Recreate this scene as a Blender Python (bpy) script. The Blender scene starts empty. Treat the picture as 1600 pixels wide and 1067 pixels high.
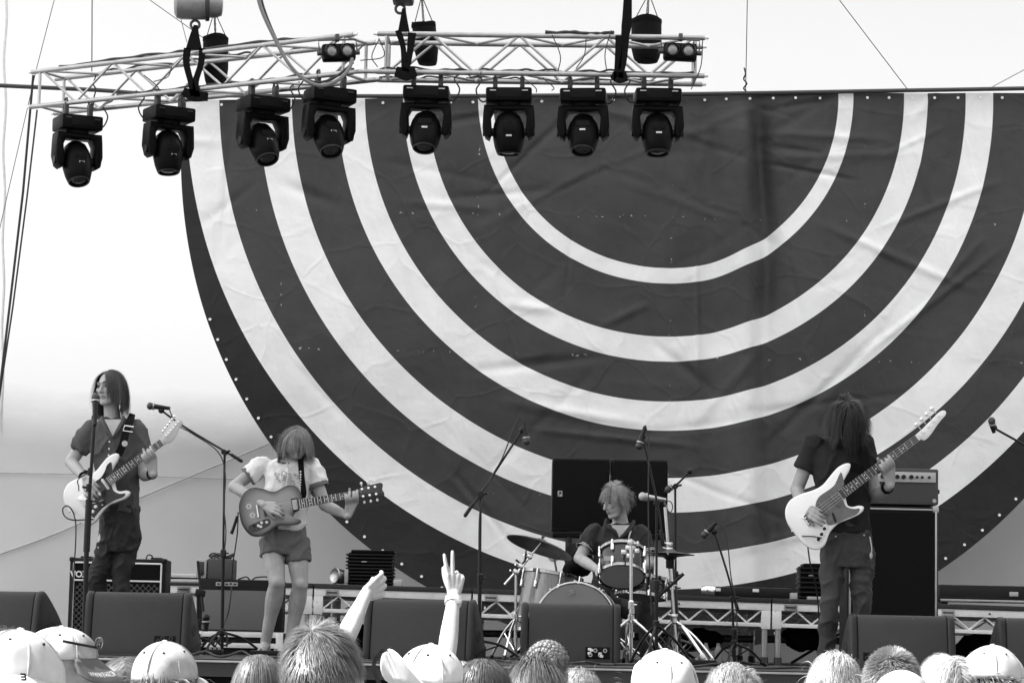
import bpy, bmesh, math, random
from mathutils import Vector as V, Matrix, noise as mnoise
random.seed(11)
D = bpy.data
SC = bpy.context.scene
C = SC.collection
PI = math.pi

# ------------------------------------------------------------------ camera, world, sun, exposure
CAM = V((0, 0, 0.12))
PITCH, ROLL, FPX = math.radians(6.73), math.radians(1.2), 4000.0
cam = D.objects.new('camera', D.cameras.new('camera'))
C.objects.link(cam)
cam.data.sensor_width = 36
cam.data.lens = FPX / 1600 * 36
cam.data.clip_start, cam.data.clip_end = 0.1, 3000
RM = Matrix.Rotation(PI / 2 + PITCH, 3, 'X') @ Matrix.Rotation(ROLL, 3, 'Z')
cam.matrix_world = Matrix.Translation(CAM) @ RM.to_4x4()
SC.camera = cam

TO_SUN = V((-0.60, -0.14, 0.79)).normalized()
w = D.worlds.new('World'); SC.world = w; w.use_nodes = True
nt = w.node_tree
for n in list(nt.nodes): nt.nodes.remove(n)
sky = nt.nodes.new('ShaderNodeTexSky'); sky.sky_type = 'NISHITA'; sky.sun_disc = False
sky.sun_elevation = math.asin(TO_SUN.z)
sky.sun_rotation = math.atan2(TO_SUN.x, TO_SUN.y)
sky.air_density = 1.2; sky.dust_density = 4.0
bw = nt.nodes.new('ShaderNodeRGBToBW')                      # the photograph is black and white
bgn = nt.nodes.new('ShaderNodeBackground'); bgn.inputs[1].default_value = 0.15
won = nt.nodes.new('ShaderNodeOutputWorld')
nt.links.new(sky.outputs[0], bw.inputs[0]); nt.links.new(bw.outputs[0], bgn.inputs[0]); nt.links.new(bgn.outputs[0], won.inputs[0])
sl = D.lights.new('sun', 'SUN'); sl.energy = 5.0; sl.angle = math.radians(0.5); sl.color = (1.0, 1.0, 1.0)
so = D.objects.new('sun', sl); C.objects.link(so)
so.rotation_euler = TO_SUN.to_track_quat('Z', 'Y').to_euler()
so.location = TO_SUN * 60
vs = SC.view_settings
SC.display_settings.display_device = 'sRGB'
vs.view_transform = 'Standard'; vs.look = 'None'; vs.gamma = 1.0; vs.exposure = 1.2; vs.use_curve_mapping = False
SC.cycles.max_bounces = 8; SC.cycles.transparent_max_bounces = 12

def P(px, py, Y):
    """world point at depth Y seen at photograph pixel (px, py)"""
    d = RM @ V(((px - 800) / FPX, -(py - 533.5) / FPX, -1))
    return CAM + d * ((Y - CAM.y) / d.y)
def PZ(px, z, Y):
    """world point at depth Y, height z, in photograph column px (roll taken into account)"""
    p = P(px, 600, Y); q = P(px, 1000, Y)
    t = (z - p.z) / (q.z - p.z)
    return p + (q - p) * t
def MPP(Y): return (P(900, 533, Y) - P(800, 533, Y)).length / 100

# ------------------------------------------------------------------ materials (all neutral grey)
MATS = {}
def mat(name, col, rough=.6, metal=0.0, var=.12, scale=14, bump=0.0, bscale=90, spec=.5, aniso=None, trans=0.0, attr=None):
    if name in MATS: return MATS[name]
    m = D.materials.new(name); m.use_nodes = True
    t = m.node_tree; N = t.nodes; L = t.links
    b = N['Principled BSDF']
    b.inputs['Roughness'].default_value = rough
    b.inputs['Metallic'].default_value = metal
    b.inputs['Specular IOR Level'].default_value = spec
    tc = N.new('ShaderNodeTexCoord')
    mp = N.new('ShaderNodeMapping')
    if aniso: mp.inputs['Scale'].default_value = aniso
    L.new(tc.outputs['Object'], mp.inputs[0])
    nz = N.new('ShaderNodeTexNoise'); nz.inputs['Scale'].default_value = scale; nz.inputs['Detail'].default_value = 6
    nz.inputs['Roughness'].default_value = .62
    L.new(mp.outputs[0], nz.inputs['Vector'])
    mr = N.new('ShaderNodeMapRange'); mr.inputs[1].default_value = .28; mr.inputs[2].default_value = .72
    mr.inputs[3].default_value = col * (1 - var); mr.inputs[4].default_value = col * (1 + var)
    L.new(nz.outputs[0], mr.inputs[0])
    src = mr.outputs[0]
    if attr:
        at = N.new('ShaderNodeAttribute'); at.attribute_name = attr
        mu = N.new('ShaderNodeMath'); mu.operation = 'MULTIPLY'
        L.new(src, mu.inputs[0]); L.new(at.outputs['Fac'], mu.inputs[1]); src = mu.outputs[0]
    L.new(src, b.inputs['Base Color'])
    if rough > .15:
        rr = N.new('ShaderNodeMapRange'); rr.inputs[1].default_value = .3; rr.inputs[2].default_value = .7
        rr.inputs[3].default_value = max(.03, rough - .1); rr.inputs[4].default_value = min(1, rough + .1)
        L.new(nz.outputs[0], rr.inputs[0]); L.new(rr.outputs[0], b.inputs['Roughness'])
    if bump > 0:
        n2 = N.new('ShaderNodeTexNoise'); n2.inputs['Scale'].default_value = bscale; n2.inputs['Detail'].default_value = 4
        L.new(mp.outputs[0], n2.inputs['Vector'])
        bp = N.new('ShaderNodeBump'); bp.inputs['Strength'].default_value = min(1, bump); bp.inputs['Distance'].default_value = .01
        L.new(n2.outputs[0], bp.inputs['Height']); L.new(bp.outputs[0], b.inputs['Normal'])
    MATS[name] = m
    return m
def cloth_translucent(name, col, tr, sheer=0.0):
    m = D.materials.new(name); m.use_nodes = True
    t = m.node_tree; N = t.nodes; L = t.links
    N.remove(N['Principled BSDF']); out = [n for n in N if n.type == 'OUTPUT_MATERIAL'][0]
    df = N.new('ShaderNodeBsdfDiffuse'); ts = N.new('ShaderNodeBsdfTranslucent'); mx = N.new('ShaderNodeMixShader')
    tc = N.new('ShaderNodeTexCoord'); nz = N.new('ShaderNodeTexNoise'); nz.inputs['Scale'].default_value = .8; nz.inputs['Detail'].default_value = 7
    L.new(tc.outputs['Object'], nz.inputs['Vector'])
    mr = N.new('ShaderNodeMapRange'); mr.inputs[1].default_value = .3; mr.inputs[2].default_value = .7
    mr.inputs[3].default_value = col * .9; mr.inputs[4].default_value = col * 1.06
    L.new(nz.outputs[0], mr.inputs[0])
    L.new(mr.outputs[0], df.inputs[0]); L.new(mr.outputs[0], ts.inputs[0])
    mx.inputs[0].default_value = tr
    L.new(df.outputs[0], mx.inputs[1]); L.new(ts.outputs[0], mx.inputs[2])
    last = mx.outputs[0]
    if sheer:
        tp = N.new('ShaderNodeBsdfTransparent'); m2 = N.new('ShaderNodeMixShader')
        m2.inputs[0].default_value = sheer
        L.new(last, m2.inputs[1]); L.new(tp.outputs[0], m2.inputs[2]); last = m2.outputs[0]
    L.new(last, out.inputs[0])
    return m

M_ = dict(
  black=mat('black_plastic', .009, .45, var=.25, spec=.25), blackmatte=mat('black_matte', .006, .8, var=.3, bump=.1, spec=.15),
  lightbody=mat('lamp_housing', .003, .42, var=.3, scale=8, spec=.08),
  alu=mat('aluminium', .40, .36, .8, var=.2, scale=9), alupale=mat('pale_aluminium', .80, .5, .15, var=.12, scale=6),
  chrome=mat('chrome', .75, .12, 1.0, var=.05), darkmetal=mat('dark_metal', .05, .4, .4),
  blacksteel=mat('black_steel', .008, .42, .0, spec=.3), skin=mat('skin', .36, .5, var=.16, scale=16, bump=.05),
  skin_pale=mat('pale_skin', .40, .5, var=.18, scale=16, bump=.05), skin_shade=mat('tanned_skin', .27, .5, var=.1, scale=30, bump=.05),
  dark=mat('dark_line', .01, .6), hair_dark=mat('dark_hair', .012, .42, var=.3, scale=30, attr='rnd', spec=.3),
  hair_brown=mat('brown_hair', .11, .42, var=.25, scale=30, attr='rnd'), hair_fair=mat('fair_hair', .26, .45, var=.25, scale=30, attr='rnd'),
  brimshade=mat('shaded_peak_cloth', .10, .85, var=.1, bump=.05, bscale=700), hair_white=mat('flaxen_hair', .34, .42, var=.15, scale=30, attr='rnd'), hair_wavy=mat('wavy_hair', .17, .42, var=.25, scale=30, attr='rnd'), hair_mid=mat('mid_hair', .045, .42, var=.25, scale=30, attr='rnd'), hair_blond=mat('blond_hair', .42, .45, var=.2, scale=30, attr='rnd'),
  polo=mat('charcoal_knit', .06, .85, var=.12, scale=40, bump=.25, bscale=240), blacktee=mat('black_cotton', .018, .85, var=.15, bump=.2, bscale=200, spec=.15),
  whitetee=mat('white_cotton', .74, .85, var=.05, bump=.2, bscale=160), shorts=mat('grey_cotton', .12, .85, var=.1, bump=.2, bscale=160),
  blackjean=mat('black_denim', .011, .8, var=.25, scale=22, bump=.3, bscale=180), jean=mat('faded_denim', .035, .85, var=.6, scale=5, bump=.3, bscale=180),
  navypolo=mat('dark_pique', .017, .85, var=.15, bump=.2, bscale=220),
  white=mat('white_lacquer', .8, .18, var=.03), whiteplastic=mat('white_plastic', .72, .35, var=.05),
  maple=mat('maple', .5, .35, var=.15, aniso=(3, 30, 30)), rosewood=mat('rosewood', .035, .45, var=.3, aniso=(3, 40, 40)),
  tort=mat('dark_pickguard', .02, .2, var=.6, scale=30), greyguard=mat('grey_pickguard', .11, .25, var=.15),
  inlay=mat('inlay', .75, .3), steel=mat('steel_string', .6, .3, .9),
  monitor=mat('monitor_paint', .048, .7, var=.14, scale=5, bump=.35, bscale=260, spec=.2), monitoredge=mat('monitor_edge', .022, .5, var=.2, spec=.3),
  tolex=mat('black_vinyl', .006, .55, var=.25, bump=.4, bscale=300, spec=.22), grille=mat('grille_cloth', .007, .9, var=.3, scale=60, bump=.3, bscale=200, spec=.1),
  greygrille=mat('grey_grille_cloth', .15, .9, var=.18, scale=80, aniso=(1, 1, 4), bump=.4, bscale=240),
  deck=mat('stage_plywood', .02, .6, var=.3, scale=3, bump=.2, bscale=60), drape=mat('black_drape', .006, .95, var=.3, spec=.1),
  shell=mat('dark_drum_wrap', .03, .15, var=.25, scale=6), shellsilver=mat('silver_drum_wrap', .22, .25, .5, var=.25, scale=5, aniso=(6, 6, .5)),
  drumhead=mat('smoked_drumhead', .17, .45, var=.1, scale=5), cymbal=mat('aged_cymbal', .10, .35, .8, var=.3, scale=10),
  rope=mat('dark_rope', .03, .8), wire=mat('steel_wire', .05, .5, .2), cable=mat('rubber_cable', .02, .55),
  greycable=mat('grey_cable', .16, .5), webbing=mat('black_webbing', .006, .9, bump=.2, spec=.1), bagcloth=mat('black_bag_cloth', .007, .85, var=.3, bump=.4, bscale=30, spec=.12),
  capwhite=mat('white_cap_cloth', .52, .85, var=.16, scale=12, bump=.05, bscale=700), print_grey=mat('shirt_print', .36, .85), capgrey=mat('stone_and_shaded_cap_cloth', .36, .85, var=.3, scale=18, bump=.05, bscale=700),
  shirtwhite=mat('white_shirt', .78, .85, var=.04), shirtgrey=mat('grey_shirt', .2, .85), shirtdark=mat('dark_shirt', .03, .85),
  ground=mat('dry_turf', .11, .95, var=.35, scale=2.0, bump=.6, bscale=30), panelgrey=mat('amp_panel', .42, .4, .2, var=.06), sunburst=None,
  lens=mat('lens_glass', .03, .05, .0, spec=.9), lampglass=mat('frosted_lamp', .2, .15, .5), sole=mat('sandal_sole', .03, .7), gold=mat('pale_label', .6, .4),
  bead=mat('shell_bead', .7, .35))

def scuff(m, thr, col, scale):
    t = m.node_tree; N = t.nodes; L = t.links; b = N['Principled BSDF']
    tc = N.new('ShaderNodeTexCoord'); nz = N.new('ShaderNodeTexNoise'); nz.inputs['Scale'].default_value = scale; nz.inputs['Detail'].default_value = 5; nz.inputs['Roughness'].default_value = .75
    gt = N.new('ShaderNodeMapRange'); gt.inputs[1].default_value = thr; gt.inputs[2].default_value = thr + .03
    mx = N.new('ShaderNodeMixRGB'); mx.inputs[2].default_value = (col, col, col, 1)
    L.new(tc.outputs['Object'], nz.inputs['Vector']); L.new(nz.outputs[0], gt.inputs[0]); L.new(gt.outputs[0], mx.inputs[0])
    L.new(b.inputs['Base Color'].links[0].from_socket, mx.inputs[1]); L.new(mx.outputs[0], b.inputs['Base Color'])
scuff(M_['monitor'], .69, .13, 22); scuff(M_['monitoredge'], .66, .12, 30); scuff(M_['tolex'], .70, .10, 26); scuff(M_['deck'], .64, .10, 9); scuff(M_['black'], .70, .08, 24)
scuff(M_['alupale'], .66, .25, 18)
M_['coated'] = mat('coated_drumhead', .36, .5, var=.1); M_['hoop'] = mat('hoop_chrome', .30, .12, 1.0, var=.3, scale=30)

# ------------------------------------------------------------------ mesh builder
ORG = {}
def catmull(pts, n=6, closed=False):
    pts = [V(p) for p in pts]; out = []; m = len(pts)
    rng = range(m if closed else m - 1)
    for i in rng:
        if closed: p0, p1, p2, p3 = pts[(i - 1) % m], pts[i], pts[(i + 1) % m], pts[(i + 2) % m]
        else:
            p1, p2 = pts[i], pts[i + 1]
            p0 = pts[i - 1] if i else p1 * 2 - p2
            p3 = pts[i + 2] if i + 2 < m else p2 * 2 - p1
        for k in range(n):
            t = k / n
            out.append(.5 * ((2 * p1) + (p2 - p0) * t + (2 * p0 - 5 * p1 + 4 * p2 - p3) * t * t + (3 * p1 - p0 - 3 * p2 + p3) * t ** 3))
    if not closed: out.append(pts[-1])
    return out
def frames(pts):
    """parallel-transport frames along a polyline"""
    T = []
    for i in range(len(pts)):
        a = pts[max(0, i - 1)]; b = pts[min(len(pts) - 1, i + 1)]
        d = b - a
        T.append(d.normalized() if d.length > 1e-9 else V((0, 0, 1)))
    r = T[0].orthogonal().normalized(); out = []
    for t in T:
        r = (r - t * r.dot(t))
        r = r.normalized() if r.length > 1e-6 else t.orthogonal().normalized()
        out.append((t, r, t.cross(r)))
    return out
class MB:
    def __init__(s): s.v = []; s.f = []; s.mi = []; s.cur = 0; s.rnd = None
    def add(s, vs, fs):
        o = len(s.v); s.v += [tuple(x) for x in vs]
        s.f += [tuple(i + o for i in f) for f in fs]; s.mi += [s.cur] * len(fs)
        return s
    def box(s, c, size, rot=None, bev=0.0):
        hx, hy, hz = size[0] / 2, size[1] / 2, size[2] / 2
        bm = bmesh.new()
        bmesh.ops.create_cube(bm, size=1, matrix=Matrix.Diagonal((size[0], size[1], size[2], 1)))
        if bev: bmesh.ops.bevel(bm, geom=list(bm.edges), offset=bev, segments=2, profile=.6, affect='EDGES')
        return s.take(bm, c, rot)
    def take(s, bm, c=(0, 0, 0), rot=None):
        c = V(c); bm.verts.index_update()
        vs = [(rot @ v.co if rot else v.co) + c for v in bm.verts]
        s.add(vs, [[x.index for x in f.verts] for f in bm.faces]); bm.free(); return s
    def loft(s, rings, caps=True, closed=False):
        n = len(rings[0]); vs = [p for r in rings for p in r]; fs = []
        m = len(rings)
        for i in range(m if closed else m - 1):
            a, b = i * n, ((i + 1) % m) * n
            for k in range(n): fs.append((a + k, a + (k + 1) % n, b + (k + 1) % n, b + k))
        if caps and not closed:
            fs.append(tuple(range(n - 1, -1, -1))); fs.append(tuple((m - 1) * n + k for k in range(n)))
        return s.add(vs, fs)
    def tube(s, pts, r, n=8, closed=False, smooth=0, flat=None):
        pts = [V(p) for p in pts]
        if smooth: 
            if isinstance(r, (list, tuple)):
                rr = []
                for i in range(len(r) - 1): rr += [r[i] + (r[i + 1] - r[i]) * k / smooth for k in range(smooth)]
                r = rr + [r[-1]]
            pts = catmull(pts, smooth, closed)
        if not isinstance(r, (list, tuple)): r = [r] * len(pts)
        rings = []
        for p, (t, a, b), q in zip(pts, frames(pts), r):
            rings.append([p + (a * math.cos(2 * PI * k / n) + b * math.sin(2 * PI * k / n)) * q for k in range(n)])
        return s.loft(rings, True, closed)
    def cyl(s, a, b, r1, r2=None, n=12): return s.tube([a, b], [r1, r1 if r2 is None else r2], n)
    def limb(s, pts, r, n=12, sm=5):
        """tapered round-ended chain"""
        pts = [V(p) for p in pts]; r = list(r)
        P2 = catmull(pts, sm) if len(pts) > 2 else [pts[0] + (pts[1] - pts[0]) * k / sm for k in range(sm + 1)]
        R2 = []
        for i in range(len(r) - 1): R2 += [r[i] + (r[i + 1] - r[i]) * (3 * (k / sm) ** 2 - 2 * (k / sm) ** 3) for k in range(sm)]
        R2.append(r[-1])
        fr = frames(P2); rings = []
        def ring(p, f, q): return [p + (f[1] * math.cos(2 * PI * k / n) + f[2] * math.sin(2 * PI * k / n)) * q for k in range(n)]
        for a in (80, 55, 28): rings.append(ring(P2[0] - fr[0][0] * R2[0] * math.sin(math.radians(a)), fr[0], R2[0] * math.cos(math.radians(a))))
        for p, f, q in zip(P2, fr, R2): rings.append(ring(p, f, q))
        for a in (28, 55, 80): rings.append(ring(P2[-1] + fr[-1][0] * R2[-1] * math.sin(math.radians(a)), fr[-1], R2[-1] * math.cos(math.radians(a))))
        return s.loft(rings)
    def ell(s, c, r, rot=None, nu=16, nv=10, z0=-1.0, z1=1.0):
        c = V(c); rings = []
        a0, a1 = math.asin(max(-.995, z0)), math.asin(min(.995, z1))
        for i in range(nv + 1):
            a = a0 + (a1 - a0) * i / nv
            rg = []
            for k in range(nu):
                t = 2 * PI * k / nu
                p = V((r[0] * math.cos(a) * math.cos(t), r[1] * math.cos(a) * math.sin(t), r[2] * math.sin(a)))
                rg.append(c + (rot @ p if rot else p))
            rings.append(rg)
        return s.loft(rings)
    def lathe(s, prof, c=(0, 0, 0), axis=(0, 0, 1), n=24, closed=False):
        c = V(c); z = V(axis).normalized(); x = z.orthogonal().normalized(); y = z.cross(x)
        rings = [[c + z * h + (x * math.cos(2 * PI * k / n) + y * math.sin(2 * PI * k / n)) * max(r, 1e-4) for k in range(n)] for r, h in prof]
        return s.loft(rings, not closed, closed)
    def prism(s, out2, fr, t0, t1, bev=0.0):
        """outline in the plane of fr=(o,ux,uy,uz), from height t0 to t1, edge rounded by bev"""
        o, ux, uy, uz = fr; m = len(out2)
        cx = sum(p[0] for p in out2) / m; cy = sum(p[1] for p in out2) / m
        area = sum(out2[i][0] * out2[(i + 1) % m][1] - out2[(i + 1) % m][0] * out2[i][1] for i in range(m))
        if area < 0: out2 = out2[::-1]
        def inset(d):
            res = []
            for i in range(m):
                a, b, c_ = V(out2[i - 1][:2] + (0,)) if isinstance(out2[i - 1], tuple) else V((out2[i - 1][0], out2[i - 1][1], 0)), V((out2[i][0], out2[i][1], 0)), V((out2[(i + 1) % m][0], out2[(i + 1) % m][1], 0))
                t = (c_ - a)
                t = t.normalized() if t.length else V((1, 0, 0))
                res.append((b.x - t.y * d, b.y + t.x * d))
            return res
        lv = [(t0, bev), (t0 + bev * .4, bev * .3), (t0 + bev, 0), (t1 - bev, 0), (t1 - bev * .4, bev * .3), (t1, bev)] if bev else [(t0, 0), (t1, 0)]
        rings = []
        for t, d in lv:
            q = inset(d) if d else out2
            rings.append([o + ux * p[0] + uy * p[1] + uz * t for p in q])
        return s.loft(rings)
    def build(s, name, m, parent=None, smooth=40, shift=True):
        me = D.meshes.new(name)
        vs = s.v
        if parent is not None and shift:
            ro = root_of(parent); o = ORG.get(ro.name, V((0, 0, 0)))
            vs = [(x[0] - o[0], x[1] - o[1], x[2] - o[2]) for x in vs]
        me.from_pydata(vs, [], s.f)
        ms = m if isinstance(m, (list, tuple)) else [m]
        for x in ms: me.materials.append(x)
        if len(ms) > 1: me.polygons.foreach_set('material_index', s.mi)
        if s.rnd:
            at = me.attributes.new('rnd', 'FLOAT', 'POINT'); at.data.foreach_set('value', s.rnd)
        finish(me, smooth)
        return link(name, me, parent)
def finish(me, smooth):
    me.update()
    if smooth:
        me.polygons.foreach_set('use_smooth', [True] * len(me.polygons))
        me.set_sharp_from_angle(angle=math.radians(smooth))
def link(name, me, parent=None):
    o = D.objects.new(name, me); C.objects.link(o)
    if parent is not None: o.parent = parent
    return o
def root_of(o):
    while o.parent: o = o.parent
    return o
def tag(o, label=None, cat=None, group=None, kind=None):
    if label: o['label'] = label
    if cat: o['category'] = cat
    if group: o['group'] = group
    if kind: o['kind'] = kind
    return o
def thing(name, label, cat, loc=(0, 0, 0), group=None):
    o = D.objects.new(name, None); C.objects.link(o); o.location = V(loc); o.empty_display_size = .1
    ORG[o.name] = V(loc)
    return tag(o, label, cat, group)
def children(o): return [x for x in D.objects if x.parent == o]
def copy_tree(o, parent=None):
    c = o.copy(); C.objects.link(c)
    if parent: c.parent = parent
    for ch in list(o.children): copy_tree(ch, c)
    return c
def remesh(mb, name, m, parent, voxel=.006, it=3, wrinkle=0.0, wscale=9, wzs=.7):
    """one continuous skin from overlapping closed shapes"""
    me = D.meshes.new('tmp'); me.from_pydata(mb.v, [], mb.f)
    bm = bmesh.new(); bm.from_mesh(me); bmesh.ops.recalc_face_normals(bm, faces=bm.faces); bm.to_mesh(me); bm.free()
    o = D.objects.new('tmp', me)
    TS = D.scenes.get('tmp') or D.scenes.new('tmp')          # evaluated alone, so that the whole scene is not re-evaluated each time
    TS.collection.objects.link(o)
    r = o.modifiers.new('r', 'REMESH'); r.mode = 'VOXEL'; r.voxel_size = voxel
    k = o.modifiers.new('s', 'SMOOTH'); k.factor = .5; k.iterations = it
    TS.view_layers[0].update(); dg = TS.view_layers[0].depsgraph
    me2 = D.meshes.new_from_object(o.evaluated_get(dg))
    D.objects.remove(o); D.meshes.remove(me)
    me2.name = name
    if wrinkle:
        n_ = len(me2.vertices); co = [0.0] * (3 * n_); no = [0.0] * (3 * n_)
        me2.vertices.foreach_get('co', co); me2.vertex_normals.foreach_get('vector', no)
        for i in range(n_):
            x, y, z = co[3 * i:3 * i + 3]
            wx = .05 * mnoise.noise(V((x * 5, y * 5, z * 5))); wz = .06 * mnoise.noise(V((x * 4 + 9, y * 4, z * 4)))
            r1 = 1 - abs(mnoise.noise(V(((x + wx) * wscale, y * wscale, (z + wz) * wscale * wzs))))
            r2 = 1 - abs(mnoise.noise(V(((x + wz) * wscale * 2.1 + 7, y * wscale * 2.1, (z + wx) * wscale * 2.1 * wzs))))
            big = .5 + .8 * mnoise.noise(V((x * 6 + 3, y * 6, z * 5)))
            d = (r1 ** 4 * 1.1 + r2 ** 4 * .6 * big - .42) * wrinkle
            co[3 * i] = x + no[3 * i] * d; co[3 * i + 1] = y + no[3 * i + 1] * d; co[3 * i + 2] = z + no[3 * i + 2] * d
        me2.vertices.foreach_set('co', co)
    o_ = ORG.get(root_of(parent).name, V((0, 0, 0))) if parent else V((0, 0, 0))
    me2.transform(Matrix.Translation(-o_))
    me2.materials.clear(); me2.materials.append(m)
    me2.update(); me2.polygons.foreach_set('use_smooth', [True] * len(me2.polygons))
    return link(name, me2, parent)
def text_mesh(txt, size, fr, extrude=.0008, bold=0.0, shear=0.0):
    cu = D.curves.new('t', 'FONT'); cu.body = txt; cu.size = size; cu.extrude = extrude; cu.offset = bold; cu.shear = shear
    cu.align_x = 'CENTER'; cu.align_y = 'CENTER'
    o = D.objects.new('t', cu); C.objects.link(o)
    dg = bpy.context.evaluated_depsgraph_get()
    me = D.meshes.new_from_object(o.evaluated_get(dg))
    o0, ux, uy, uz = fr
    vs = [o0 + ux * v.co.x + uy * v.co.y + uz * v.co.z for v in me.vertices]
    fs = [tuple(p.vertices) for p in me.polygons]
    D.objects.remove(o); D.curves.remove(cu); D.meshes.remove(me)
    mb = MB(); mb.add(vs, fs); return mb
XA, YA, ZA = V((1, 0, 0)), V((0, 1, 0)), V((0, 0, 1))
FRONT = lambda o: (V(o), XA, ZA, -YA)      # upright plane that faces the crowd
# ================================================================== SETTING
GZ = -1.5
mb = MB(); mb.add([(-900, -300, GZ), (900, -300, GZ), (900, 1500, GZ), (-900, 1500, GZ)], [(0, 1, 2, 3)])
tag(mb.build('ground', M_['ground'], smooth=0), kind='structure')
SF = 14.8                                                    # stage front edge
mb = MB(); mb.box((.5, (SF + 24.4) / 2, -.05), (15, 24.4 - SF, .1))
floor = tag(mb.build('stage_floor', M_['deck'], smooth=0), kind='structure')
mb = MB(); mb.box((.5, SF - .012, -.014), (15, .018, .012), bev=.003)
mb.build('edge_trim', M_['alu'], floor)
mb = MB()
rows = []
for i in range(241):
    x = -7 + 15 * i / 240; d = .03 * math.sin(i * .9) + .015 * math.sin(i * 2.3)
    rows.append([V((x, SF + .04 + d * (.3), -.1)), V((x, SF + .03 + d, -.8)), V((x, SF + .03 + d * 1.2, GZ + .01))])
vs = [p for r in rows for p in r]
mb.add(vs, [(i * 3 + k, i * 3 + 3 + k, i * 3 + 4 + k, i * 3 + 1 + k) for i in range(240) for k in range(2)])
mb.build('stage_skirt', M_['drape'], floor, smooth=60)

# ---- tent round the stage
tent = thing('stage_tent', 'large white fabric tent enclosing the back and roof of the stage', 'tent', (0, 24.7, GZ))
WY = 24.7
m_up = cloth_translucent('sheer_tent_cloth', .88, .5, .95)  # made see-through so the sky stands in for backlit cloth
m_low = cloth_translucent('shaded_tent_cloth', .54, .1)  # opaque and greyer: shade on the lower wall put into the cloth
m_roof = cloth_translucent('tent_roof_cloth', .85, .42)
# lower wall, greyed for shade: its upper light boundary wavers
mb = MB(); n = 160; cols = []
def shade_line(x):
    return P(100, 716, WY).z + .05 * mnoise.noise(V((x * 1.1, 3, 0))) + .02 * mnoise.noise(V((x * 4, 9, 0))) - .012 * abs(x + 4)
for i in range(n + 1):
    x = -8 + 16 * i / n
    col = []
    for k in range(13):
        z = GZ + (shade_line(x) - GZ) * k / 12
        y = WY - .03 + .05 * mnoise.noise(V((x * .7, z * .5, 2))) 
        col.append(V((x, y, z)))
    cols.append(col)
mb.add([p for c in cols for p in c], [(i * 13 + k, i * 13 + 13 + k, i * 13 + 14 + k, i * 13 + 1 + k) for i in range(n) for k in range(12)])
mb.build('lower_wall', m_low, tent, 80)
# opacity ramp imitating the soft light falloff from bright wall to shaded wall
def strip(z0, z1, m, nm, dy):
    mb = MB(); cols = []
    for i in range(n + 1):
        x = -8 + 16 * i / n
        col = []
        for k in range(9):
            t = k / 8; a = shade_line(x) + z0 if z0 < 9 else z0; b = shade_line(x) + z1 if z1 < 6 else z1
            z = a + (b - a) * t
            col.append(V((x, WY + dy + .05 * mnoise.noise(V((x * .7, z * .5, 2))), z)))
        cols.append(col)
    mb.add([p for c in cols for p in c], [(i * 9 + k, i * 9 + 9 + k, i * 9 + 10 + k, i * 9 + 1 + k) for i in range(n) for k in range(8)])
    return mb.build(nm, m, tent, 80)
def falloff_mat():
    m = cloth_translucent('light_falloff_cloth', .54, .1)
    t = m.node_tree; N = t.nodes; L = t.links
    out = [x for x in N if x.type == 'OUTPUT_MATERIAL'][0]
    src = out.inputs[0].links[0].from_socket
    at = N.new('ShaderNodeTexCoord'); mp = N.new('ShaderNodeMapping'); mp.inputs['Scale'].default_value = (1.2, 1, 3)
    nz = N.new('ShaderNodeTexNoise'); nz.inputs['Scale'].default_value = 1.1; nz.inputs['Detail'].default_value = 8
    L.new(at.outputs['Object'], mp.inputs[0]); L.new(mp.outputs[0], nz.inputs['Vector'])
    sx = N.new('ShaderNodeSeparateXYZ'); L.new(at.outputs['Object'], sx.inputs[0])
    mr = N.new('ShaderNodeMapRange'); z0 = shade_line(-3.5) - GZ
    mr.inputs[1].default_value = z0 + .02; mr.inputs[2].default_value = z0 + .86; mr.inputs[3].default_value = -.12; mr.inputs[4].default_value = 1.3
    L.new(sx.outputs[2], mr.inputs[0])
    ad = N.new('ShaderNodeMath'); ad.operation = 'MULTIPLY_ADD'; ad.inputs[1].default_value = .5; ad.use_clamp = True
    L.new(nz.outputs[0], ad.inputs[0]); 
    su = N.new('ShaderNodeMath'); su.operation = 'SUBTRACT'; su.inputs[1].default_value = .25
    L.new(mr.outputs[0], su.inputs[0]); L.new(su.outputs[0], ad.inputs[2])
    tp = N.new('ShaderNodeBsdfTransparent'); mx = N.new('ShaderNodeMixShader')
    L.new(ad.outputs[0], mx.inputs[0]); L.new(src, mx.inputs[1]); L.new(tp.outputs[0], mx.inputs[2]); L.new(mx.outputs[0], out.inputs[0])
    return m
strip(0, .95, falloff_mat(), 'light_falloff_strip', -.03)
strip(-.3, 7.4, m_up, 'upper_wall', .03)
# roof, side walls, poles
def sheet(quad, nm, m, nx=24, ny=24, sag=.15):
    a, b, c, d = [V(q) for q in quad]; vs = []
    for i in range(nx + 1):
        for k in range(ny + 1):
            s, t = i / nx, k / ny
            p = a * (1 - s) * (1 - t) + b * s * (1 - t) + c * s * t + d * (1 - s) * t
            p = p - ZA * sag * math.sin(PI * s) * math.sin(PI * t)
            vs.append(p)
    mb = MB(); mb.add(vs, [(i * (ny + 1) + k, (i + 1) * (ny + 1) + k, (i + 1) * (ny + 1) + k + 1, i * (ny + 1) + k + 1) for i in range(nx) for k in range(ny)])
    return mb.build(nm, m, tent, 80)
RF = 12.9
sheet([(-10.5, RF, 7.2), (9.5, RF, 7.2), (9.5, 25, 7.5), (-10.5, 25, 7.5)], 'roof', m_roof)
sheet([(9.3, SF + .4, GZ), (9.3, 24.8, GZ), (9.3, 24.8, 7.4), (9.3, SF + .4, 7.2)], 'side_wall', m_roof, sag=0)
for x, y in ((-10.3, RF + .1), (9.3, RF + .1), (-10.3, 24.9), (9.3, 24.9)):
    mb = MB(); mb.cyl((x, y, GZ), (x, y, 7.3), .05); mb.build('pole', M_['alu'], tent)
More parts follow.
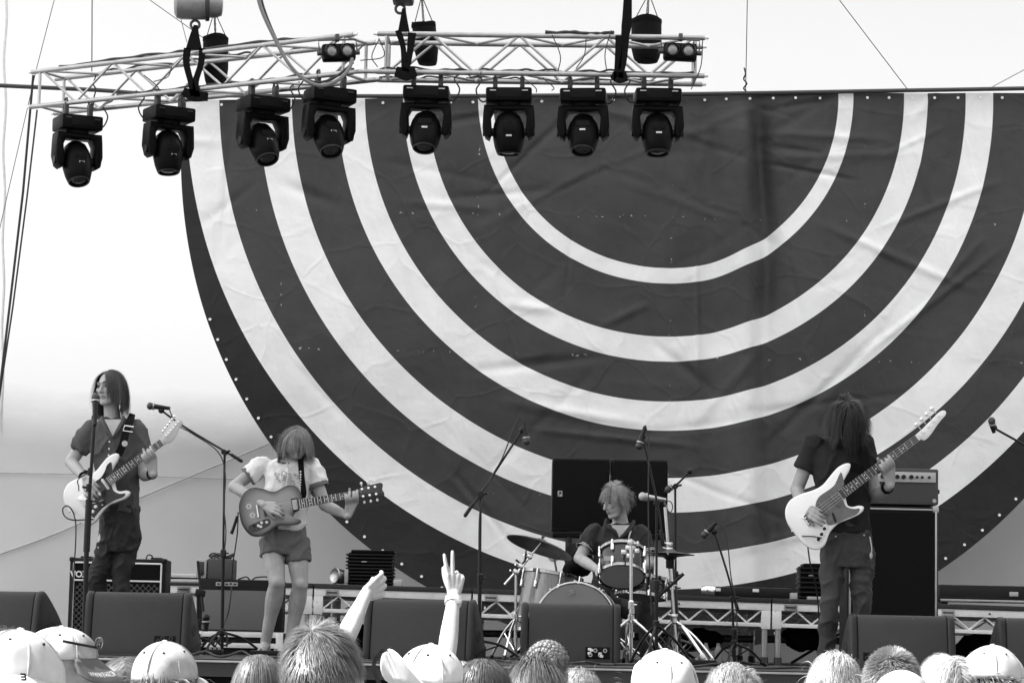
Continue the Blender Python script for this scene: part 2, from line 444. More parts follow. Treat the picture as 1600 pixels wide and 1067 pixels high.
# seams and lacing seen on the cloth
def wallp(px, py, dy=-.075): return P(px, py, WY + dy)
seam = mat('tent_seam', .42, .8)
pts = [wallp(-20, 872), wallp(80, 836), wallp(200, 785), wallp(300, 743), wallp(420, 693)]
mb = MB(); mb.tube(pts, .009, 6, smooth=6); mb.build('seam_rope', seam, tent)
for y in (738,):
    mb = MB(); mb.tube([wallp(-20, y), wallp(150, y + 3), wallp(420, y + 12)], .006, 6, smooth=5); mb.build('seam', seam, tent)
mb = MB(); mb.tube([wallp(1545, 139, -.02), wallp(1612, 103, -.02)], .006, 6); mb.build('seam', seam, tent)
pts = []
for k in range(40):
    t = k / 39; pts.append(wallp(9 + 2 * math.sin(t * 31) * (1 - .5 * t) - 6 * t, -10 + 690 * t, -.03))
mb = MB(); mb.tube(pts, .014, 6, smooth=3); mb.build('lacing', mat('pale_lacing', .62, .8), tent)

# ================================================================== BACKDROP
BY = 23.5
bc = P(1040, 149, BY); mpp = MPP(BY) * 1.005
e0 = P(285, 153.5, BY); e1 = P(1600, 141, BY)
tx = (e1 - e0).normalized(); tz = V((-tx.z, 0, tx.x))       # along the top edge and square to it
bk = thing('striped_backdrop', 'half round dark backdrop with five pale concentric rings hung behind the band', 'backdrop', P(1040, 1000, BY))
RIM = [0, 271.5, 295, 375.5, 413, 473, 516.5, 588, 640, 702, 755]
levels = []
for i in range(len(RIM) - 1):
    k = 44 if i == 0 else max(3, int((RIM[i + 1] - RIM[i]) / 4))
    levels += [(RIM[i] + (RIM[i + 1] - RIM[i]) * j / k, i) for j in range(k)]
levels.append((755, 10))
NB = 8
NA = 420
creases = []
rc = random.Random(5)
for _ in range(90):
    a = rc.uniform(0, PI); r = rc.uniform(60, 740)
    an = rc.choice([rc.uniform(.2, .9), rc.uniform(2.2, 2.9), rc.uniform(-.2, .2), rc.uniform(1.3, 1.8)])
    creases.append((r * math.cos(a), -r * math.sin(a), math.cos(an), math.sin(an), rc.uniform(40, 170), rc.uniform(3.5, 8), rc.uniform(-.03, .034)))
def fold(x, y):
    """depth of the cloth at (x, y) photograph pixels from the ring centre, metres towards the crowd"""
    d = .10 * mnoise.noise(V((x * .0042, y * .0035, 1.7))) + .012 * mnoise.noise(V((x * .013, y * .009, 4)))
    dn = min(1, -y / 60)
    for cx, wd, am, ln in ((116, 17, .15, 900), (149, 13, -.13, 1300), (86, 14, .08, 600), (60, 24, -.06, 700), (184, 17, .05, 900), (-60, 30, .03, 350), (-330, 26, .03, 500), (-8, 10, .025, 400), (310, 9, .03, 350), (-150, 20, .02, 300), (455, 7, .022, 500), (-225, 10, -.016, 500), (255, 9, .018, 600)):
        c = cx + 8 * mnoise.noise(V((cx, y * .006, 0)))
        wv = wd * (1 + .5 * min(1, -y / 700))
        d += am * dn * math.exp(-((x - c) / wv) ** 2) * math.exp(y / ln) 
    d += .045 * math.sin(x * .06 + 1.5 * mnoise.noise(V((x * .01, y * .004, 8)))) * math.exp(-((x - 140) / 90) ** 2) * min(1, -y / 200)
    for cx, cy, ux, uy, ln, wd, am in creases:
        ax, ay = x - cx, y - cy
        s_ = ax * ux + ay * uy
        if abs(s_) > ln: continue
        q = -ax * uy + ay * ux
        if abs(q) > wd * 3: continue
        d += am * math.exp(-(q / wd) ** 2) * (1 - (s_ / ln) ** 2)
    return d
def bpt(r, phi, outer=0.0):
    """r in ring pixels; phi 0 = left end of the top edge, PI = right end"""
    s = math.sin(phi)
    rr = r * (1 + .024 * s * s * min(1, r / 500))
    if outer:
        ro = 761 + 108 * max(0, s) ** 1.25
        rr = rr + (ro - rr) * outer
    return -rr * math.cos(phi), -rr * s
vs, fs, mi = [], [], []
allv = [(r, 0.0, z) for r, z in levels] + [(755, (k + 1) / NB, 10) for k in range(NB)]
for r, o_, z in allv:
    for k in range(NA + 1):
        x, y = bpt(max(r, .5), PI * k / NA, o_)
        q = bc + tx * (x * mpp) + tz * (y * mpp)
        vs.append((q.x, q.y - fold(x, y), q.z))
for i in range(len(allv) - 1):
    zone = allv[i][2]
    for k in range(NA):
        a = i * (NA + 1) + k
        fs.append((a, a + 1, a + NA + 2, a + NA + 1)); mi.append(0 if zone in (0, 2, 4, 6, 8) else 1 if zone < 10 else 2)
def banner_mat(name, col, rough, wear):
    m = mat(name, col, rough, var=.2 if col < .3 else .07, scale=2.2, spec=.2)
    t = m.node_tree; N = t.nodes; L = t.links; b = N['Principled BSDF']
    tc = N.new('ShaderNodeTexCoord')
    # fine crumpling of the vinyl
    n1 = N.new('ShaderNodeTexNoise'); n1.inputs['Scale'].default_value = 3.2; n1.inputs['Detail'].default_value = 3; n1.inputs['Distortion'].default_value = .25
    n2 = N.new('ShaderNodeTexVoronoi'); n2.feature = 'DISTANCE_TO_EDGE'; n2.inputs['Scale'].default_value = 1.7
    wn = N.new('ShaderNodeTexNoise'); wn.inputs['Scale'].default_value = 1.1; wn.inputs['Detail'].default_value = 3
    mixv = N.new('ShaderNodeMixRGB'); mixv.blend_type = 'ADD'; mixv.inputs[0].default_value = .5
    L.new(tc.outputs['Object'], n1.inputs['Vector']); L.new(tc.outputs['Object'], wn.inputs['Vector'])
    L.new(tc.outputs['Object'], mixv.inputs[1]); L.new(wn.outputs[1], mixv.inputs[2]); L.new(mixv.outputs[0], n2.inputs['Vector'])
    pw = N.new('ShaderNodeMapRange'); pw.inputs[1].default_value = 0; pw.inputs[2].default_value = .05; pw.inputs[3].default_value = 1; pw.inputs[4].default_value = 0
    L.new(n2.outputs['Distance'], pw.inputs[0])
    ad = N.new('ShaderNodeMath'); ad.operation = 'MULTIPLY_ADD'; ad.inputs[1].default_value = .12
    L.new(pw.outputs[0], ad.inputs[0]); L.new(n1.outputs[0], ad.inputs[2])
    bp = N.new('ShaderNodeBump'); bp.inputs['Strength'].default_value = .75; bp.inputs['Distance'].default_value = .032
    L.new(ad.outputs[0], bp.inputs['Height']); L.new(bp.outputs[0], b.inputs['Normal'])
    if wear:
        # rubbed specks along old fold lines
        sx = N.new('ShaderNodeSeparateXYZ'); L.new(tc.outputs['Object'], sx.inputs[0])
        md = N.new('ShaderNodeMath'); md.operation = 'PINGPONG'; md.inputs[1].default_value = .65
        L.new(sx.outputs[2], md.inputs[0])
        lt = N.new('ShaderNodeMath'); lt.operation = 'LESS_THAN'; lt.inputs[1].default_value = .012; L.new(md.outputs[0], lt.inputs[0])
        md2 = N.new('ShaderNodeMath'); md2.operation = 'PINGPONG'; md2.inputs[1].default_value = .9
        L.new(sx.outputs[0], md2.inputs[0])
        lt2 = N.new('ShaderNodeMath'); lt2.operation = 'LESS_THAN'; lt2.inputs[1].default_value = .008; L.new(md2.outputs[0], lt2.inputs[0])
        mxm = N.new('ShaderNodeMath'); mxm.operation = 'MAXIMUM'; L.new(lt.outputs[0], mxm.inputs[0]); L.new(lt2.outputs[0], mxm.inputs[1])
        sp = N.new('ShaderNodeTexNoise'); sp.inputs['Scale'].default_value = 26; sp.inputs['Detail'].default_value = 3
        sg = N.new('ShaderNodeMath'); sg.operation = 'GREATER_THAN'; sg.inputs[1].default_value = .66
        L.new(tc.outputs['Object'], sp.inputs['Vector']); L.new(sp.outputs[0], sg.inputs[0])
        f1 = N.new('ShaderNodeMath'); f1.operation = 'MULTIPLY'; L.new(mxm.outputs[0], f1.inputs[0]); L.new(sg.outputs[0], f1.inputs[1])
        f2 = N.new('ShaderNodeMath'); f2.operation = 'MULTIPLY'; f2.inputs[1].default_value = .75; L.new(f1.outputs[0], f2.inputs[0])
        mc = N.new('ShaderNodeMixRGB'); mc.inputs[2].default_value = (.4, .4, .4, 1)
        src = b.inputs['Base Color'].links[0].from_socket
        L.new(f2.outputs[0], mc.inputs[0]); L.new(src, mc.inputs[1]); L.new(mc.outputs[0], b.inputs['Base Color'])
    return m
mb = MB(); mb.v = vs; mb.f = fs; mb.mi = mi
bm_d = banner_mat('backdrop_dark_vinyl', .050, .6, True); bm_l = banner_mat('backdrop_pale_vinyl', .80, .7, False); bm_b = banner_mat('backdrop_black_border', .024, .7, False)
mb.build('cloth', [bm_d, bm_l, bm_b], bk, 80)
# hanging pipe
pp = [(-70, 129), (0, 134), (150, 141), (290, 149), (700, 150.5), (1100, 147), (1400, 142), (1600, 138.5), (1850, 133)]
mb = MB(); mb.tube([P(a, b_, BY - .06) for a, b_ in pp], .02, 8, smooth=4); mb.build('hanging_pipe', M_['darkmetal'], bk)
gm = None
def grommet(c):
    global gm
    if gm is None:
        g = MB(); g.lathe([(.001, .003), (.010, .003), (.011, .006), (.013, .004), (.014, 0)], (0, 0, 0), (0, -1, 0), 10)
        gm = g.build('grommet', mat('lit_hole_grommet', .9, .4), bk, 40, False); gm.location = V(c) - ORG[bk.name]  # near-white disc stands in for light seen through the hole
    else:
        o = gm.copy(); C.objects.link(o); o.parent = bk; o.location = V(c) - ORG[bk.name]
for k in range(43):
    px = 305 + 36.2 * k + random.uniform(-3, 3)
    x = (px - 1040); y = -8
    q = bc + tx * (x * mpp) + tz * (y * mpp); q.y -= fold(x, y) + .012; grommet(q)
for k in range(34):
    ph = .2 + k * .0425
    for mir in ((0, 1) if k < 30 else (0,)):
        p_ = PI - ph if mir else ph
        x, y = bpt(755, p_, .88)
        if y > -330: continue
        q = bc + tx * (x * mpp) + tz * (y * mpp); q.y -= fold(x, y) + .012; grommet(q)

# ================================================================== LIGHTING TRUSSES
def truss(a, b, label, nbay, flip=0):
    """box truss whose front top chord runs from a to b"""
    t = thing('lighting_truss', label, 'truss', (a + b) / 2, 'aluminium box trusses over the stage')
    ax = (b - a).normalized(); L_ = (b - a).length
    bx = V((-ax.y, ax.x, 0)).normalized()
    if bx.y < 0: bx = -bx
    dn = V((0, 0, -1)); S_ = .285
    ch = [a, a + dn * S_, a + bx * S_, a + bx * S_ + dn * S_]
    for c_ in ch:
        m_ = MB(); m_.cyl(c_, c_ + ax * L_, .0195, n=12); m_.build('chord', M_['alu'], t)
    def brace(p, q, r=.0102):
        m_ = MB(); m_.cyl(p, q, r, n=8); m_.build('brace', M_['alu'], t)
    st = L_ * .035; bay = (L_ - 2 * st) / nbay
    for f0, f1 in ((0, 1), (2, 3), (0, 2), (1, 3)):
        for i in range(nbay):
            p = ch[f0] if (i + flip) % 2 == 0 else ch[f1]; q = ch[f1] if (i + flip) % 2 == 0 else ch[f0]
            brace(p + ax * (st + bay * i), q + ax * (st + bay * (i + 1)))
        for e in (st * .8, L_ - st * .8):
            brace(ch[f0] + ax * e, ch[f1] + ax * e, .0125)
    for c_ in ch:                                    # conical end couplers
        for e, s_ in ((0, -1), (L_, 1)):
            m_ = MB(); m_.cyl(c_ + ax * (e + s_ * .001), c_ + ax * (e + s_ * .03), .015, .011, 10); m_.build('coupler', M_['alupale'], t)
    return t, ch, ax, L_, bx
TA0, TA1 = P(50, 113, 20.2), P(553, 54, 18.5)
TB0, TB1 = P(590, 53, 18.5), P(1101, 59.5, 18.45)
tA, chA, axA, LA, bxA = truss(TA0, TA1, 'angled silver truss on the left sloping away from its light bar corner', 8)
tB, chB, axB, LB, bxB = truss(TB0, TB1, 'straight silver truss right of the gap with four lights under it', 7, 1)
for i in (1, 3):
    a_, b_ = chA[i] + axA * LA, chB[i]
    m_ = MB(); m_.tube([a_ - axA * .02, a_ + axA * .05, b_ - axB * .05, b_ + axB * .02], .0165, 10, smooth=4)
    m_.build('corner_link', M_['alu'], tB)

# black tape-wrapped cable runs on the chords
def cable(name, pts, r, label, m='cable', sm=6, group='cables in the rig'):
    mb = MB(); mb.tube(pts, r, 7, smooth=sm)
    return tag(mb.build(name, M_[m]), label, 'cable', group)
def wob(a, b, n, s, rnd=random.Random(3)):
    return [a + (b - a) * (i / n) + V((rnd.uniform(-s, s), rnd.uniform(-s, s), rnd.uniform(-s, s) * .8)) for i in range(n + 1)]
cable('truss_cable', wob(chA[0] + ZA * .022 + axA * .3, chA[0] + ZA * .022 + axA * LA * .86, 22, .012), .011, 'black cable bundle taped on top of the angled left truss')
cable('truss_cable', wob(chA[2] + ZA * .02 + axA * .5, chA[2] + ZA * .02 + axA * LA * .8, 18, .02), .009, 'thin cable along the rear top tube of the angled truss')
cable('truss_cable', wob(chB[0] + ZA * .022 + axB * 1.25, chB[0] + ZA * .024 + axB * 1.75, 14, .014), .013, 'short black cable bundle on top of the straight truss')
cable('truss_cable', wob(chB[1] + ZA * .022 + axB * .02, chB[1] + ZA * .022 + axB * LB * .97, 34, .014), .008, 'black cable winding along the lower front tube of the straight truss')
cable('truss_cable', wob(chB[3] + ZA * .022, chB[3] + ZA * .022 + axB * LB * .9, 30, .016), .007, 'black cable along the lower rear tube of the straight truss')
cable('truss_cable', wob(chA[1] + ZA * .02 + axA * .9, chA[1] + ZA * .02 + axA * LA, 24, .012), .008, 'black cable along the lower front tube of the angled truss')
WL = ['behind the third light from the right', 'left of the broad black sling', 'between the two rightmost lights', 'at the right end of the straight truss', 'in the gap between the two trusses', 'below the sixth light from the left', 'between the two left lights of the straight truss', 'right of the sixth light', 'at the left end of the straight truss', 'beside the sling of the angled truss', 'above the second light from the left']
for i, (x0, y0, x1, y1, sg) in enumerate(((863, 55, 872, 112, 8), (955, 48, 948, 112, -6), (916, 60, 900, 108, 5), (1098, 62, 1080, 140, 6), (563, 95, 592, 60, 22), (815, 120, 838, 145, 10), (728, 122, 752, 112, 8), (848, 122, 862, 142, 10), (592, 62, 590, 105, -10), (268, 105, 240, 128, 8), (225, 118, 250, 142, 6))):
    yy = 18.42 if x0 > 560 else 19.4
    cable('dangling_wire', [P(x0, y0, yy), P((x0 + x1) / 2 + sg, (y0 + y1) / 2 + abs(sg) * .5, yy), P(x1, y1, yy)], .004, 'thin loose wire ' + WL[i], 'cable', 8, 'loose wires under the trusses')
cable('feed_cable', [P(400, -20, 18.25), P(408, 14, 18.25), P(428, 58, 18.25), P(452, 101, 18.25), P(478, 126, 18.25), P(505, 134, 18.25), P(530, 124, 18.25), P(546, 106, 18.3), P(550, 92, 18.35)], .014, 'thick grey feed cable looping down from the roof to the truss end', 'greycable')
cable('feed_cable', [P(404, -20, 18.3), P(414, 18, 18.3), P(434, 66, 18.3), P(458, 108, 18.3), P(490, 128, 18.3), P(522, 122, 18.3), P(552, 98, 18.35)], .009, 'thinner dark feed cable looping beside the thick grey one', 'cable')

# ---- moving head lights
def moving_head(kind):
    t = thing('moving_head_light', 'x', 'stage light', (0, 0, 0), 'moving head lights under the trusses')
    R_ = M_['lightbody']
    for sx in (-.1, .1):
        m_ = MB(); m_.box((sx, 0, -.045), (.035, .06, .12), bev=.006); m_.tube([(sx, -.035, .012), (sx, -.02, .045), (sx, .02, .045), (sx, .035, .012)], .009, 8, smooth=3); m_.build('clamp', M_['darkmetal'], t)
    m_ = MB(); m_.box((0, 0, -.155), (.34, .27, .115), bev=.02); base = m_.build('base', R_, t)
    m_ = MB(); m_.box((0, -.1375, -.15), (.19, .006, .07), bev=.002); m_.build('display_panel', M_['blackmatte'], base)
    for sx in (-.11, .11):
        m_ = MB(); m_.box((sx, -.137, -.128), (.06, .004, .009)); m_.build('label', M_['panelgrey'] if kind else M_['darkmetal'], base)
    m_ = MB(); m_.cyl((0, 0, -.24), (0, 0, -.21), .09, n=20); m_.build('pan_bearing', M_['blackmatte'], t)
    # yoke: one U-shaped casting
    o2 = [(-.175, -.235), (.175, -.235), (.182, -.30), (.186, -.42), (.165, -.50), (.135, -.52), (.118, -.46), (.127, -.33), (.105, -.28), (-.105, -.28), (-.127, -.33), (-.118, -.46), (-.135, -.52), (-.165, -.50), (-.186, -.42), (-.182, -.30)]
    o2 = [(x * 1.04, z) for x, z in o2]
    m_ = MB(); m_.prism([tuple(p) for p in o2], (V((0, 0, 0)), XA, ZA, -YA), -.075, .075, .012); m_.build('yoke', R_, t)
    for sx in (-1, 1):
        m_ = MB(); m_.cyl((sx * .108, 0, -.455), (sx * .192, 0, -.455), .035, n=16); m_.build('tilt_knob', M_['black'], t)
    # head: egg cut off at the lens end
    tilt = .16 if kind else .30
    ax = V((0, -math.sin(tilt), -math.cos(tilt)))
    c0 = V((0, 0, -.455))
    prof = [(.012, -.175), (.055, -.163), (.088, -.13), (.109, -.07), (.118, -.01), (.117, .05), (.106, .12), (.090, .175), (.084, .182), (.07, .178), (.068, .17)]
    m_ = MB(); m_.lathe(prof, c0, ax, 28); hd = m_.build('lamp_head', R_, t)
    m_ = MB(); m_.lathe([(.0685, .166), (.06, .176), (.03, .184), (.001, .186)], c0, ax, 24); m_.build('lens', M_['lens'], hd)
    m_ = MB(); m_.lathe([(.082, .178), (.087, .184), (.082, .19), (.074, .184)], c0, ax, 28, True); m_.build('lens_ring', M_['darkmetal'], hd)
    m_ = MB(); m_.box(c0 + V((0, -.114, .03)) , (.1, .012, .05), bev=.004); m_.build('vent', M_['blackmatte'], hd)
    m_ = MB(); m_.box(c0 + V((0, -.1235, -.03)), (.042, .008, .014)); m_.build('badge', M_['gold'], hd)
    return t
ml = moving_head(0); mr_ = moving_head(1)
spots = [(122, 165, 20.05, 0, 'moving head light farthest left, alone against the white tent'), (265, 152, 19.6, 0, 'moving head light over the outermost pale ring of the backdrop'),
         (412, 136, 19.1, 0, 'third moving head light from the left, over a dark stripe'), (517, 122, 18.72, 0, 'moving head light under the right end of the angled truss'),
         (668, 121, 18.6, 1, 'moving head light under the left end of the straight truss'), (795, 124, 18.6, 1, 'moving head light beside the innermost pale ring, second under the straight truss'),
         (912, 125, 18.6, 1, 'moving head light third from the left under the straight truss'), (1027, 125, 18.6, 1, 'moving head light farthest right under the straight truss')]
used = set()
for x, y, Y, k, lb in spots:
    src = (ml, mr_)[k]
    o = src if k not in used else copy_tree(src)
    used.add(k); o['label'] = lb
    o.location = P(x, y, Y)
    o.rotation_euler = (0, random.uniform(-.02, .02), (.42 if k == 0 else .03) + random.uniform(-.14, .14))
    o.scale = (1, 1, 1 if x < 200 else .94 if x < 600 else .88)
    a_ = random.uniform(-.28, .22)
    for ch in o.children:
        if ch.name.startswith('lamp_head'):
            Rt = Matrix.Rotation(a_, 3, 'X'); pv = V((0, 0, -.455)); ch.rotation_euler = (a_, 0, 0); ch.location = pv - Rt @ pv
    q = o.location; sgn = random.choice((-1, 1))
    cable('lamp_cable', [q + V((sgn * .1, .06, -.1)), q + V((sgn * .19, .03, -.17)), q + V((sgn * .24, .0, -.09)), q + V((sgn * .2, .02, .0)), q + V((sgn * .27, .03, .05))], .006, 'short looped lead at the ' + ['leftmost light', 'second light from the left', 'third light from the left', 'fourth light from the left', 'fifth light from the left', 'sixth light from the left', 'second light from the right', 'rightmost light'][[s_[0] for s_ in spots].index(x)], 'cable', 6, 'leads of the stage lights')

# ---- two-lamp blinders
def blinder(px, py, Y, yaw, label):
    c = P(px, py, Y)
    t = thing('blinder_light', label, 'stage light', (0, 0, 0), 'two-lamp blinders on the trusses')
    m_ = MB(); m_.box((0, .03, 0), (.245, .09, .125), bev=.022); m_.build('housing', M_['lightbody'], t)
    for sx in (-.058, .058):
        m_ = MB(); m_.lathe([(.05, -.006), (.055, -.018), (.05, -.026), (.045, -.018), (.046, -.006)], (sx, -.012, 0), (0, 1, 0), 20, True); rg = m_.build('lamp_rim', M_['black'], t)
        m_ = MB(); m_.ell((sx, -.012, 0), (.044, .02, .044)); m_.build('lamp_glass', M_['lampglass'], rg)
    m_ = MB(); m_.tube([(-.14, .03, .0), (-.14, .03, .1), (.14, .03, .1), (.14, .03, 0)], .007, 6); m_.build('bracket', M_['darkmetal'], t)
    for sx in (-.14, .14):
        m_ = MB(); m_.cyl((sx * .88, .03, 0), (sx * 1.12, .03, 0), .018, n=10); m_.build('bracket_knob', M_['darkmetal'], t)
    m_ = MB(); m_.box((0, .03, .115), (.03, .05, .05), bev=.005); m_.build('clamp', M_['darkmetal'], t)
    t.location = c; t.rotation_euler = (-.12, -.1 if px < 800 else .03, yaw)
blinder(530, 81, 18.35, .25, 'black two-lamp blinder at the right end of the angled truss')
blinder(1063, 80, 18.3, .0, 'black two-lamp blinder at the far right end of the straight truss')

# ---- hoists, slings, chain bags
def chain(mb, a, b, r=.004, lk=.026):
    n = max(2, int((b - a).length / (lk * .8))); d = (b - a).normalized(); o1 = d.orthogonal().normalized(); o2 = d.cross(o1)
    for i in range(n):
        c = a + (b - a) * ((i + .5) / n); s_ = o1 if i % 2 else o2
        mb.tube([c + d * (lk * .5 * math.cos(q)) + s_ * (lk * .3 * math.sin(q)) for q in [2 * PI * k / 8 for k in range(8)]], r, 4, True)
def hoist(px, py, Y, label, big):
    c = P(px, py, Y)
    t = thing('chain_hoist', label, 'hoist', c, 'electric chain hoists above the trusses')
    if big:
        m_ = MB(); m_.lathe([(.001, -.19), (.07, -.188), (.105, -.17), (.115, -.13), (.118, 0), (.115, .07), (.10, .09), (.10, .14), (.085, .18), (.05, .19), (.001, .192)], c, (1, .15, .05), 26); m_.build('motor_body', mat('grey_casting', .22, .35, .4, var=.2), t)
        m_ = MB(); m_.lathe([(.118, .05), (.128, .055), (.128, .08), (.118, .085)], c, (1, .15, .05), 26, True); m_.build('motor_flange', M_['darkmetal'], t)
    else:
        m_ = MB(); m_.box(c, (.16, .2, .14), bev=.03); m_.build('motor_body', M_['darkmetal'], t)
    h = c + V((-.02, 0, -.12 if big else -.07))
    m_ = MB(); m_.tube([h + V((.034 * math.sin(q), 0, -.04 + .034 * math.cos(q))) for q in [2 * PI * k / 14 for k in range(14)]], .011, 8, True); m_.cyl(h + ZA * .03, h - ZA * .008, .016); m_.build('hook', M_['darkmetal'], t)
    m_ = MB(); chain(m_, c + V((0, 0, .1)), c + V((0, 0, 1.2))); m_.build('lift_chain', M_['darkmetal'], t)
    return h
hoist(310, 8, 19.55, 'round grey chain hoist at the top left edge above the angled truss', True)
hoist(630, -8, 18.6, 'small dark chain hoist above the left end of the straight truss', False)
hoist(984, -30, 18.6, 'small dark chain hoist above the right part of the straight truss', False)
def strap(mb, pts, wd, th=.006, face=None):
    pts = [V(p) for p in pts]; rings = []
    for i, p in enumerate(pts):
        a = pts[max(0, i - 1)]; b = pts[min(len(pts) - 1, i + 1)]; t = (b - a).normalized()
        nn = (face or V((0, -1, 0))); s_ = t.cross(nn).normalized(); q = s_.cross(t)
        w_ = wd[i] if isinstance(wd, (list, tuple)) else wd
        rings.append([p + s_ * w_ / 2 + q * th / 2, p - s_ * w_ / 2 + q * th / 2, p - s_ * w_ / 2 - q * th / 2, p + s_ * w_ / 2 - q * th / 2])
    mb.loft(rings)
def sling(polys, Y, label):
    t = thing('lifting_sling', label, 'sling', P(*polys[0][0][:2], Y), 'black slings lifting the trusses')
    for poly in polys:
        m_ = MB(); pts = [P(a, b, Y + (dz[0] if dz else 0)) for a, b, w_, *dz in poly]
        strap(m_, catmull(pts, 4), [x for i in range(len(poly) - 1) for x in [poly[i][2] + (poly[i + 1][2] - poly[i][2]) * k / 4 for k in range(4)]] + [poly[-1][2]], .02)
        m_.build('strap', M_['webbing'], t)
sling([[(306, 40, .03), (304, 58, .075), (303, 78, .125)], [(293, 76, .055), (291, 98, .05), (298, 128, .045), (303, 150, .05)], [(316, 76, .05), (314, 100, .045), (306, 128, .045), (308, 152, .05)], [(286, 143, .06), (303, 150, .09), (325, 152, .06)]], 19.25, 'black sling under the round hoist wrapping the angled truss')
sling([[(631, 14, .025), (631, 30, .05), (631, 50, .085)], [(622, 48, .045), (630, 75, .04), (632, 110, .045)], [(644, 52, .06), (640, 85, .045), (634, 112, .05)], [(618, 112, .07), (635, 116, .1), (650, 112, .07)]], 18.38, 'black sling at the left end of the straight truss')
sling([[(981, -5, .06), (979, 40, .075), (975, 66, .05)], [(967, 56, .05), (966, 90, .05), (963, 128, .04)], [(978, 60, .05), (974, 95, .05), (968, 122, .05)], [(956, 117, .05), (968, 122, .08), (980, 120, .06)]], 18.38, 'broad black sling near the right end of the straight truss')
def chain_bag(px, py0, py1, wpx, Y, apex, label, lean=0):
    a, b = P(px, py0, Y), P(px + lean, py1, Y); r = wpx / 2 * MPP(Y)
    t = thing('chain_bag', label, 'chain bag', b, 'black chain bags hung by the hoists')
    m_ = MB(); rr = random.Random(px)
    rings = []
    for i in range(13):
        f = i / 12; c = b + (a - b) * f
        q = r * (.80 + .2 * min(1, f * 3)) if i else r * .74
        rings.append([c + V((q * math.cos(2 * PI * k / 24) * (1 + .05 * mnoise.noise(V((k * .5, f * 3, px)))), q * math.sin(2 * PI * k / 24), .012 * math.sin(4 * PI * k / 24 + px) if i == 12 else 0)) for k in range(24)])
    m_.loft(rings); m_.build('bag', M_['bagcloth'], t)
    m_ = MB(); m_.lathe([(r * .985, -.02), (r * 1.03, -.015), (r * 1.03, .012), (r * .985, .014)], a - ZA * .02, (0, 0, 1), 24, True); m_.build('bag_rim', M_['webbing'], t)
    ap = P(apex[0], apex[1], Y)
    for k in range(3):
        m_ = MB(); q = a + V((r * .95 * math.cos(2.2 * k + .4), r * .9 * math.sin(2.2 * k + .4), -.01)); m_.tube([q, ap], .004, 5); m_.build('cord', M_['wire'], t)
    m_ = MB(); chain(m_, a - ZA * .02, ap); m_.build('chain', M_['darkmetal'], t)
chain_bag(337, 58, 133, 40, 19.75, (335, 18), 'black cylindrical chain bag standing behind the angled truss')
chain_bag(662, 37, 101, 38, 18.95, (659, -6), 'black chain bag above the left light of the straight truss', 6)
chain_bag(1010, 30, 97, 48, 18.95, (1014, -10), 'wide black chain bag beside the right-hand blinder')

# ---- guy wires
def wire(pts, r, label, m='wire', sm=0):
    mb = MB(); mb.tube([P(*p) for p in pts], r, 6, smooth=sm); return tag(mb.build('guy_wire', M_[m]), label, 'wire', 'wires and ropes of the rig')
wire([(90, -20, 20.4), (57, 108, 20.3), (3, 342, 20.4), (-10, 400, 20.4)], .0035, 'thin wire slanting past the left end of the angled truss')
wire([(144, -20, 20.2), (143.5, 112, 20.2)], .005, 'upright wire holding the left end of the angled truss')
wire([(222, -8, 20.6), (318, 60, 20.3), (372, 92, 20.2)], .0035, 'thin wire crossing behind the round hoist')
wire([(276, 5, 20.3), (292, 66, 20.1)], .003, 'short thin wire under the round hoist')
wire([(52, 118, 20.3), (36, 300, 20.3), (16, 470, 20.3), (0, 604, 20.3), (-8, 660, 20.3)], .011, 'dark rope dropping from the left end of the angled truss', 'rope')
wire([(58, 172, 20.45), (42, 310, 20.4), (20, 480, 20.4), (2, 600, 20.4), (-6, 660, 20.4)], .008, 'second dark rope beside the first at the left picture edge', 'rope')
wire([(1168, -20, 22.8), (1166.5, 70, 23.1), (1165, 141, 23.38)], .004, 'upright wire holding the top of the striped backdrop')
wire([(1305, -8, 22.9), (1418, 140, 23.38)], .004, 'slanting wire down to the top right of the backdrop')
wire([(1163, 107, 23.3), (1165, 116, 23.25), (1162, 124, 23.3), (1167, 131, 23.25), (1162, 138, 23.3), (1166, 143, 23.3)], .008, 'knotted rope tail on the upright wire above the backdrop', 'rope', 4)
wire([(150, 118, 20.1), (146, 132, 20.1), (150, 140, 20.1), (147, 152, 20.1), (145, 172, 20.1)], .006, 'short black safety chain over the leftmost light', 'rope', 4)
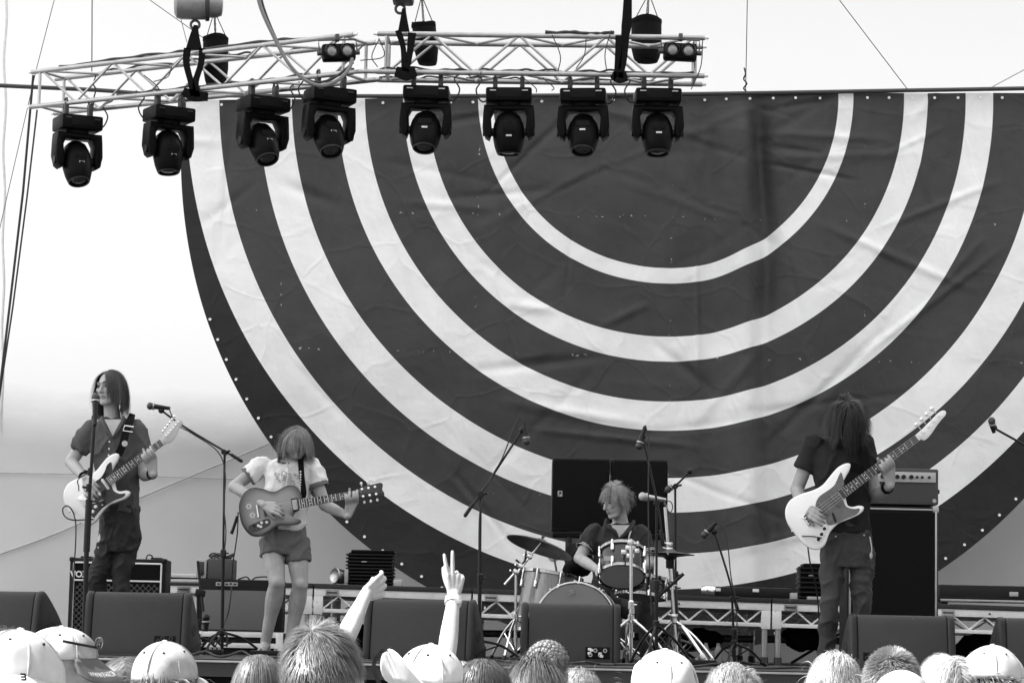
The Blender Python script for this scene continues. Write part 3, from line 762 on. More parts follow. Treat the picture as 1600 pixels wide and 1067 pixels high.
# ================================================================== RISER AT THE BACK OF THE STAGE
RY = 20.0
joints = [258, 490, 738, 972, 1206, 1452, 1700]
def rail_y(px): return 911 + .0325 * (px - 490) if px > 490 else 911 + .02 * (px - 490)
LB = ['far left, behind the guitar amps', 'behind the bare-legged guitarist', 'behind the raised hands and floor tom', 'behind the drummer', 'carrying the long black case', 'behind the bass amplifier at the right edge']
def riser(i):
    xa, xb = joints[i], joints[i + 1]
    A, B = P(xa + 1.5, rail_y(xa), RY), P(xb - 1.5, rail_y(xb), RY)
    B.y = A.y = RY
    t = thing('stage_riser', 'aluminium riser section ' + LB[i], 'riser', V(((A.x + B.x) / 2, RY, 0)), 'low aluminium risers along the back of the stage')
    ux = (B - A).normalized(); L_ = (B - A).length; uz = V((-ux.z, 0, ux.x)); DP = 2.2
    def bx(nm, m, u0, u1, z0, z1, y0, y1, bev=.002):
        c = A + ux * (u0 + u1) / 2 + uz * (z0 + z1) / 2 + V((0, (y0 + y1) / 2, 0))
        R = Matrix((ux, V((0, 1, 0)), uz)).transposed()
        m_ = MB(); m_.box(c, (abs(u1 - u0), y1 - y0, abs(z1 - z0)), R, bev); return m_.build(nm, m, t)
    bx('deck_board', M_['deck'], 0, L_, -.036, 0, -.012, DP, .003)
    for y0, fr in ((0, 1), (DP - .06, 0)):
        bx('top_rail', M_['alupale'], 0, L_, -.094, -.038, y0, y0 + .05)
        bx('bottom_rail', M_['alupale'], .07, L_ - .07, -.222, -.192, y0 + .004, y0 + .045)
        for u in (0, L_ - .07):
            bx('corner_plate', M_['alupale'], u, u + .07, -.238, -.096, y0 - .003, y0 + .052)
        k = 9 if fr else 7; span = L_ - .14
        for j in range(k):
            u0 = .07 + span * j / k; u1 = .07 + span * (j + 1) / k
            a = A + ux * u0 + uz * (-.095 if j % 2 else -.192) + V((0, y0 + .025, 0)); b = A + ux * u1 + uz * (-.192 if j % 2 else -.095) + V((0, y0 + .025, 0))
            m_ = MB(); m_.cyl(a, b, .0075, n=7); m_.build('lattice_bar', M_['alupale'], t)
    for y0 in (.1, DP - .12):
        bx('side_rail', M_['alu'], .005, .05, -.094, -.038, .055, DP - .07) if y0 < 1 else bx('side_rail', M_['alu'], L_ - .05, L_ - .005, -.094, -.038, .055, DP - .07)
    for u in (.045, L_ - .045):
        for y in (.03, DP - .05):
            p = A + ux * u + V((0, y, 0))
            m_ = MB(); m_.cyl(V((p.x, p.y, .012)), V((p.x, p.y, p.z - .235)), .024, n=14); lg = m_.build('leg', M_['alu'], t)
            m_ = MB(); m_.cyl(V((p.x, p.y, 0)), V((p.x, p.y, .06)), .033, .03, 12); m_.build('foot', M_['darkmetal'], lg)
    bx('maker_plate', M_['alu'], .09, .19, -.088, -.046, -.007, -.0005, 0)
    bx('plate_hole', M_['dark'], .1, .18, -.073, -.062, -.0095, -.0078, 0)
    m_ = MB(); m_.cyl(A + ux * (L_ * .38) - uz * .066 + V((0, -.004, 0)), A + ux * (L_ * .38) - uz * .066 + V((0, .002, 0)), .008); m_.build('rivet', M_['dark'], t)
    if i in (3, 4, 2):
        za = .2
        m_ = MB(); m_.cyl(V((A.x + .05, RY + .9, za)), V((B.x - .05, RY + .9, za)), .03); m_.build('cross_tube', M_['darkmetal'], t)
        for s_ in (0, 1):
            xs = (A.x + .3, A.x + .7); m_ = MB(); m_.cyl(V((xs[s_] , RY + 1.4, .01)), V((xs[1 - s_], RY + 1.4, .26)), .012, n=8); m_.build('cross_brace', M_['darkmetal'], t)
for i in range(6): riser(i)
def RT(px, Y=20.6):
    """z of the riser deck in column px"""
    return P(px, rail_y(px), RY).z
# dark clutter below the risers
def lump(px, y0, y1, wpx, Y, nm, label, m='bagcloth', cat='bag', group=None, seed=0):
    a, b = P(px, y1, Y), P(px, y0, Y); r = wpx / 2 * MPP(Y); h = b.z - a.z
    t = MB(); t.ell((a + b) / 2, (r, min(r, .22), h / 2), nu=26, nv=18)
    for q in range(5):
        rr = random.Random(seed * 7 + q); t.ell((a + b) / 2 + V((rr.uniform(-.6, .6) * r, rr.uniform(-.1, .05), rr.uniform(-.4, .2) * h)), (r * .4, .1, h * .3), nu=14, nv=9)
    o = remesh(t, nm, M_[m], None, .012, 3, .03, 6)
    return tag(o, label, cat, group)

# ================================================================== FLOOR MONITORS (wedges, backs to the crowd)
def wedge(x0, x1, ytop, Y, label, panel=None, depth=.48, rot=0.0, lights=0):
    a, b = P(x0, ytop, Y), P(x1, ytop, Y)
    W = (b - a).length; H = (a.z + b.z) / 2 - .002; c = V(((a.x + b.x) / 2, Y, 0))
    t = thing('floor_monitor', label, 'monitor', (0, 0, 0), 'wedge monitors along the stage front')
    # side profile (y back to the band, z): flat slightly leaning back towards the crowd, curved nose
    pr = [(0, .006), (.0, .05), (.025, H * .6), (.05, H * .93), (.085, H), (.12, H * .995), (depth * .42, H * .86), (depth * .68, H * .6), (depth * .9, H * .3), (depth, .1), (depth * .97, .02), (depth * .9, .006)]
    pr2 = [(p.x, p.y) for p in catmull([V((y, z, 0)) for y, z in pr], 3)]
    e = .05
    m_ = MB(); m_.prism(pr2, (V((-W / 2 + e, 0, 0)), YA, ZA, XA), 0, W - 2 * e, .006); m_.build('cabinet', M_['monitor'], t)
    for x in (-W / 2, W / 2 - e + .001):
        m_ = MB(); big = [(y * 1.02 - .006, z * 1.012 if z > .01 else z) for y, z in pr2]
        m_.prism(big, (V((x, 0, 0)), YA, ZA, XA), 0, e - .002, .014); sd = m_.build('end_cheek', M_['monitoredge'], t)
        xo = x - .001 if x < 0 else x + e - .001
        m_ = MB(); m_.prism([(.2 + .07 * math.cos(q), H * .42 + .035 * math.sin(q)) for q in [2 * PI * k / 20 for k in range(20)]], (V((xo - .002, 0, 0)), YA, ZA, XA), 0, .004); m_.build('handle_recess', M_['dark'], sd)
    if panel:
        u, z, pw, ph = panel
        px_ = -W / 2 + u * W
        n = V((0, -1, .12)).normalized(); up = V((0, .12, 1)).normalized()
        o = V((px_, -.002 + z * .07, z))
        m_ = MB(); m_.prism([(-pw / 2, -ph / 2), (pw / 2, -ph / 2), (pw / 2, ph / 2), (-pw / 2, ph / 2)], (o, XA, up, n), -.012, .006, .002); pn = m_.build('socket_plate', M_['blackmatte'], t)
        for k in range(4):
            q = o + XA * (pw * (-.3 + .2 * k)) + up * (ph * (.18 if k % 2 else -.2))
            m_ = MB(); m_.lathe([(.008, .006), (.013, .012), (.013, .016), (.008, .016)], q, n, 12, True); m_.build('socket', M_['alu'] if lights else M_['darkmetal'], pn)
        if lights:
            for u_, v_ in ((-.33, .28), (-.26, .2), (-.34, -.05), (.1, -.08), (.16, -.3)):
                m_ = MB(); m_.box(o + XA * (pw * u_) + up * (ph * v_) + n * .009, (.022, .012, .016), bev=.003); m_.build('connector', M_['alupale'], pn)
    t.location = c; t.rotation_euler = (0, 0, rot)
    return t
wedge(-75, 66, 923, 16.0, 'dark floor monitor cut by the left picture edge, its curved end showing', rot=-.28)
wedge(131, 297, 925, 15.9, 'dark floor monitor at the feet of the singer with the white guitar', (.78, .1, .13, .05), rot=-.06)
wedge(566, 742, 936, 16.1, 'dark floor monitor behind the two raised arms', (.75, .09, .13, .05), rot=-.17)
wedge(815, 971, 943, 16.4, 'dark floor monitor in front of the bass drum with plugs in its socket plate', (.77, .075, .155, .075), lights=1)
wedge(1329, 1495, 961, 15.5, 'dark floor monitor in front of the bass cabinet', (.2, .09, .1, .05), rot=.02)
wedge(1562, 1712, 966, 15.7, 'dark floor monitor cut by the right picture edge')

# ================================================================== AMPLIFIERS AND CASES
def boxpx(x0, x1, y0, y1, Y):
    a, b = P(x0, y1, Y), P(x1, y0, Y)
    return V(((a.x + b.x) / 2, Y, (P((x0 + x1) / 2, y1, Y).z + P((x0 + x1) / 2, y0, Y).z) / 2)), P(x1, y0, Y).x - P(x0, y0, Y).x, P(x0, y0, Y).z - P(x0, y1, Y).z
# singer's amplifier
Y = 18.9
c, W, H = boxpx(106, 257, 872, 1012, Y); H += c.z - H / 2; c.z = H / 2; DPT = .3
t = thing('guitar_amplifier', 'black guitar amplifier with diamond grille and white piping behind the singer', 'amplifier', V((c.x, Y, 0)))
m_ = MB(); m_.box(c + YA * (DPT / 2 + .012), (W, DPT, H), bev=.016); m_.build('cabinet', M_['tolex'], t)
zt = P(180, 872 + 28, Y).z; zs = P(180, 907, Y).z
ins = .034
x0, x1 = c.x - W / 2 + ins, c.x + W / 2 - ins
zt = H - .035
m_ = MB(); m_.box(((x0 + x1) / 2, Y + .008, (zt + zs) / 2 + .006), (x1 - x0, .012, zt - zs - .02)); m_.build('upper_baffle', M_['grille'], t)
m_ = MB(); m_.box(((x0 + x1) / 2, Y + .009, (zs + .04) / 2), (x1 - x0, .010, zs - .06)); lowb = m_.build('grille_cloth', M_['grille'], t)
# diamond weave: proud diagonal cords
m_ = MB(); step = .042; zz0, zz1 = .02, zs - .022
k = -int((zz1 - zz0) / step) - 1
while True:
    u = x0 + k * step
    if u > x1: break
    for s_ in (1, -1):
        p = []
        ua = u if s_ > 0 else u + (zz1 - zz0)
        for f in range(25):
            zz = zz0 + (zz1 - zz0) * f / 24; xx = ua + s_ * (zz - zz0)
            if x0 < xx < x1: p.append(V((xx, Y + .003, zz)))
        if len(p) > 1: m_.tube(p, .003, 4)
    k += 1
o = m_.build('diamond_weave', mat('grille_cord', .085, .7), t); o['kind'] = 'stuff'
for nm, a, b in (('piping', (x0, zt), (x1, zt)), ('piping', (x0, zt), (x0, .03)), ('piping', (x1, zt), (x1, .03)), ('piping', (x0, zs), (x1, zs))):
    m_ = MB(); m_.cyl(V((a[0], Y, a[1])), V((b[0], Y, b[1])), .0065, n=8); m_.build(nm, M_['whiteplastic'], t)
m_ = text_mesh('VOX', .062, FRONT((P(124, 897, Y).x, Y + .0005, P(124, 897, Y).z)), .003, .0022); m_.build('maker_lettering', M_['whiteplastic'], t, 0)
for x in (c.x - W * .35, c.x + W * .38):
    m_ = MB(); m_.box((x, Y + .15, H + .006), (.08, .16, .016), bev=.006); m_.build('top_vent', M_['black'], t)
for sx in (-1, 1):
    m_ = MB(); m_.box((c.x + sx * (W / 2 - .012), Y + .03, H - .012), (.034, .05, .034), bev=.012); m_.build('corner_guard', M_['black'], t)
cable('amp_lead', [P(228, 874, 19.0), P(231, 867, 19.0), P(237, 868, 19.05), P(240, 876, 19.1)], .005, 'small loop of lead on top of the amplifier behind the singer', 'cable', 5, 'leads on the stage')

# stack beside: white cases behind the amps
Y = 19.4
c, W, H = boxpx(252, 318, 893, 905, Y)
t = thing('keyboard_case', 'pale flat case lying behind the amplifiers left of the guitarist', 'case', c - ZA * H / 2)
m_ = MB(); m_.box(c + YA * .15, (W, .3, H * .5), bev=.004); m_.build('lid', M_['alupale'], t)
m_ = MB(); m_.box(c + YA * .15 - ZA * (H * .5 + .008), (W, .3, .022), bev=.003); m_.build('tray', M_['alupale'], t)
m_ = MB(); m_.box(c + YA * .16 - ZA * (H * .27), (W * .98, .28, .02)); m_.build('seal', M_['dark'], t)
# grey combo on a flight case
Y = 18.8
c, W, H = boxpx(311, 438, 905, 986, Y)
zb = P(375, 986, Y).z; zt = P(375, 905, Y).z
t = thing('combo_amplifier', 'grey-fronted combo amplifier behind the bare-legged guitarist', 'amplifier', V((c.x, Y, zb)))
m_ = MB(); m_.box(c + YA * .16, (W + .02, .3, H), bev=.012); m_.build('cabinet', M_['tolex'], t)
m_ = MB(); m_.box(c + V((-.012, .006, -.035)), (W - .07, .014, H - .09), bev=.003); m_.build('speaker_grille', M_['greygrille'], t)
m_ = MB(); m_.box(V((c.x - .1, Y + .004, zt - .035)), (.16, .01, .028)); pn = m_.build('name_plate', M_['panelgrey'], t)
for k in range(5):
    m_ = MB(); m_.box(V((c.x - .16 + .03 * k, Y - .003, zt - .035 + .003 * (k % 2))), (.018, .004, .012)); m_.build('plate_mark', M_['dark'], pn)
t = thing('flight_case', 'dark flight case with pale metal edges under the grey combo amplifier', 'case', V((c.x, Y, 0)))
m_ = MB(); m_.box(V((c.x, Y + .2, zb / 2 - .002)), (W + .04, .36, zb - .01)); m_.build('case_body', M_['tolex'], t)
for z in (zb - .024, max(.028, P(375, 1008, Y).z)):
    m_ = MB(); m_.box(V((c.x, Y + .014, z)), (W + .05, .03, .036), bev=.004); m_.build('metal_edge', M_['alupale'], t)
for sx in (-1, 1):
    m_ = MB(); m_.box(V((c.x + sx * (W / 2 + .0), Y + .01, zb / 2)), (.05, .034, zb - .012), bev=.004); m_.build('corner_plate', M_['alupale'], t)
# small amp head on top with bright side
a_ = P(333, 905, 18.85)
t = thing('small_amp_head', 'small dark box with pale handled end on the grey combo amplifier', 'amplifier', V((a_.x, 18.9, zt)))
W = P(370, 880, 18.9).x - P(318, 880, 18.9).x; H = P(340, 873, 18.9).z - zt
m_ = MB(); m_.box(V((a_.x + .045, 19.02, zt + H / 2 + .002)), (W * .78, .24, H), bev=.008); m_.build('cabinet', mat('grey_vinyl', .06, .6, bump=.3), t)
m_ = MB(); m_.box(V((a_.x - .095, 19.0, zt + H / 2)), (.075, .22, H * .92), bev=.006); m_.build('end_panel', M_['panelgrey'], t)
m_ = MB(); m_.box(V((a_.x - .095, 18.888, zt + H * .55)), (.042, .008, H * .6), bev=.003); m_.build('handle_recess', M_['darkmetal'], t)
m_ = MB(); m_.ell(V((a_.x - .092, 18.884, zt + H * .3)), (.02, .006, .022)); m_.build('knob', M_['dark'], t)
m_ = MB()
for k in range(3):
    m_.tube([V((a_.x + .04 + (.07 + .01 * k) * math.cos(q), 19.0 + .07 * math.sin(q), zt + H + .014 + .009 * k + .012 * math.sin(3 * q + k))) for q in [2 * PI * j / 22 for j in range(22)]], .007, 6, True)
tag(m_.build('coiled_cable', M_['cable']), 'coil of black cable lying on the small dark box behind the guitarist', 'cable')
cable('amp_lead', [P(372, 905, 18.95), P(385, 901, 18.9), P(392, 907, 18.9), P(400, 902, 18.9), P(418, 901, 18.95), P(425, 905, 19.0)], .006, 'lead looping over the top of the grey combo amplifier', 'cable', 6, 'leads on the stage')
cable('amp_lead', [P(362, 916, 18.72), P(360, 935, 18.7), P(357, 955, 18.7), P(352, 970, 18.7), P(345, 990, 18.6), P(336, 1010, 18.5)], .0055, 'thin lead hanging down the front of the grey combo', 'cable', 6, 'leads on the stage')
cable('amp_lead', [P(333, 1008, 18.3), P(338, 990, 18.3), P(347, 985, 18.3), P(355, 995, 18.3), P(354, 1010, 18.3)], .007, 'black lead arching up from the floor left of the bare feet', 'cable', 6, 'leads on the stage')

# slatted black fan case on riser, silver lamp beside it
def finned(px0, px1, y0, y1, Y, label, nf=9):
    c, W, H = boxpx(px0, px1, y0, y1, Y); zb = RT((px0 + px1) / 2) + .002; H = c.z + H / 2 - zb; c.z = zb + H / 2
    t = thing('finned_light', label, 'stage light', V((c.x, Y, zb)))
    m_ = MB(); m_.box(c + V((0, .16, 0)), (W * .94, .26, H * .97), bev=.03); m_.build('housing', M_['lightbody'], t)
    for k in range(nf):
        z = zb + H * (.1 + .8 * k / (nf - 1))
        m_ = MB(); m_.box(V((c.x, Y + .13, z)), (W, .28, H * .04), bev=.003); m_.build('fin', M_['black'], t)
    m_ = MB(); m_.box(V((c.x + .02, Y + .12, zb + H * .985)), (W * .9, .24, .03), bev=.012); m_.build('top_cover', M_['lightbody'], t)
    m_ = MB(); m_.box(V((c.x - W * .12, Y - .014, zb + H * .7)), (.04, .004, .008)); m_.build('label', M_['panelgrey'], t)
    return t
finned(540, 616, 861, 909, 20.5, 'black finned floor light on the riser behind the raised fist')
finned(1249, 1297, 882, 926, 20.6, 'black finned floor light on the riser behind the bassist', 7)
a_ = P(531, 897, 20.35); zb = RT(531)
t = thing('par_lamp', 'small chrome can lamp lying beside the finned floor light', 'stage light', V((a_.x, 20.35, zb)))
m_ = MB(); m_.lathe([(.001, -.07), (.04, -.066), (.055, -.04), (.06, .02), (.066, .045), (.06, .055), (.045, .045)], V((a_.x, 20.35, zb + .068)), (-.75, -.6, .1), 20); m_.build('can', mat('dull_chrome', .3, .25, 1.0, var=.3), t)
m_ = MB(); m_.box(V((a_.x + .055, 20.3, zb + .07)), (.03, .05, .11), bev=.005); m_.build('bracket', M_['alu'], t)
a_ = P(622, 904, 20.3); zb = RT(622)
m_ = MB(); m_.box(V((a_.x, 20.3, zb + .03)), (.07, .06, .055), bev=.008)
tag(m_.build('junction_box', M_['panelgrey']), 'small pale box on the riser right of the finned floor light', 'box')
# long black case and effects on the riser, right
c, W, H = boxpx(1108, 1238, 913, 929, 20.4); zb = RT(1170) + .002
t = thing('equipment_case', 'long low black case lying on the riser left of the bassist', 'case', V((c.x, 20.4, zb)))
m_ = MB(); m_.box(V((c.x, 20.55, zb + .045)), (W, .3, .085), bev=.02); m_.build('case_body', M_['black'], t)
for x in (.4, -.06):
    m_ = MB(); m_.box(V((c.x - W * x, 20.395, zb + .062)), (.05, .012, .024), bev=.003); m_.build('latch', M_['alupale'], t)
m_ = MB(); m_.lathe([(.001, -.06), (.03, -.058), (.04, -.03), (.045, .03), (.038, .05), (.001, .052)], V((P(1108, 920, 20.3).x, 20.3, RT(1108) + .048)), (.9, -.2, -.1), 16)
tag(m_.build('chrome_lamp', M_['chrome']), 'small shiny lamp at the left end of the long black case', 'stage light')
for px, w_, h_, lb in ((1240, .055, .05, 'small pale junction box on the riser beside the long black case'), (1272, .11, .026, 'flat silver effects box on the riser behind the bassist legs')):
    a_ = P(px, 925, 20.25); m_ = MB(); m_.box(V((a_.x, 20.25, RT(px) + h_ / 2 + .002)), (w_, .06, h_), bev=.006); tag(m_.build('effects_box', M_['panelgrey']), lb, 'box')
# right edge of the stage: black flat case with rail
c, W, H = boxpx(1470, 1660, 915, 941, 20.35); zb = RT(1560) + .03
t = thing('equipment_case', 'black flat case on the riser at the right picture edge', 'case', V((c.x, 20.4, zb)))
m_ = MB(); m_.box(V((c.x, 20.6, zb + .07)), (W, .42, .13), bev=.012); m_.build('case_body', M_['black'], t)
m_ = MB(); m_.box(V((c.x, 20.37, zb + .012)), (W, .03, .018), bev=.003); m_.build('metal_edge', M_['alu'], t)
m_ = MB(); m_.box(V((P(1585, 930, 20.35).x, 20.372, zb + .07)), (.07, .012, .035), bev=.004); m_.build('latch', M_['panelgrey'], t)
for px in (1478, 1640):
    m_ = MB(); m_.box(V((P(px, 930, 20.35).x, 20.5, zb - .015)), (.05, .2, .026)); m_.build('foot', M_['black'], t)
# dark clutter under the risers
lump(1258, 978, 1012, 66, 20.9, 'cable_bag', 'black bag hanging in the shadow under the riser behind the bassist', seed=1)
lump(1375, 995, 1040, 60, 21.0, 'cable_bag', 'black bag on the floor behind the bass cabinet', seed=2)
lump(545, 972, 1022, 60, 20.8, 'cable_bag', 'dark bag under the riser behind the raised arm', seed=3)
lump(1090, 985, 1012, 70, 20.8, 'cable_bag', 'black bag under the riser right of the drum stands', seed=5)
lump(1540, 990, 1040, 90, 20.9, 'cable_bag', 'black bag under the riser at the right edge', seed=6)
a_ = P(1210, 1040, 19.6)
for px, lb in ((1103, 'left'), (1122, 'right')):
    q = P(px, 1025, 19.9); m_ = MB(); m_.lathe([(.001, 0), (.035, 0), (.035, .09), (.022, .12), (.014, .14), (.014, .16), (.001, .16)], V((q.x, 19.9, .0)), (0, 0, 1), 16)
    tag(m_.build('water_bottle', M_['drumhead']), lb.capitalize() + ' one of two small bottles on the floor under the riser', 'bottle')

# bass amplifier
Y = 17.6
c, W, H = boxpx(1324, 1466, 790, 1045, Y); ztop = P(1395, 790, Y).z
t = thing('bass_cabinet', 'tall black bass speaker cabinet with silver edging behind the bassist', 'speaker cabinet', V((c.x, Y, 0)))
m_ = MB(); m_.box(V((c.x, Y + .22, ztop / 2 + .01)), (W, .42, ztop - .025), bev=.012); m_.build('cabinet', M_['tolex'], t)
m_ = MB(); m_.box(V((c.x, Y + .006, ztop / 2 + .005)), (W - .06, .012, ztop - .1)); m_.build('speaker_grille', M_['grille'], t)
for sx in (-1, 1):
    m_ = MB(); m_.box(V((c.x + sx * (W / 2 - .018), Y + .003, ztop / 2)), (.014, .014, ztop - .06), bev=.003); m_.build('metal_edge', M_['alu'], t)
    m_ = MB(); m_.box(V((c.x + sx * (W / 2 - .02), Y + .02, ztop - .02)), (.045, .05, .045), bev=.012); m_.build('corner_guard', M_['alu'], t)
    m_ = MB(); m_.cyl(V((c.x + sx * W * .38, Y + .1, 0)), V((c.x + sx * W * .38, Y + .1, .03)), .03); m_.build('foot', M_['black'], t)
m_ = MB(); m_.box(V((c.x, Y + .003, ztop - .022)), (W - .08, .014, .012), bev=.003); m_.build('metal_edge', M_['alu'], t)
c2, W2, H2 = boxpx(1326, 1467, 731, 788, Y)
t = thing('bass_amp_head', 'dark bass amp head with pale knobbed control panel on top of the tall cabinet', 'amplifier', V((c2.x, Y, ztop)))
hz = P(1395, 731, Y).z
m_ = MB(); m_.box(V((c2.x, Y + .17, (hz + ztop) / 2 + .006)), (W2, .3, hz - ztop - .012), bev=.012); m_.build('cabinet', mat('grey_tolex', .045, .6, bump=.4, bscale=300), t)
zp = P(1420, 745, Y).z
m_ = MB(); m_.box(V((c2.x + .01, Y + .014, zp)), (W2 - .06, .012, .07), bev=.003); pn = m_.build('control_panel', M_['panelgrey'], t)
for k, px in enumerate((1345, 1362, 1379, 1392, 1402, 1412, 1424, 1433, 1441, 1452)):
    q = P(px, 745, Y); m_ = MB(); m_.cyl(V((q.x, Y + .008, zp)), V((q.x, Y - .012, zp)), .0145 if px < 1430 else .009, n=14); m_.build('knob', M_['black'], pn)
m_ = MB(); m_.box(V((c2.x + W2 / 2 + .012, Y + .15, (hz + ztop) / 2 - .02)), (.02, .1, .03), bev=.006); m_.build('side_handle', M_['black'], t)
m_ = MB(); m_.cyl(V((c2.x + W2 / 2 - .03, Y + .018, ztop + .04)), V((c2.x + W2 / 2 - .03, Y + .006, ztop + .04)), .014); m_.build('badge', M_['alu'], t)

# black speaker boxes behind the drummer
Y = 20.5
for k, (x0, x1, lb) in enumerate(((862, 953, 'left black speaker box behind the drummer with a small white badge'), (955, 1044, 'right black speaker box behind the drummer head and microphone'))):
    c, W, H = boxpx(x0, x1, 715 + k * 2, 829 + k * 2, Y)
    t = thing('speaker_box', lb, 'speaker', c - ZA * H / 2, 'pair of speaker boxes behind the drums')
    m_ = MB(); m_.box(c + YA * .2, (W - .006, .38, H), bev=.012); m_.build('cabinet', M_['black'], t)
    m_ = MB(); m_.box(c + YA * .004, (W - .035, .012, H - .035), bev=.003); m_.build('grille', M_['grille'], t)
    for sx in (-1, 1):
        m_ = MB(); m_.box(c + V((sx * (W / 2 - .012), .02, 0)), (.012, .03, H - .06), bev=.004); m_.build('side_trim', M_['blackmatte'], t)
    if k == 0:
        q = P(875, 771, Y); m_ = MB(); m_.box(V((q.x, Y - .004, q.z)), (.036, .004, .044)); bd = m_.build('badge', M_['panelgrey'], t)
        m_ = MB(); m_.box(V((q.x + .002, Y - .0075, q.z + .006)), (.02, .002, .02)); m_.box(V((q.x - .008, Y - .0075, q.z - .01)), (.006, .002, .014)); m_.build('badge_mark', M_['dark'], bd)
        zb = c.z - H / 2
xl, xr = P(864, 830, Y).x, P(1043, 830, Y).x
zr = RT(950)
t = thing('speaker_trestle', 'dark tube trestle holding up the pair of speaker boxes behind the drummer', 'trestle', V(((xl + xr) / 2, Y, zr)))
m_ = MB(); m_.box(V(((xl + xr) / 2, Y + .2, zb - .03)), (xr - xl, .36, .03), bev=.004); m_.build('shelf', M_['blackmatte'], t)
for x in (P(889, 870, Y).x, P(1018, 870, Y).x):
    for y in (.05, .34):
        m_ = MB(); m_.cyl(V((x, Y + y, zr)), V((x, Y + y, zb - .044)), .024); m_.build('leg', M_['blacksteel'], t)

# ================================================================== DRUM KIT
def drum(name, label, c, ax, r, dep, shell, nl=8, heads=('drumhead', 'drumhead'), group='drums of the kit', hoopm='hoop', fronthead=None):
    c = V(c); ax = V(ax).normalized()
    t = thing(name, label, 'drum', c, group)
    x = ax.orthogonal().normalized(); y = ax.cross(x); h = dep / 2
    m_ = MB(); m_.lathe([(r * .985, -h + .002), (r, -h + .012), (r, h - .012), (r * .985, h - .002)], c, ax, 48); m_.build('shell', M_[shell], t)
    for s_, hm in ((1, heads[0]), (-1, heads[1])):
        m_ = MB(); m_.lathe([(r + .004, s_ * (h + .006)), (r + .013, s_ * (h + .004)), (r + .013, s_ * (h - .018)), (r + .004, s_ * (h - .018))], c, ax, 48, True); m_.build('hoop', M_[hoopm], t)
        m_ = MB(); m_.lathe([(r * .99, s_ * (h - .004)), (r * .97, s_ * (h + .001)), (r * .5, s_ * (h + .0015)), (.001, s_ * (h + .0015))], c, ax, 48); m_.build('drumhead', M_[hm], t)
    for k in range(nl):
        d = x * math.cos(2 * PI * (k + .3) / nl) + y * math.sin(2 * PI * (k + .3) / nl)
        for s_ in (1, -1):
            p = c + d * (r + .012) + ax * (s_ * h * .52)
            m_ = MB(); m_.limb([p - ax * .02, p + ax * .02], [.011, .011], 8, 2); m_.build('lug', M_['chrome'], t)
            q = c + d * (r + .017)
            m_ = MB(); m_.cyl(q + ax * s_ * h * .5, q + ax * s_ * (h + .004), .004, n=6); m_.cyl(q + ax * s_ * (h - .03), q + ax * s_ * (h + .008), .0075, n=6); m_.build('tension_rod', M_['chrome'], t)
    return t
DY = 17.9
bdc = P(904, 974, DY)
t = drum('bass_drum', 'bass drum with dark smoked front head and pale hoop behind the centre monitor', bdc + YA * .2, (-.12, -1, .02), .275, .4, 'shell', 10, hoopm='alupale')
q = P(893, 925, DY) + V((0, -.012, 0)); m_ = MB()
for k in range(7): m_.box(q + V((.014 * math.cos(k * .9), .0, .016 * math.sin(k * 1.7))), (.016, .002, .006), Matrix.Rotation(k * .8, 3, 'Y'))
m_.build('head_emblem', mat('emblem_print', .28, .6), t)
drum('floor_tom', 'floor tom with silver wrapped shell left of the bass drum', P(856, 944, 18.35), (.16, .06, .98), .205, .44, 'shellsilver', 8)
rt_ = drum('rack_tom', 'small rack tom tilted to show its dark bottom head in front of the drummer', P(972, 882, 17.95), (.02, .50, .86), .155, .2, 'shell', 8, ('drumhead', 'coated'))
drum('snare_drum', 'shallow drum right of and below the rack tom', P(1003, 917, 18.25), (.1, .12, .98), .17, .14, 'shell', 8)
m_ = MB(); q = P(949, 872, 17.81); m_.box(q, (.045, .006, .03)); m_.build('maker_badge', M_['panelgrey'], rt_)

def tripod(t, px, ybase, Y, ytop, ylegs, spread, m, r=.012, lean=0, legs=(.2, 2.3, 4.4), r2=None, rubber=True):
    """upright tube and three legs; base on the stage floor"""
    b = P(px, ybase, Y); b.z = 0.0; tp = P(px + lean, ytop, Y)
    d = (tp - b).normalized()
    mid = b + d * ((tp - b).length * .5)
    m_ = MB(); m_.cyl(b + d * .03, mid, r, n=12); m_.build('lower_tube', m, t)
    m_ = MB(); m_.cyl(mid - d * .01, tp, (r2 or r * .75), n=12); m_.build('upper_tube', m, t)
    m_ = MB(); m_.lathe([(r, -.03), (r * 1.7, -.028), (r * 1.7, .02), (r, .03)], mid, d, 12, True); m_.cyl(mid, mid + V((.04, -.01, 0)), .006); m_.build('height_collar', m, t)
    hub = P(px, ylegs, Y); hub = b + d * max(.12, hub.z)
    m_ = MB(); m_.lathe([(r, -.03), (r * 1.8, -.02), (r * 1.8, .02), (r, .03)], hub, d, 12, True); m_.build('leg_hub', m, t)
    for a in legs:
        e = V((b.x + spread * math.cos(a), b.y + spread * math.sin(a), .012))
        m_ = MB(); m_.tube([hub, hub.lerp(e, .5) + ZA * .03, e], r * .72, 8, smooth=4); lg = m_.build('leg', m, t)
        if rubber:
            m_ = MB(); m_.limb([e + (hub - e).normalized() * .03, e], [.013, .014], 8, 2); m_.build('rubber_foot', M_['black'], lg)
        m_ = MB(); m_.cyl(hub.lerp(e, .45) + ZA * .025, b + d * .06, r * .45, n=6); m_.build('strut', m, t)
    return b, tp, d
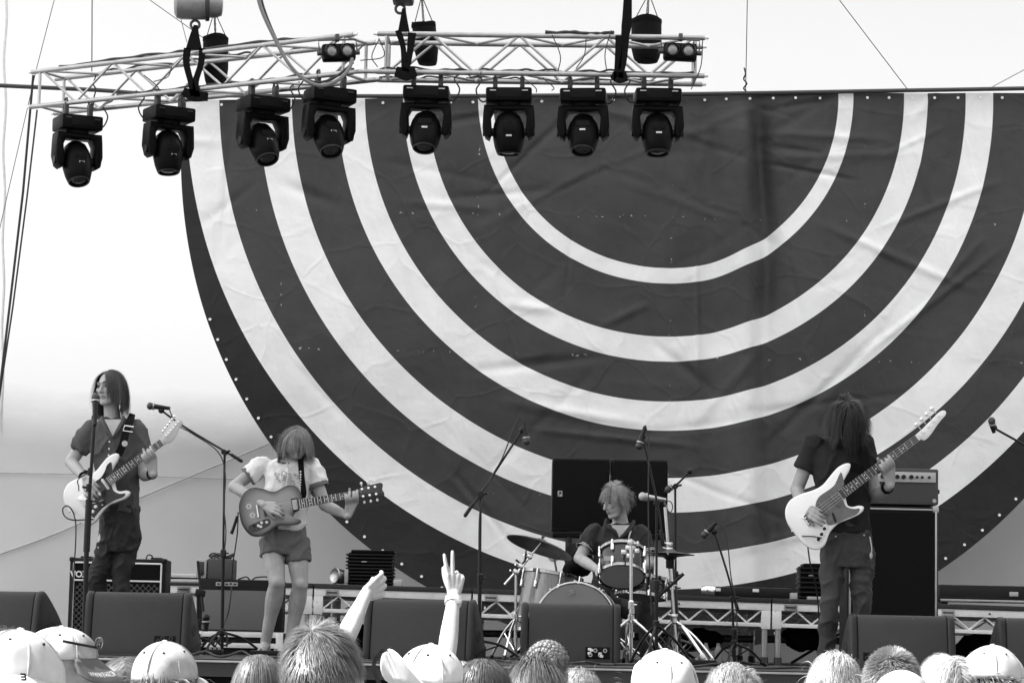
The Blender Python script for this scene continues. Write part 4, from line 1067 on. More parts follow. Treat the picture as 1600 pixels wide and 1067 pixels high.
# crash cymbal stand, left
t = thing('cymbal_stand', 'chrome cymbal stand with large dark crash cymbal left of the drummer', 'cymbal stand', V((P(807, 1015, 18.1).x, 18.1, 0)), 'cymbals of the kit')
b, tp, d = tripod(t, 806, 1015, 18.1, 893, 965, .27, M_['chrome'], .013)
cy = P(845, 849, 18.1)
m_ = MB(); m_.cyl(tp - d * .02, cy + ZA * .01, .009); m_.cyl(tp, tp + (tp - cy) * .45, .009); m_.build('boom', M_['chrome'], t)
for q in (tp, tp.lerp(cy, .55), tp.lerp(cy, .2)):
    m_ = MB(); m_.box(q, (.045, .04, .035), Matrix.Rotation(.5, 3, 'Y'), .008); m_.cyl(q, q + V((-.04, -.03, .01)), .007); m_.build('clamp', M_['chrome'], t)
ca = V((.30, .16, .94)).normalized()
m_ = MB(); m_.lathe([(.012, .034), (.03, .03), (.045, .018), (.055, .012), (.14, .0), (.2, -.014), (.243, -.03), (.2435, -.032), (.2, -.017), (.14, -.003), (.055, .009), (.03, .026), (.012, .030)], cy, ca, 56, True); m_.build('cymbal', M_['cymbal'], t)
m_ = MB(); m_.cyl(cy, cy + ca * .06, .005); m_.ell(cy + ca * .05, (.013, .013, .01)); m_.build('wing_nut', M_['darkmetal'], t)
# drumsticks / spare clamp poking up left
m_ = MB(); m_.tube([P(822, 858, 18.1), P(821, 876, 18.1), P(814, 884, 18.1)], [.003, .012, .008], 6); m_.tube([P(806, 874, 18.1), P(813, 880, 18.1), P(812, 890, 18.1)], .008, 6); m_.build('clip_arm', M_['blacksteel'], t)
# tom stand, centre
t = thing('tom_stand', 'upright chrome tube stand clamped to the front of the rack tom', 'drum stand', V((P(986, 1030, 17.6).x, 17.6, 0)))
b, tp, d = tripod(t, 986, 1030, 17.62, 852, 965, .3, M_['chrome'], .0135, 0, (-.45, 1.7, 3.5), .012)
q = P(985, 856, 17.66)
for dx, dz, s_ in ((0, .0, .07), (0, -.055, .055), (-.045, -.03, .04), (.045, -.02, .035), (.05, .03, .02), (0, .04, .045)):
    m_ = MB(); m_.box(q + V((dx, .0, dz)), (s_, .05, .04), bev=.009); m_.build('clamp', M_['chrome'], t)
m_ = MB(); m_.tube([q + V((0, .03, -.02)), q + V((-.02, .09, -.03)), P(972, 872, 17.82)], .011, 8, smooth=4); m_.build('tom_arm', M_['chrome'], t)
for z in (.36, .2): 
    m_ = MB(); m_.lathe([(.012, -.02), (.021, -.018), (.021, .018), (.012, .02)], b + ZA * z, (0, 0, 1), 12, True); m_.build('collar', M_['chrome'], t)
# hi-hat, right
t = thing('hi_hat_stand', 'slanting chrome stand with dark cymbal seen edge on right of the drummer', 'cymbal stand', V((P(1058, 1008, 18.2).x, 18.2, 0)), 'cymbals of the kit')
b, tp, d = tripod(t, 1059, 1008, 18.2, 792, 968, .3, M_['chrome'], .0135, -20, (-.5, 1.8, 3.6), .011)
hc = P(1047, 866, 18.2)
for s_ in (1, -1):
    m_ = MB(); m_.lathe([(.01, .03), (.03, .028), (.05, .012), (.12, .004), (.172, -.004), (.173, -.006), (.12, .001), (.05, .008), (.03, .022), (.01, .025)], hc + ZA * (.008 * s_), (0.03, .02, s_), 40, True); m_.build('cymbal', M_['cymbal'], t)
m_ = MB(); m_.lathe([(.012, -.05), (.028, -.045), (.03, .0), (.024, .04), (.012, .05)], hc - ZA * .05, (0, 0, 1), 14, True); m_.build('cymbal_seat', M_['black'], t)
for py in (850, 962, 858):
    q = P(1046 if py < 900 else 1054, py, 18.19); m_ = MB(); m_.box(q, (.045, .035, .03), bev=.007); m_.cyl(q, q + V((-.05, -.01, .01)), .007); m_.build('clamp', M_['chrome'], t)
# stick-like black boom crossing low right, chrome tube lying
m_ = MB(); m_.cyl(P(1025, 935, 17.9), P(1068, 896, 17.9), .012); o = m_.build('boom_arm', M_['blacksteel'])
tag(o, 'short black boom tube sticking up right of the drums', 'stand part')
t = thing('hi_hat_leg_stand', 'slanting chrome leg of a stand low right of the drums', 'stand', V((P(1102, 1032, 17.8).x, 17.8, 0)))
m_ = MB(); m_.cyl(P(1066, 978, 17.9), P(1104, 1033, 17.8), .014); m_.build('leg', M_['chrome'], t)
m_ = MB(); m_.limb([P(1097, 1023, 17.81), P(1104, 1034, 17.8)], [.017, .017], 10, 3); m_.build('rubber_foot', M_['alupale'], t)
m_ = MB(); m_.cyl(P(1064, 1000, 17.9), P(1086, 1007, 17.85), .01); m_.build('strut', M_['darkmetal'], t)
# throne
t = thing('drum_stool', 'round black drum stool under the drummer', 'stool', V((P(962, 1000, 19.0).x, 19.05, 0)))
sx_ = P(962, 960, 19.0).x
m_ = MB(); m_.lathe([(.001, .43), (.14, .43), (.16, .45), (.16, .49), (.14, .51), (.001, .515)], V((sx_, 19.05, 0)), (0, 0, 1), 24); m_.build('seat', M_['tolex'], t)
m_ = MB(); m_.cyl(V((sx_, 19.05, .05)), V((sx_, 19.05, .43)), .02); m_.build('post', M_['chrome'], t)
for k in range(3):
    m_ = MB(); m_.cyl(V((sx_, 19.05, .2)), V((sx_ + .25 * math.cos(k * 2.1), 19.05 + .25 * math.sin(k * 2.1), .01)), .01); m_.build('leg', M_['chrome'], t)
# black cloth bundle with white disc, behind floor tom
o = lump(903, 850, 900, 44, 19.3, 'cloth_bundle', 'crumpled black cloth hanging behind the floor tom', seed=9, cat='cloth')
m_ = MB(); q = P(865, 867, 19.4)
m_.lathe([(.001, -.008), (.04, -.008), (.052, 0), (.04, .008), (.001, .01)], q, (.2, -1, .2), 22); t_ = thing('hand_fan', 'small pale round disc clipped above the floor tom', 'disc', q); m_.build('disc', M_['panelgrey'], t_)
m_ = MB(); m_.lathe([(.018, 0), (.028, .004), (.018, .008)], q + V((.0, -.012, .0)), (.2, -1, .2), 18, True); m_.build('disc_ring', M_['drumhead'], t_)
m_ = MB(); m_.cyl(q, P(871, 900, 19.35), .008); m_.build('stem', M_['darkmetal'], t_)

# ================================================================== MICROPHONES
def mic(t, head, tail, m='blacksteel', hm='darkmetal', s=1.0, name='microphone'):
    head, tail = V(head), V(tail); d = (tail - head).normalized(); L_ = (tail - head).length
    m_ = MB(); m_.tube([head + d * .025 * s, head + d * .05 * s, tail], [.021 * s, .019 * s, .012 * s], 14); o = m_.build(name + '_body', M_[m], t)
    m_ = MB(); m_.ell(head + d * .012 * s, (.025 * s, .025 * s, .027 * s)); m_.build('grille_ball', M_[hm], o)
    m_ = MB(); m_.lathe([(.020 * s, .03 * s), (.0265 * s, .032 * s), (.0265 * s, .04 * s), (.02 * s, .042 * s)], head, d, 14, True); m_.build('band', M_['alu'], o)
    return o
def mount(t, p, r=.014, m='blacksteel'):
    m_ = MB(); m_.ell(p, (r * 1.6, r * 1.3, r * 1.6)); m_.build('swivel', M_[m], t)
BS = M_['blacksteel']
# singer: straight stand, front
t = thing('microphone_stand', 'straight black microphone stand in front of the singer with the white guitar', 'microphone stand', V((P(132, 1000, 16.75).x, 16.75, 0)), 'black microphone stands')
b = P(131, 1015, 16.75); b.z = 0; tp = P(148, 650, 16.75)
d = (tp - b).normalized(); L_ = (tp - b).length
m_ = MB(); m_.lathe([(.001, 0), (.13, 0), (.14, .008), (.13, .018), (.03, .03), (.001, .032)], b, (0, 0, 1), 28); m_.build('base', BS, t)
m_ = MB(); m_.cyl(b + d * .02, P(135.5, 850, 16.75), .017, n=14); m_.build('lower_tube', BS, t)
m_ = MB(); m_.cyl(P(135.2, 862, 16.75), P(139, 780, 16.75), .022, n=14); m_.build('grip_sleeve', BS, t)
m_ = MB(); m_.cyl(P(138, 800, 16.75), tp, .0115, n=12); m_.build('upper_tube', BS, t)
for x, y in ((138.5, 762), (141, 737)):
    q = P(x, y, 16.75); m_ = MB(); m_.cyl(q - d * .025, q + d * .025, .017); m_.cyl(q, q + V((-.04, -.01, .005)), .008); m_.build('height_clutch', BS, t)
mic(t, P(149.5, 618, 16.78), P(148, 664, 16.72), s=1.1); mount(t, P(148, 652, 16.74))
cable('mic_lead', [P(147, 668, 16.74), P(143, 700, 16.76), P(140, 760, 16.76), P(135.5, 860, 16.77), P(132, 960, 16.77), P(130, 1010, 16.75)], .0045, 'black lead winding down the singer microphone stand', 'cable', 6, 'leads on the stage')
cable('mic_lead', [P(139, 738, 16.73), P(122, 749, 16.7), P(123, 760, 16.7), P(123, 767, 16.7)], .004, 'short hanging lead end beside the singer strumming hand', 'cable', 5, 'leads on the stage')
# guitarist's microphone, boom
def boom_stand(label, px, yb, Y, ytop, bpts, mh, mt, legs=.32, lean=0, micm='blacksteel', hm='darkmetal', base='tripod', ms=1.0, lead=None):
    t = thing('microphone_stand', label, 'microphone stand', V((P(px, yb, Y).x, Y, 0)), 'black microphone stands')
    b, tp, d = tripod(t, px, yb, Y, ytop, yb - 25, legs, BS, .0125, lean, r2=.0085)
    m_ = MB(); m_.tube([P(*q, Y - .02) for q in bpts], .0075, 8, smooth=0 if len(bpts) < 3 else 4); m_.build('boom', BS, t)
    k = 0.16
    p0, p1 = P(*bpts[0], Y - .02), P(*bpts[-1], Y - .02)
    m_ = MB(); m_.limb([p0, p0 + (p1 - p0) * .12], [.013, .012], 8, 2); m_.build('boom_weight', BS, t)
    m_ = MB(); m_.cyl(tp + V((0, .03, 0)), tp + V((0, -.06, 0)), .02, n=12); m_.cyl(tp + V((0, -.04, 0)), tp + V((.045, -.045, .01)), .008); m_.build('boom_clutch', BS, t)
    mic(t, P(*mh, Y - .03), P(*mt, Y - .02), micm, hm, ms); mount(t, p1)
    if lead: cable('mic_lead', [P(a, b_, Y - .03) for a, b_ in lead], .0045, lead_label(label), 'cable', 6, 'leads on the stage')
    return t
def lead_label(l):
    return 'thin lead drooping from the ' + ' '.join(l.split()[0:9])
boom_stand('boom microphone stand rising between the singer and the guitarist', 347, 1012, 18.4, 707, [(377, 720), (290, 668), (252, 641)], (232, 634), (266, 638), .3, 4, lead=[(264, 638), (275, 662), (300, 677), (340, 705), (352, 740), (350, 790), (353, 830), (350, 868)])
boom_stand('tall boom microphone stand over the crash cymbal left of the drums', 749, 1025, 17.3, 773, [(727, 805), (752, 770), (816, 672)], (823, 692), (819, 662), .3, 2, lead=[(818, 656), (812, 652), (803, 668), (785, 715), (770, 742), (751, 790), (748, 870), (747, 960), (745, 1018)])
boom_stand('tall boom microphone stand crossing the right speaker box above the drums', 1026, 1000, 17.2, 786, [(1036, 850), (1027, 786), (1004, 682)], (998, 699), (1008, 666), .25, 0, lead=[(1008, 664), (1014, 690), (1013, 760), (1014, 850), (1018, 960)])
boom_stand('black microphone stand right of the speaker boxes pointing at the hi-hat', 1057, 1000, 18.9, 760, [(1040, 768), (1057, 757), (1078, 736)], (1042, 766), (1050, 760), .25, -2)
boom_stand('short boom microphone stand in front of the long black case', 1148, 1030, 18.0, 935, [(1152, 950), (1135, 890), (1116, 830)], (1099, 837), (1119, 816), .22, -4, lead=[(1119, 816), (1130, 824), (1137, 850), (1142, 900), (1150, 940), (1152, 1000)], micm='blacksteel')
# drummer vocal mic on chrome boom
t = thing('microphone_stand', 'pale microphone on a chrome boom beside the drummer face', 'microphone stand', V((P(1062, 1012, 18.6).x, 18.6, 0)), 'black microphone stands')
b, tp, d = tripod(t, 1066, 1012, 18.7, 800, 985, .25, M_['darkmetal'], .011, -22)
m_ = MB(); m_.cyl(tp, P(1036, 781, 18.6), .009); m_.build('boom', M_['chrome'], t)
mic(t, P(1001, 775, 18.55), P(1040, 781, 18.6), 'alu', 'panelgrey', 1.15)
cable('mic_lead', [P(1040, 782, 18.6), P(1048, 784, 18.6), P(1051, 792, 18.6), P(1048, 800, 18.6), P(1044, 798, 18.6)], .004, 'small loop of lead behind the drummer vocal microphone', 'cable', 6, 'leads on the stage')
# right edge boom mic
t = thing('microphone_stand', 'boom microphone reaching in from the right picture edge', 'microphone stand', V((P(1640, 1040, 16.9).x, 16.9, 0)), 'black microphone stands')
b, tp, d = tripod(t, 1640, 1040, 16.9, 715, 1010, .3, BS, .0125)
m_ = MB(); m_.cyl(P(1552, 668, 16.88), P(1660, 728, 16.88), .008); m_.build('boom', BS, t)
mic(t, P(1549, 655, 16.85), P(1553, 676, 16.88), s=1.0); mount(t, P(1553, 668, 16.88))
# low stand with mic left, in front of the combo
t = thing('microphone_stand', 'low black stand with upright microphone in front of the grey combo amplifier', 'microphone stand', V((P(312, 1010, 18.2).x, 18.2, 0)), 'black microphone stands')
b, tp, d = tripod(t, 309, 1012, 18.2, 925, 1000, .16, BS, .012)
m_ = MB(); m_.tube([P(309, 876, 18.18), P(312, 905, 18.18), P(318, 955, 18.15)], .010, 8); m_.box(P(313, 926, 18.18), (.07, .05, .05), Matrix.Rotation(.2, 3, 'Y'), .01); m_.build('boom', BS, t)
mic(t, P(322, 962, 18.1), P(322, 986, 18.1), 'blacksteel', 'blacksteel', 1.1)
m_ = MB(); m_.cyl(P(322, 972, 18.1), P(322, 979, 18.1), .017); m_.build('mic_band', M_['alupale'], t)
# pedals and leads on the floor
for i, (px, Y_, lb, w_) in enumerate(((432, 17.55, 'flat black pedal board under the bare feet of the guitarist', .34), (337, 17.6, 'small dark pedal with pale knob left of the bare feet', .1), (1100, 17.0, 'black foot pedal on the floor right of the drums', .16))):
    q = P(px, 1000, Y_); m_ = MB(); m_.box(V((q.x, Y_, .022)), (w_, .14, .04), bev=.008); t = thing('effects_pedal', lb, 'pedal', V((q.x, Y_, 0))); m_.build('pedal_body', M_['black'], t)
    for k in range(3):
        m_ = MB(); m_.cyl(V((q.x - w_ * .3 + w_ * .3 * k, Y_ - .03, .042)), V((q.x - w_ * .3 + w_ * .3 * k, Y_ - .03, .056)), .011); m_.build('knob', M_['alu'], t)
rr = random.Random(21)
for i, (xa, xb, Y_) in enumerate(((300, 470, 15.6), (755, 960, 15.4), (960, 1330, 15.2), (1000, 1200, 18.6), (620, 760, 17.8))):
    A_, B_ = P(xa, 1000, Y_), P(xb, 1000, Y_); n_ = 9
    pts = [V((A_.x + (B_.x - A_.x) * k / n_, Y_ + rr.uniform(-.15, .15), .012 + (rr.uniform(0, .035) if k % 3 == 1 else 0))) for k in range(n_ + 1)]
    mb = MB(); mb.tube(pts, .008, 7, smooth=6)
    tag(mb.build('floor_cable', M_['cable']), ['black cable snaking along the stage edge below the guitarist', 'black cable lying in front of the centre monitor', 'black cable along the stage edge between drums and bassist', 'black cable on the floor under the riser right of the drums', 'black cable on the floor behind the raised arms'][i], 'cable', 'cables lying on the stage floor')
# small white water bottle on stage left
# ================================================================== PEOPLE: shared shapes
def rot3(yaw=0, pitch=0, roll=0):
    return Matrix.Rotation(yaw, 3, 'Z') @ Matrix.Rotation(pitch, 3, 'X') @ Matrix.Rotation(roll, 3, 'Y')
def hand(mb, W, d, n, side, curls, s=1.0, thumb=(.75, .2), spread=1.0):
    """palm and five separate fingers; d points to the fingers, n is the back of the hand, curls per finger"""
    W, d = V(W), V(d).normalized(); n = V(n); n = (n - d * n.dot(d)).normalized(); a = d.cross(n).normalized() * side
    off = (.035, .012, -.012, -.034); mc = (.088, .092, .087, .077)
    ln = ((.042, .027, .021), (.047, .031, .022), (.044, .029, .021), (.034, .021, .019))
    fan = (.13, .03, -.07, -.19)
    for i in range(4):
        m0 = W + a * off[i] * .5 * s + d * .005; m1 = W + d * mc[i] * s + a * off[i] * s
        mb.limb([m0, m1], [.0155 * s, .0125 * s], 10, 3)
        c = curls[i]; dd = (d + a * fan[i] * spread).normalized(); p = m1; ang = 0; pts = [p]
        for k, f in enumerate((.7, 1.0, .7)):
            ang += c * f
            p = p + (dd * math.cos(ang) - n * math.sin(ang)) * ln[i][k] * s
            pts.append(p)
        q = .0098 * s if i < 3 else .0085 * s
        mb.limb(pts, [q * 1.12, q * 1.02, q * .95, q * .8], 9, 3)
    t0 = W + d * .022 * s + a * .02 * s
    t1 = t0 + (d * (1 - thumb[0] * .4) + a * thumb[0] - n * .25).normalized() * .042 * s
    t2 = t1 + (d * (1.1 - thumb[0] * .5) + a * thumb[0] * .8 - n * thumb[1]).normalized() * .033 * s
    t3 = t2 + (d * 1.1 + a * (thumb[0] * .55) - n * thumb[1] * 1.5).normalized() * .026 * s
    mb.limb([t0, t1, t2, t3], [.015 * s, .0135 * s, .0115 * s, .009 * s], 9, 3)
def head_shapes(mb, c, R, s=1.0):
    c = V(c); L_ = lambda x, y, z: c + R @ V((x * s, y * s, z * s))
    mb.ell(L_(0, .012, .026), (.076 * s, .096 * s, .092 * s), R, 20, 14)
    mb.ell(L_(0, -.022, -.036), (.060 * s, .068 * s, .074 * s), R, 18, 12)
    mb.limb([L_(-.03, -.035, -.088), L_(0, -.062, -.1), L_(.03, -.035, -.088)], [.024 * s, .023 * s, .024 * s], 10, 3)
    mb.limb([L_(0, -.084, .012), L_(0, -.098, -.012), L_(0, -.108, -.03)], [.009 * s, .011 * s, .013 * s], 10, 3)
    mb.limb([L_(-.011, -.094, -.034), L_(.011, -.094, -.034)], [.009 * s, .009 * s], 8, 2)
    mb.limb([L_(-.042, -.07, .026), L_(0, -.086, .03), L_(.042, -.07, .026)], [.012 * s, .012 * s, .012 * s], 8, 3)
    for x in (-1, 1):
        mb.ell(L_(x * .040, -.066, -.016), (.020 * s, .018 * s, .020 * s), R, 10, 8)
        mb.ell(L_(x * .078, .008, -.004), (.011 * s, .020 * s, .033 * s), R @ Matrix.Rotation(x * .3, 3, 'Z'), 12, 8)
    mb.limb([L_(-.018, -.079, -.058), L_(0, -.087, -.056), L_(.018, -.079, -.058)], [.006 * s, .008 * s, .006 * s], 8, 3)
    mb.limb([L_(-.015, -.079, -.069), L_(0, -.086, -.07), L_(.015, -.079, -.069)], [.006 * s, .0085 * s, .006 * s], 8, 3)
def face_parts(par, c, R, s=1.0, brow='hair_mid'):
    c = V(c); L_ = lambda x, y, z: c + R @ V((x * s, y * s, z * s))
    for x in (-1, 1):
        m_ = MB(); m_.ell(L_(x * .031, -.0775, .006), (.014 * s, .009 * s, .0065 * s), R, 12, 8); e = m_.build('eye', mat('eye_shade', .12, .3), par)
        m_ = MB(); m_.ell(L_(x * .031 - .001, -.0855, .006), (.006 * s, .003 * s, .006 * s), R, 10, 6); m_.build('iris', M_['dark'], e)
        m_ = MB(); m_.limb([L_(x * .014, -.0955, .028), L_(x * .032, -.094, .035), L_(x * .052, -.078, .028)], [.003 * s, .0035 * s, .002 * s], 6, 3); m_.build('eyebrow', M_[brow], par)
    m_ = MB(); m_.limb([L_(-.022, -.082, -.0635), L_(0, -.0935, -.063), L_(.022, -.082, -.0635)], [.0022 * s, .003 * s, .0022 * s], 6, 3); m_.build('mouth', M_['hair_mid'], par)
HAIRRND = random.Random(77)
def hair(par, c, R, m, n, length, s=1.0, flow='down', grav=.35, wid=.0035, step=8, jitter=.25, start=(-.15, 1.0), face=.55, name='hair', cap=True, lift=1.0, rad=(.082, .102, .098), part=0.0, seed=0, fcut=None, clump=0.0, capz=.02, wave=.12):
    """strands that grow from the scalp, follow the skull and then hang"""
    rd = random.Random(seed + 100); c = V(c); Ri = R.transposed(); g = Ri @ V((0, 0, -1))
    rx, ry, rz = [q * s for q in rad]; cc = V((0, .012 * s, .026 * s)); mb = MB(); rn = []
    clp = [V((rd.uniform(-1, 1), rd.uniform(-1, 1), rd.uniform(-1, 1))) for _ in range(40)]
    if cap:
        o = len(mb.v)
        for zz in (0,):
            k = .955
            mb.ell(c + R @ (cc + V((0, .006 * s, .0))), (rx * k, ry * .94 * k, rz * k), R @ Matrix.Rotation(-.42, 3, 'X'), 26, 12, capz - .3, 1)
        rn += [.5] * (len(mb.v) - o)  # scalp shell darkened to imitate shade in the gaps between strands
    cnt = 0; tries = 0
    while cnt < n and tries < n * 6:
        tries += 1
        z = rd.uniform(start[0], start[1]); t = rd.uniform(0, 2 * PI); q = math.sqrt(max(0, 1 - z * z))
        u = V((q * math.cos(t), q * math.sin(t), z))
        # no roots on the face
        if u.y < -.15 and u.z < face - .25 * abs(u.x): continue
        if u.z < .05 and u.y < .0: continue
        p = V((u.x * rx, u.y * ry, u.z * rz)); nrm = V((u.x / rx, u.y / ry, u.z / rz)).normalized()
        fc = u.y < -.25
        if flow == 'down': v = V((u.x - part, u.y * .8 + .0, -.2)) 
        elif flow == 'back': v = V((u.x * .3, 1, -.25))
        elif flow == 'crown':
            v = u - V((.18, .50, .78)); v = v.normalized() + V((.25, 0, 0)) * max(0, u.z)
        elif flow == 'forward': v = V((u.x * .5 + .1, -1, -.15))
        elif flow == 'curtain': v = V(((1 if u.x > part else -1) * 1.1, u.y * .5, -.3))
        elif flow == 'messy': v = V((u.x * .8 + rd.uniform(-.4, .4) + .3, u.y + rd.uniform(-.4, .4), rd.uniform(-.5, .1)))
        elif flow == 'crop': v = V((u.x * .5 + rd.uniform(-.15, .15), -1.0 + u.y * .2, -.1 + rd.uniform(-.1, .1)))
        ki = min(range(40), key=lambda q_: (clp[q_] - u).length_squared); kk = clp[ki]
        v = v + kk * clump
        v = (v - nrm * v.dot(nrm)).normalized() + nrm * .14 * lift + V((rd.uniform(-1, 1), rd.uniform(-1, 1), rd.uniform(-1, 1))) * jitter
        v.normalize()
        L_ = length * s * rd.uniform(.6, 1.12)
        if fcut and fc: L_ = min(L_, fcut * s * rd.uniform(.8, 1.1))
        ds = L_ / step; pts = [p]; k_ = 1 + rd.uniform(.0, .10) * lift
        for i in range(step):
            v = (v + g * grav * rd.uniform(.7, 1.3) + kk * (wave * math.sin(i * 1.5 + ki))).normalized()
            p = p + v * ds
            e = V((p.x / rx, p.y / ry, p.z / rz)); L2 = e.length
            if L2 < k_ and p.z > -rz * .75:
                p2 = p / L2 * k_
                v = (p2 - pts[-1]).normalized(); p = p2
            pts.append(p)
        w0 = wid * s * rd.uniform(.7, 1.3); rv = rd.uniform(.7, 1.35) * (.62 + .76 * ((ki * 37) % 17) / 16)
        o = len(mb.v); vs = []
        for i, a in enumerate(pts):
            tdir = (pts[min(i + 1, step)] - pts[max(0, i - 1)]); sd = tdir.cross(a)
            sd = sd.normalized() if sd.length > 1e-6 else V((1, 0, 0))
            ww = w0 * (1 - .75 * (i / step) ** 2)
            b_ = cc + a
            vs.append(c + R @ (b_ - sd * ww / 2)); vs.append(c + R @ (b_ + sd * ww / 2))
        mb.add(vs, [(2 * i, 2 * i + 1, 2 * i + 3, 2 * i + 2) for i in range(step)])
        rn += [rv] * len(vs); cnt += 1
    mb.rnd = rn
    return mb.build(name, M_[m], par, 80)
def torso(mb, rings, right, n=20):
    """rings: (centre, half width, half depth)"""
    R_ = []
    for c, rx, ry in rings:
        f = V((0, -1, 0)); r = V(right).normalized(); f = V((r.y, -r.x, 0)).normalized()
        R_.append([V(c) + r * rx * math.copysign(abs(math.cos(2 * PI * k / n)) ** .85, math.cos(2 * PI * k / n)) + f * ry * math.copysign(abs(math.sin(2 * PI * k / n)) ** .85, math.sin(2 * PI * k / n)) for k in range(n)])
    mb.loft(R_)
def lerp3(a, b, t): return V(a).lerp(V(b), t)
def foot(mb, A, d, m=None, s=1.0, bare=True):
    """from ankle A to the toes along d, sole on the floor z"""
    d = V((d[0], d[1], 0)).normalized(); a = V((-d.y, d.x, 0)); z0 = .0
    mb.limb([V((A.x, A.y, A.z)), V((A.x, A.y, .03)) - d * .025], [.037, .032], 10, 3)
    mb.limb([V((A.x, A.y, A.z - .02)), V((A.x, A.y, .045)) + d * .08, V((A.x, A.y, .026)) + d * .14], [.036, .032, .024], 10, 3)
    if bare:
        for i, (o, l) in enumerate(((-.034, .19), (-.014, .185), (.004, .178), (.02, .168), (.035, .155))):
            mb.limb([V((A.x, A.y, .022)) + d * .12 + a * o * .9, V((A.x, A.y, .014)) + d * l + a * o], [.017, .0115 if i else .014], 8, 2)
    else:
        mb.limb([V((A.x, A.y, .04)) + d * .05, V((A.x, A.y, .032)) + d * .2], [.045, .034], 12, 3)

# ================================================================== GUITARS
def guitar(kind, O, tip, label, cat):
    O, tip = V(O), V(tip)
    tl = {'strat': .84, 'single': .83, 'bass': 1.07}[kind]
    ux = (tip - O).normalized(); s = (tip - O).length / tl
    uz = (V((0, -1, .05)) - ux * V((0, -1, .05)).dot(ux)).normalized(); uy = uz.cross(ux)
    nm = 'bass_guitar' if kind == 'bass' else 'electric_guitar'
    t = thing(nm, label, cat, O)
    fr = (O, ux, uy, uz)
    def pt(u, v, w): return O + (ux * u + uy * v) * s + uz * w * s
    def sc(o2): return [(a * s, b * s) for a, b in o2]
    def cm(pts, n=4): return [(p.x, p.y) for p in catmull([V((a, b, 0)) for a, b in pts], n, True)]
    ST = [(-.125, 0), (-.118, .07), (-.085, .128), (-.03, .157), (.03, .148), (.085, .122), (.13, .114), (.18, .130), (.228, .143), (.266, .134), (.279, .113), (.262, .09), (.225, .066), (.195, .045), (.185, .0), (.17, -.045), (.163, -.075), (.175, -.098), (.2, -.115), (.213, -.137), (.2, -.155), (.17, -.157), (.12, -.14), (.08, -.128), (.03, -.140), (-.03, -.163), (-.085, -.152), (-.118, -.09)]
    wide = lambda L_, k: [(a * k if a > 0 else a * 1.06, b) for a, b in L_]
    if kind == 'strat': body, bm_, nut, hw, T = wide(ST, 1.28), 'white', .648, (.021, .028), .045
    if kind == 'bass':
        body = [(a * 1.44 if a > 0 else a * 1.08, b * 1.03 - (.02 if b < 0 else 0) * (a < 0)) for a, b in ST]; bm_, nut, hw, T = 'white', .83, (.020, .031), .045
    if kind == 'single':
        body = [(-.17, 0), (-.160, .075), (-.118, .140), (-.055, .164), (.01, .145), (.06, .118), (.10, .112), (.15, .130), (.2, .138), (.24, .118), (.262, .075), (.262, .03), (.245, -.0), (.23, -.035), (.2, -.05), (.185, -.07), (.19, -.09), (.225, -.105), (.232, -.12), (.2, -.132), (.15, -.128), (.1, -.118), (.06, -.122), (.01, -.148), (-.055, -.168), (-.118, -.150), (-.160, -.08)]
        bm_, nut, hw, T = None, .628, (.0215, .028), .05
    if bm_ is None:
        # two-tone burst: pale middle, dark rim
        m = mat('burst_lacquer', .17, .2, var=.06); tn = m.node_tree; N = tn.nodes; L = tn.links; b = N['Principled BSDF']
        at = N.new('ShaderNodeAttribute'); at.attribute_name = 'rnd'
        mr = N.new('ShaderNodeMapRange'); mr.inputs[3].default_value = .05; mr.inputs[4].default_value = .27
        L.new(at.outputs['Fac'], mr.inputs[0]); L.new(mr.outputs[0], b.inputs['Base Color']); bmat = m
    else: bmat = M_[bm_]
    m_ = MB(); o2 = sc(cm(body))
    if bm_ is None:
        area = sum(o2[i][0] * o2[(i + 1) % len(o2)][1] - o2[(i + 1) % len(o2)][0] * o2[i][1] for i in range(len(o2)))
        if area < 0: o2 = o2[::-1]
        cx = sum(p[0] for p in o2) / len(o2) ; cy = sum(p[1] for p in o2) / len(o2)
        rings, rn = [], []
        for f, w_, c_ in ((.97, -T, .0), (1, -T * .9, 0), (1, -.006, 0), (.985, -.001, .05), (.93, .001, .2), (.84, .002, .55), (.7, .004, .9), (.5, .005, 1), (.25, .006, 1), (.02, .006, 1)):
            rings.append([O + ux * (cx + (p[0] - cx) * f) + uy * (cy + (p[1] - cy) * f) + uz * w_ * s for p in o2]); rn += [c_] * len(o2)
        m_.loft(rings); m_.rnd = rn
    else: m_.prism(o2, fr, -T * s, 0, .009)
    m_.build('body', bmat, t, 50)
    if bm_ is None:
        m_ = MB(); m_.tube([O + ux * p[0] + uy * p[1] - uz * .003 for p in o2], .003, 6, True); m_.build('binding', M_['rosewood'], t)
    def prism(nm_, pts, w0, w1, mt, par=t, bev=0.0, smooth=4):
        q = MB(); q.prism(sc(cm(pts, smooth)) if smooth else sc(pts), fr, w0 * s, w1 * s, bev); return q.build(nm_, mt, par)
    ru = {'strat': .25, 'bass': .305, 'single': .245}[kind]
    pu0 = {'strat': .195, 'bass': .235, 'single': .235}[kind]
    # neck and fretboard
    q = MB(); n0, n1 = pt(ru - .05, 0, .002), pt(nut, 0, .004)
    q.tube([pt(ru - .02, 0, -.0125), pt(nut, 0, -.002)], [hw[1] * s * .98, hw[0] * s], 12); q.build('neck', M_['maple'] if kind != 'single' else M_['shell'], t)
    fb = prism('fretboard', [(pu0, hw[1]), (nut, hw[0]), (nut, -hw[0]), (pu0, -hw[1])], .012, .026, M_['rosewood'], t, 0, 0)
    nf = 21 if kind == 'strat' else 20
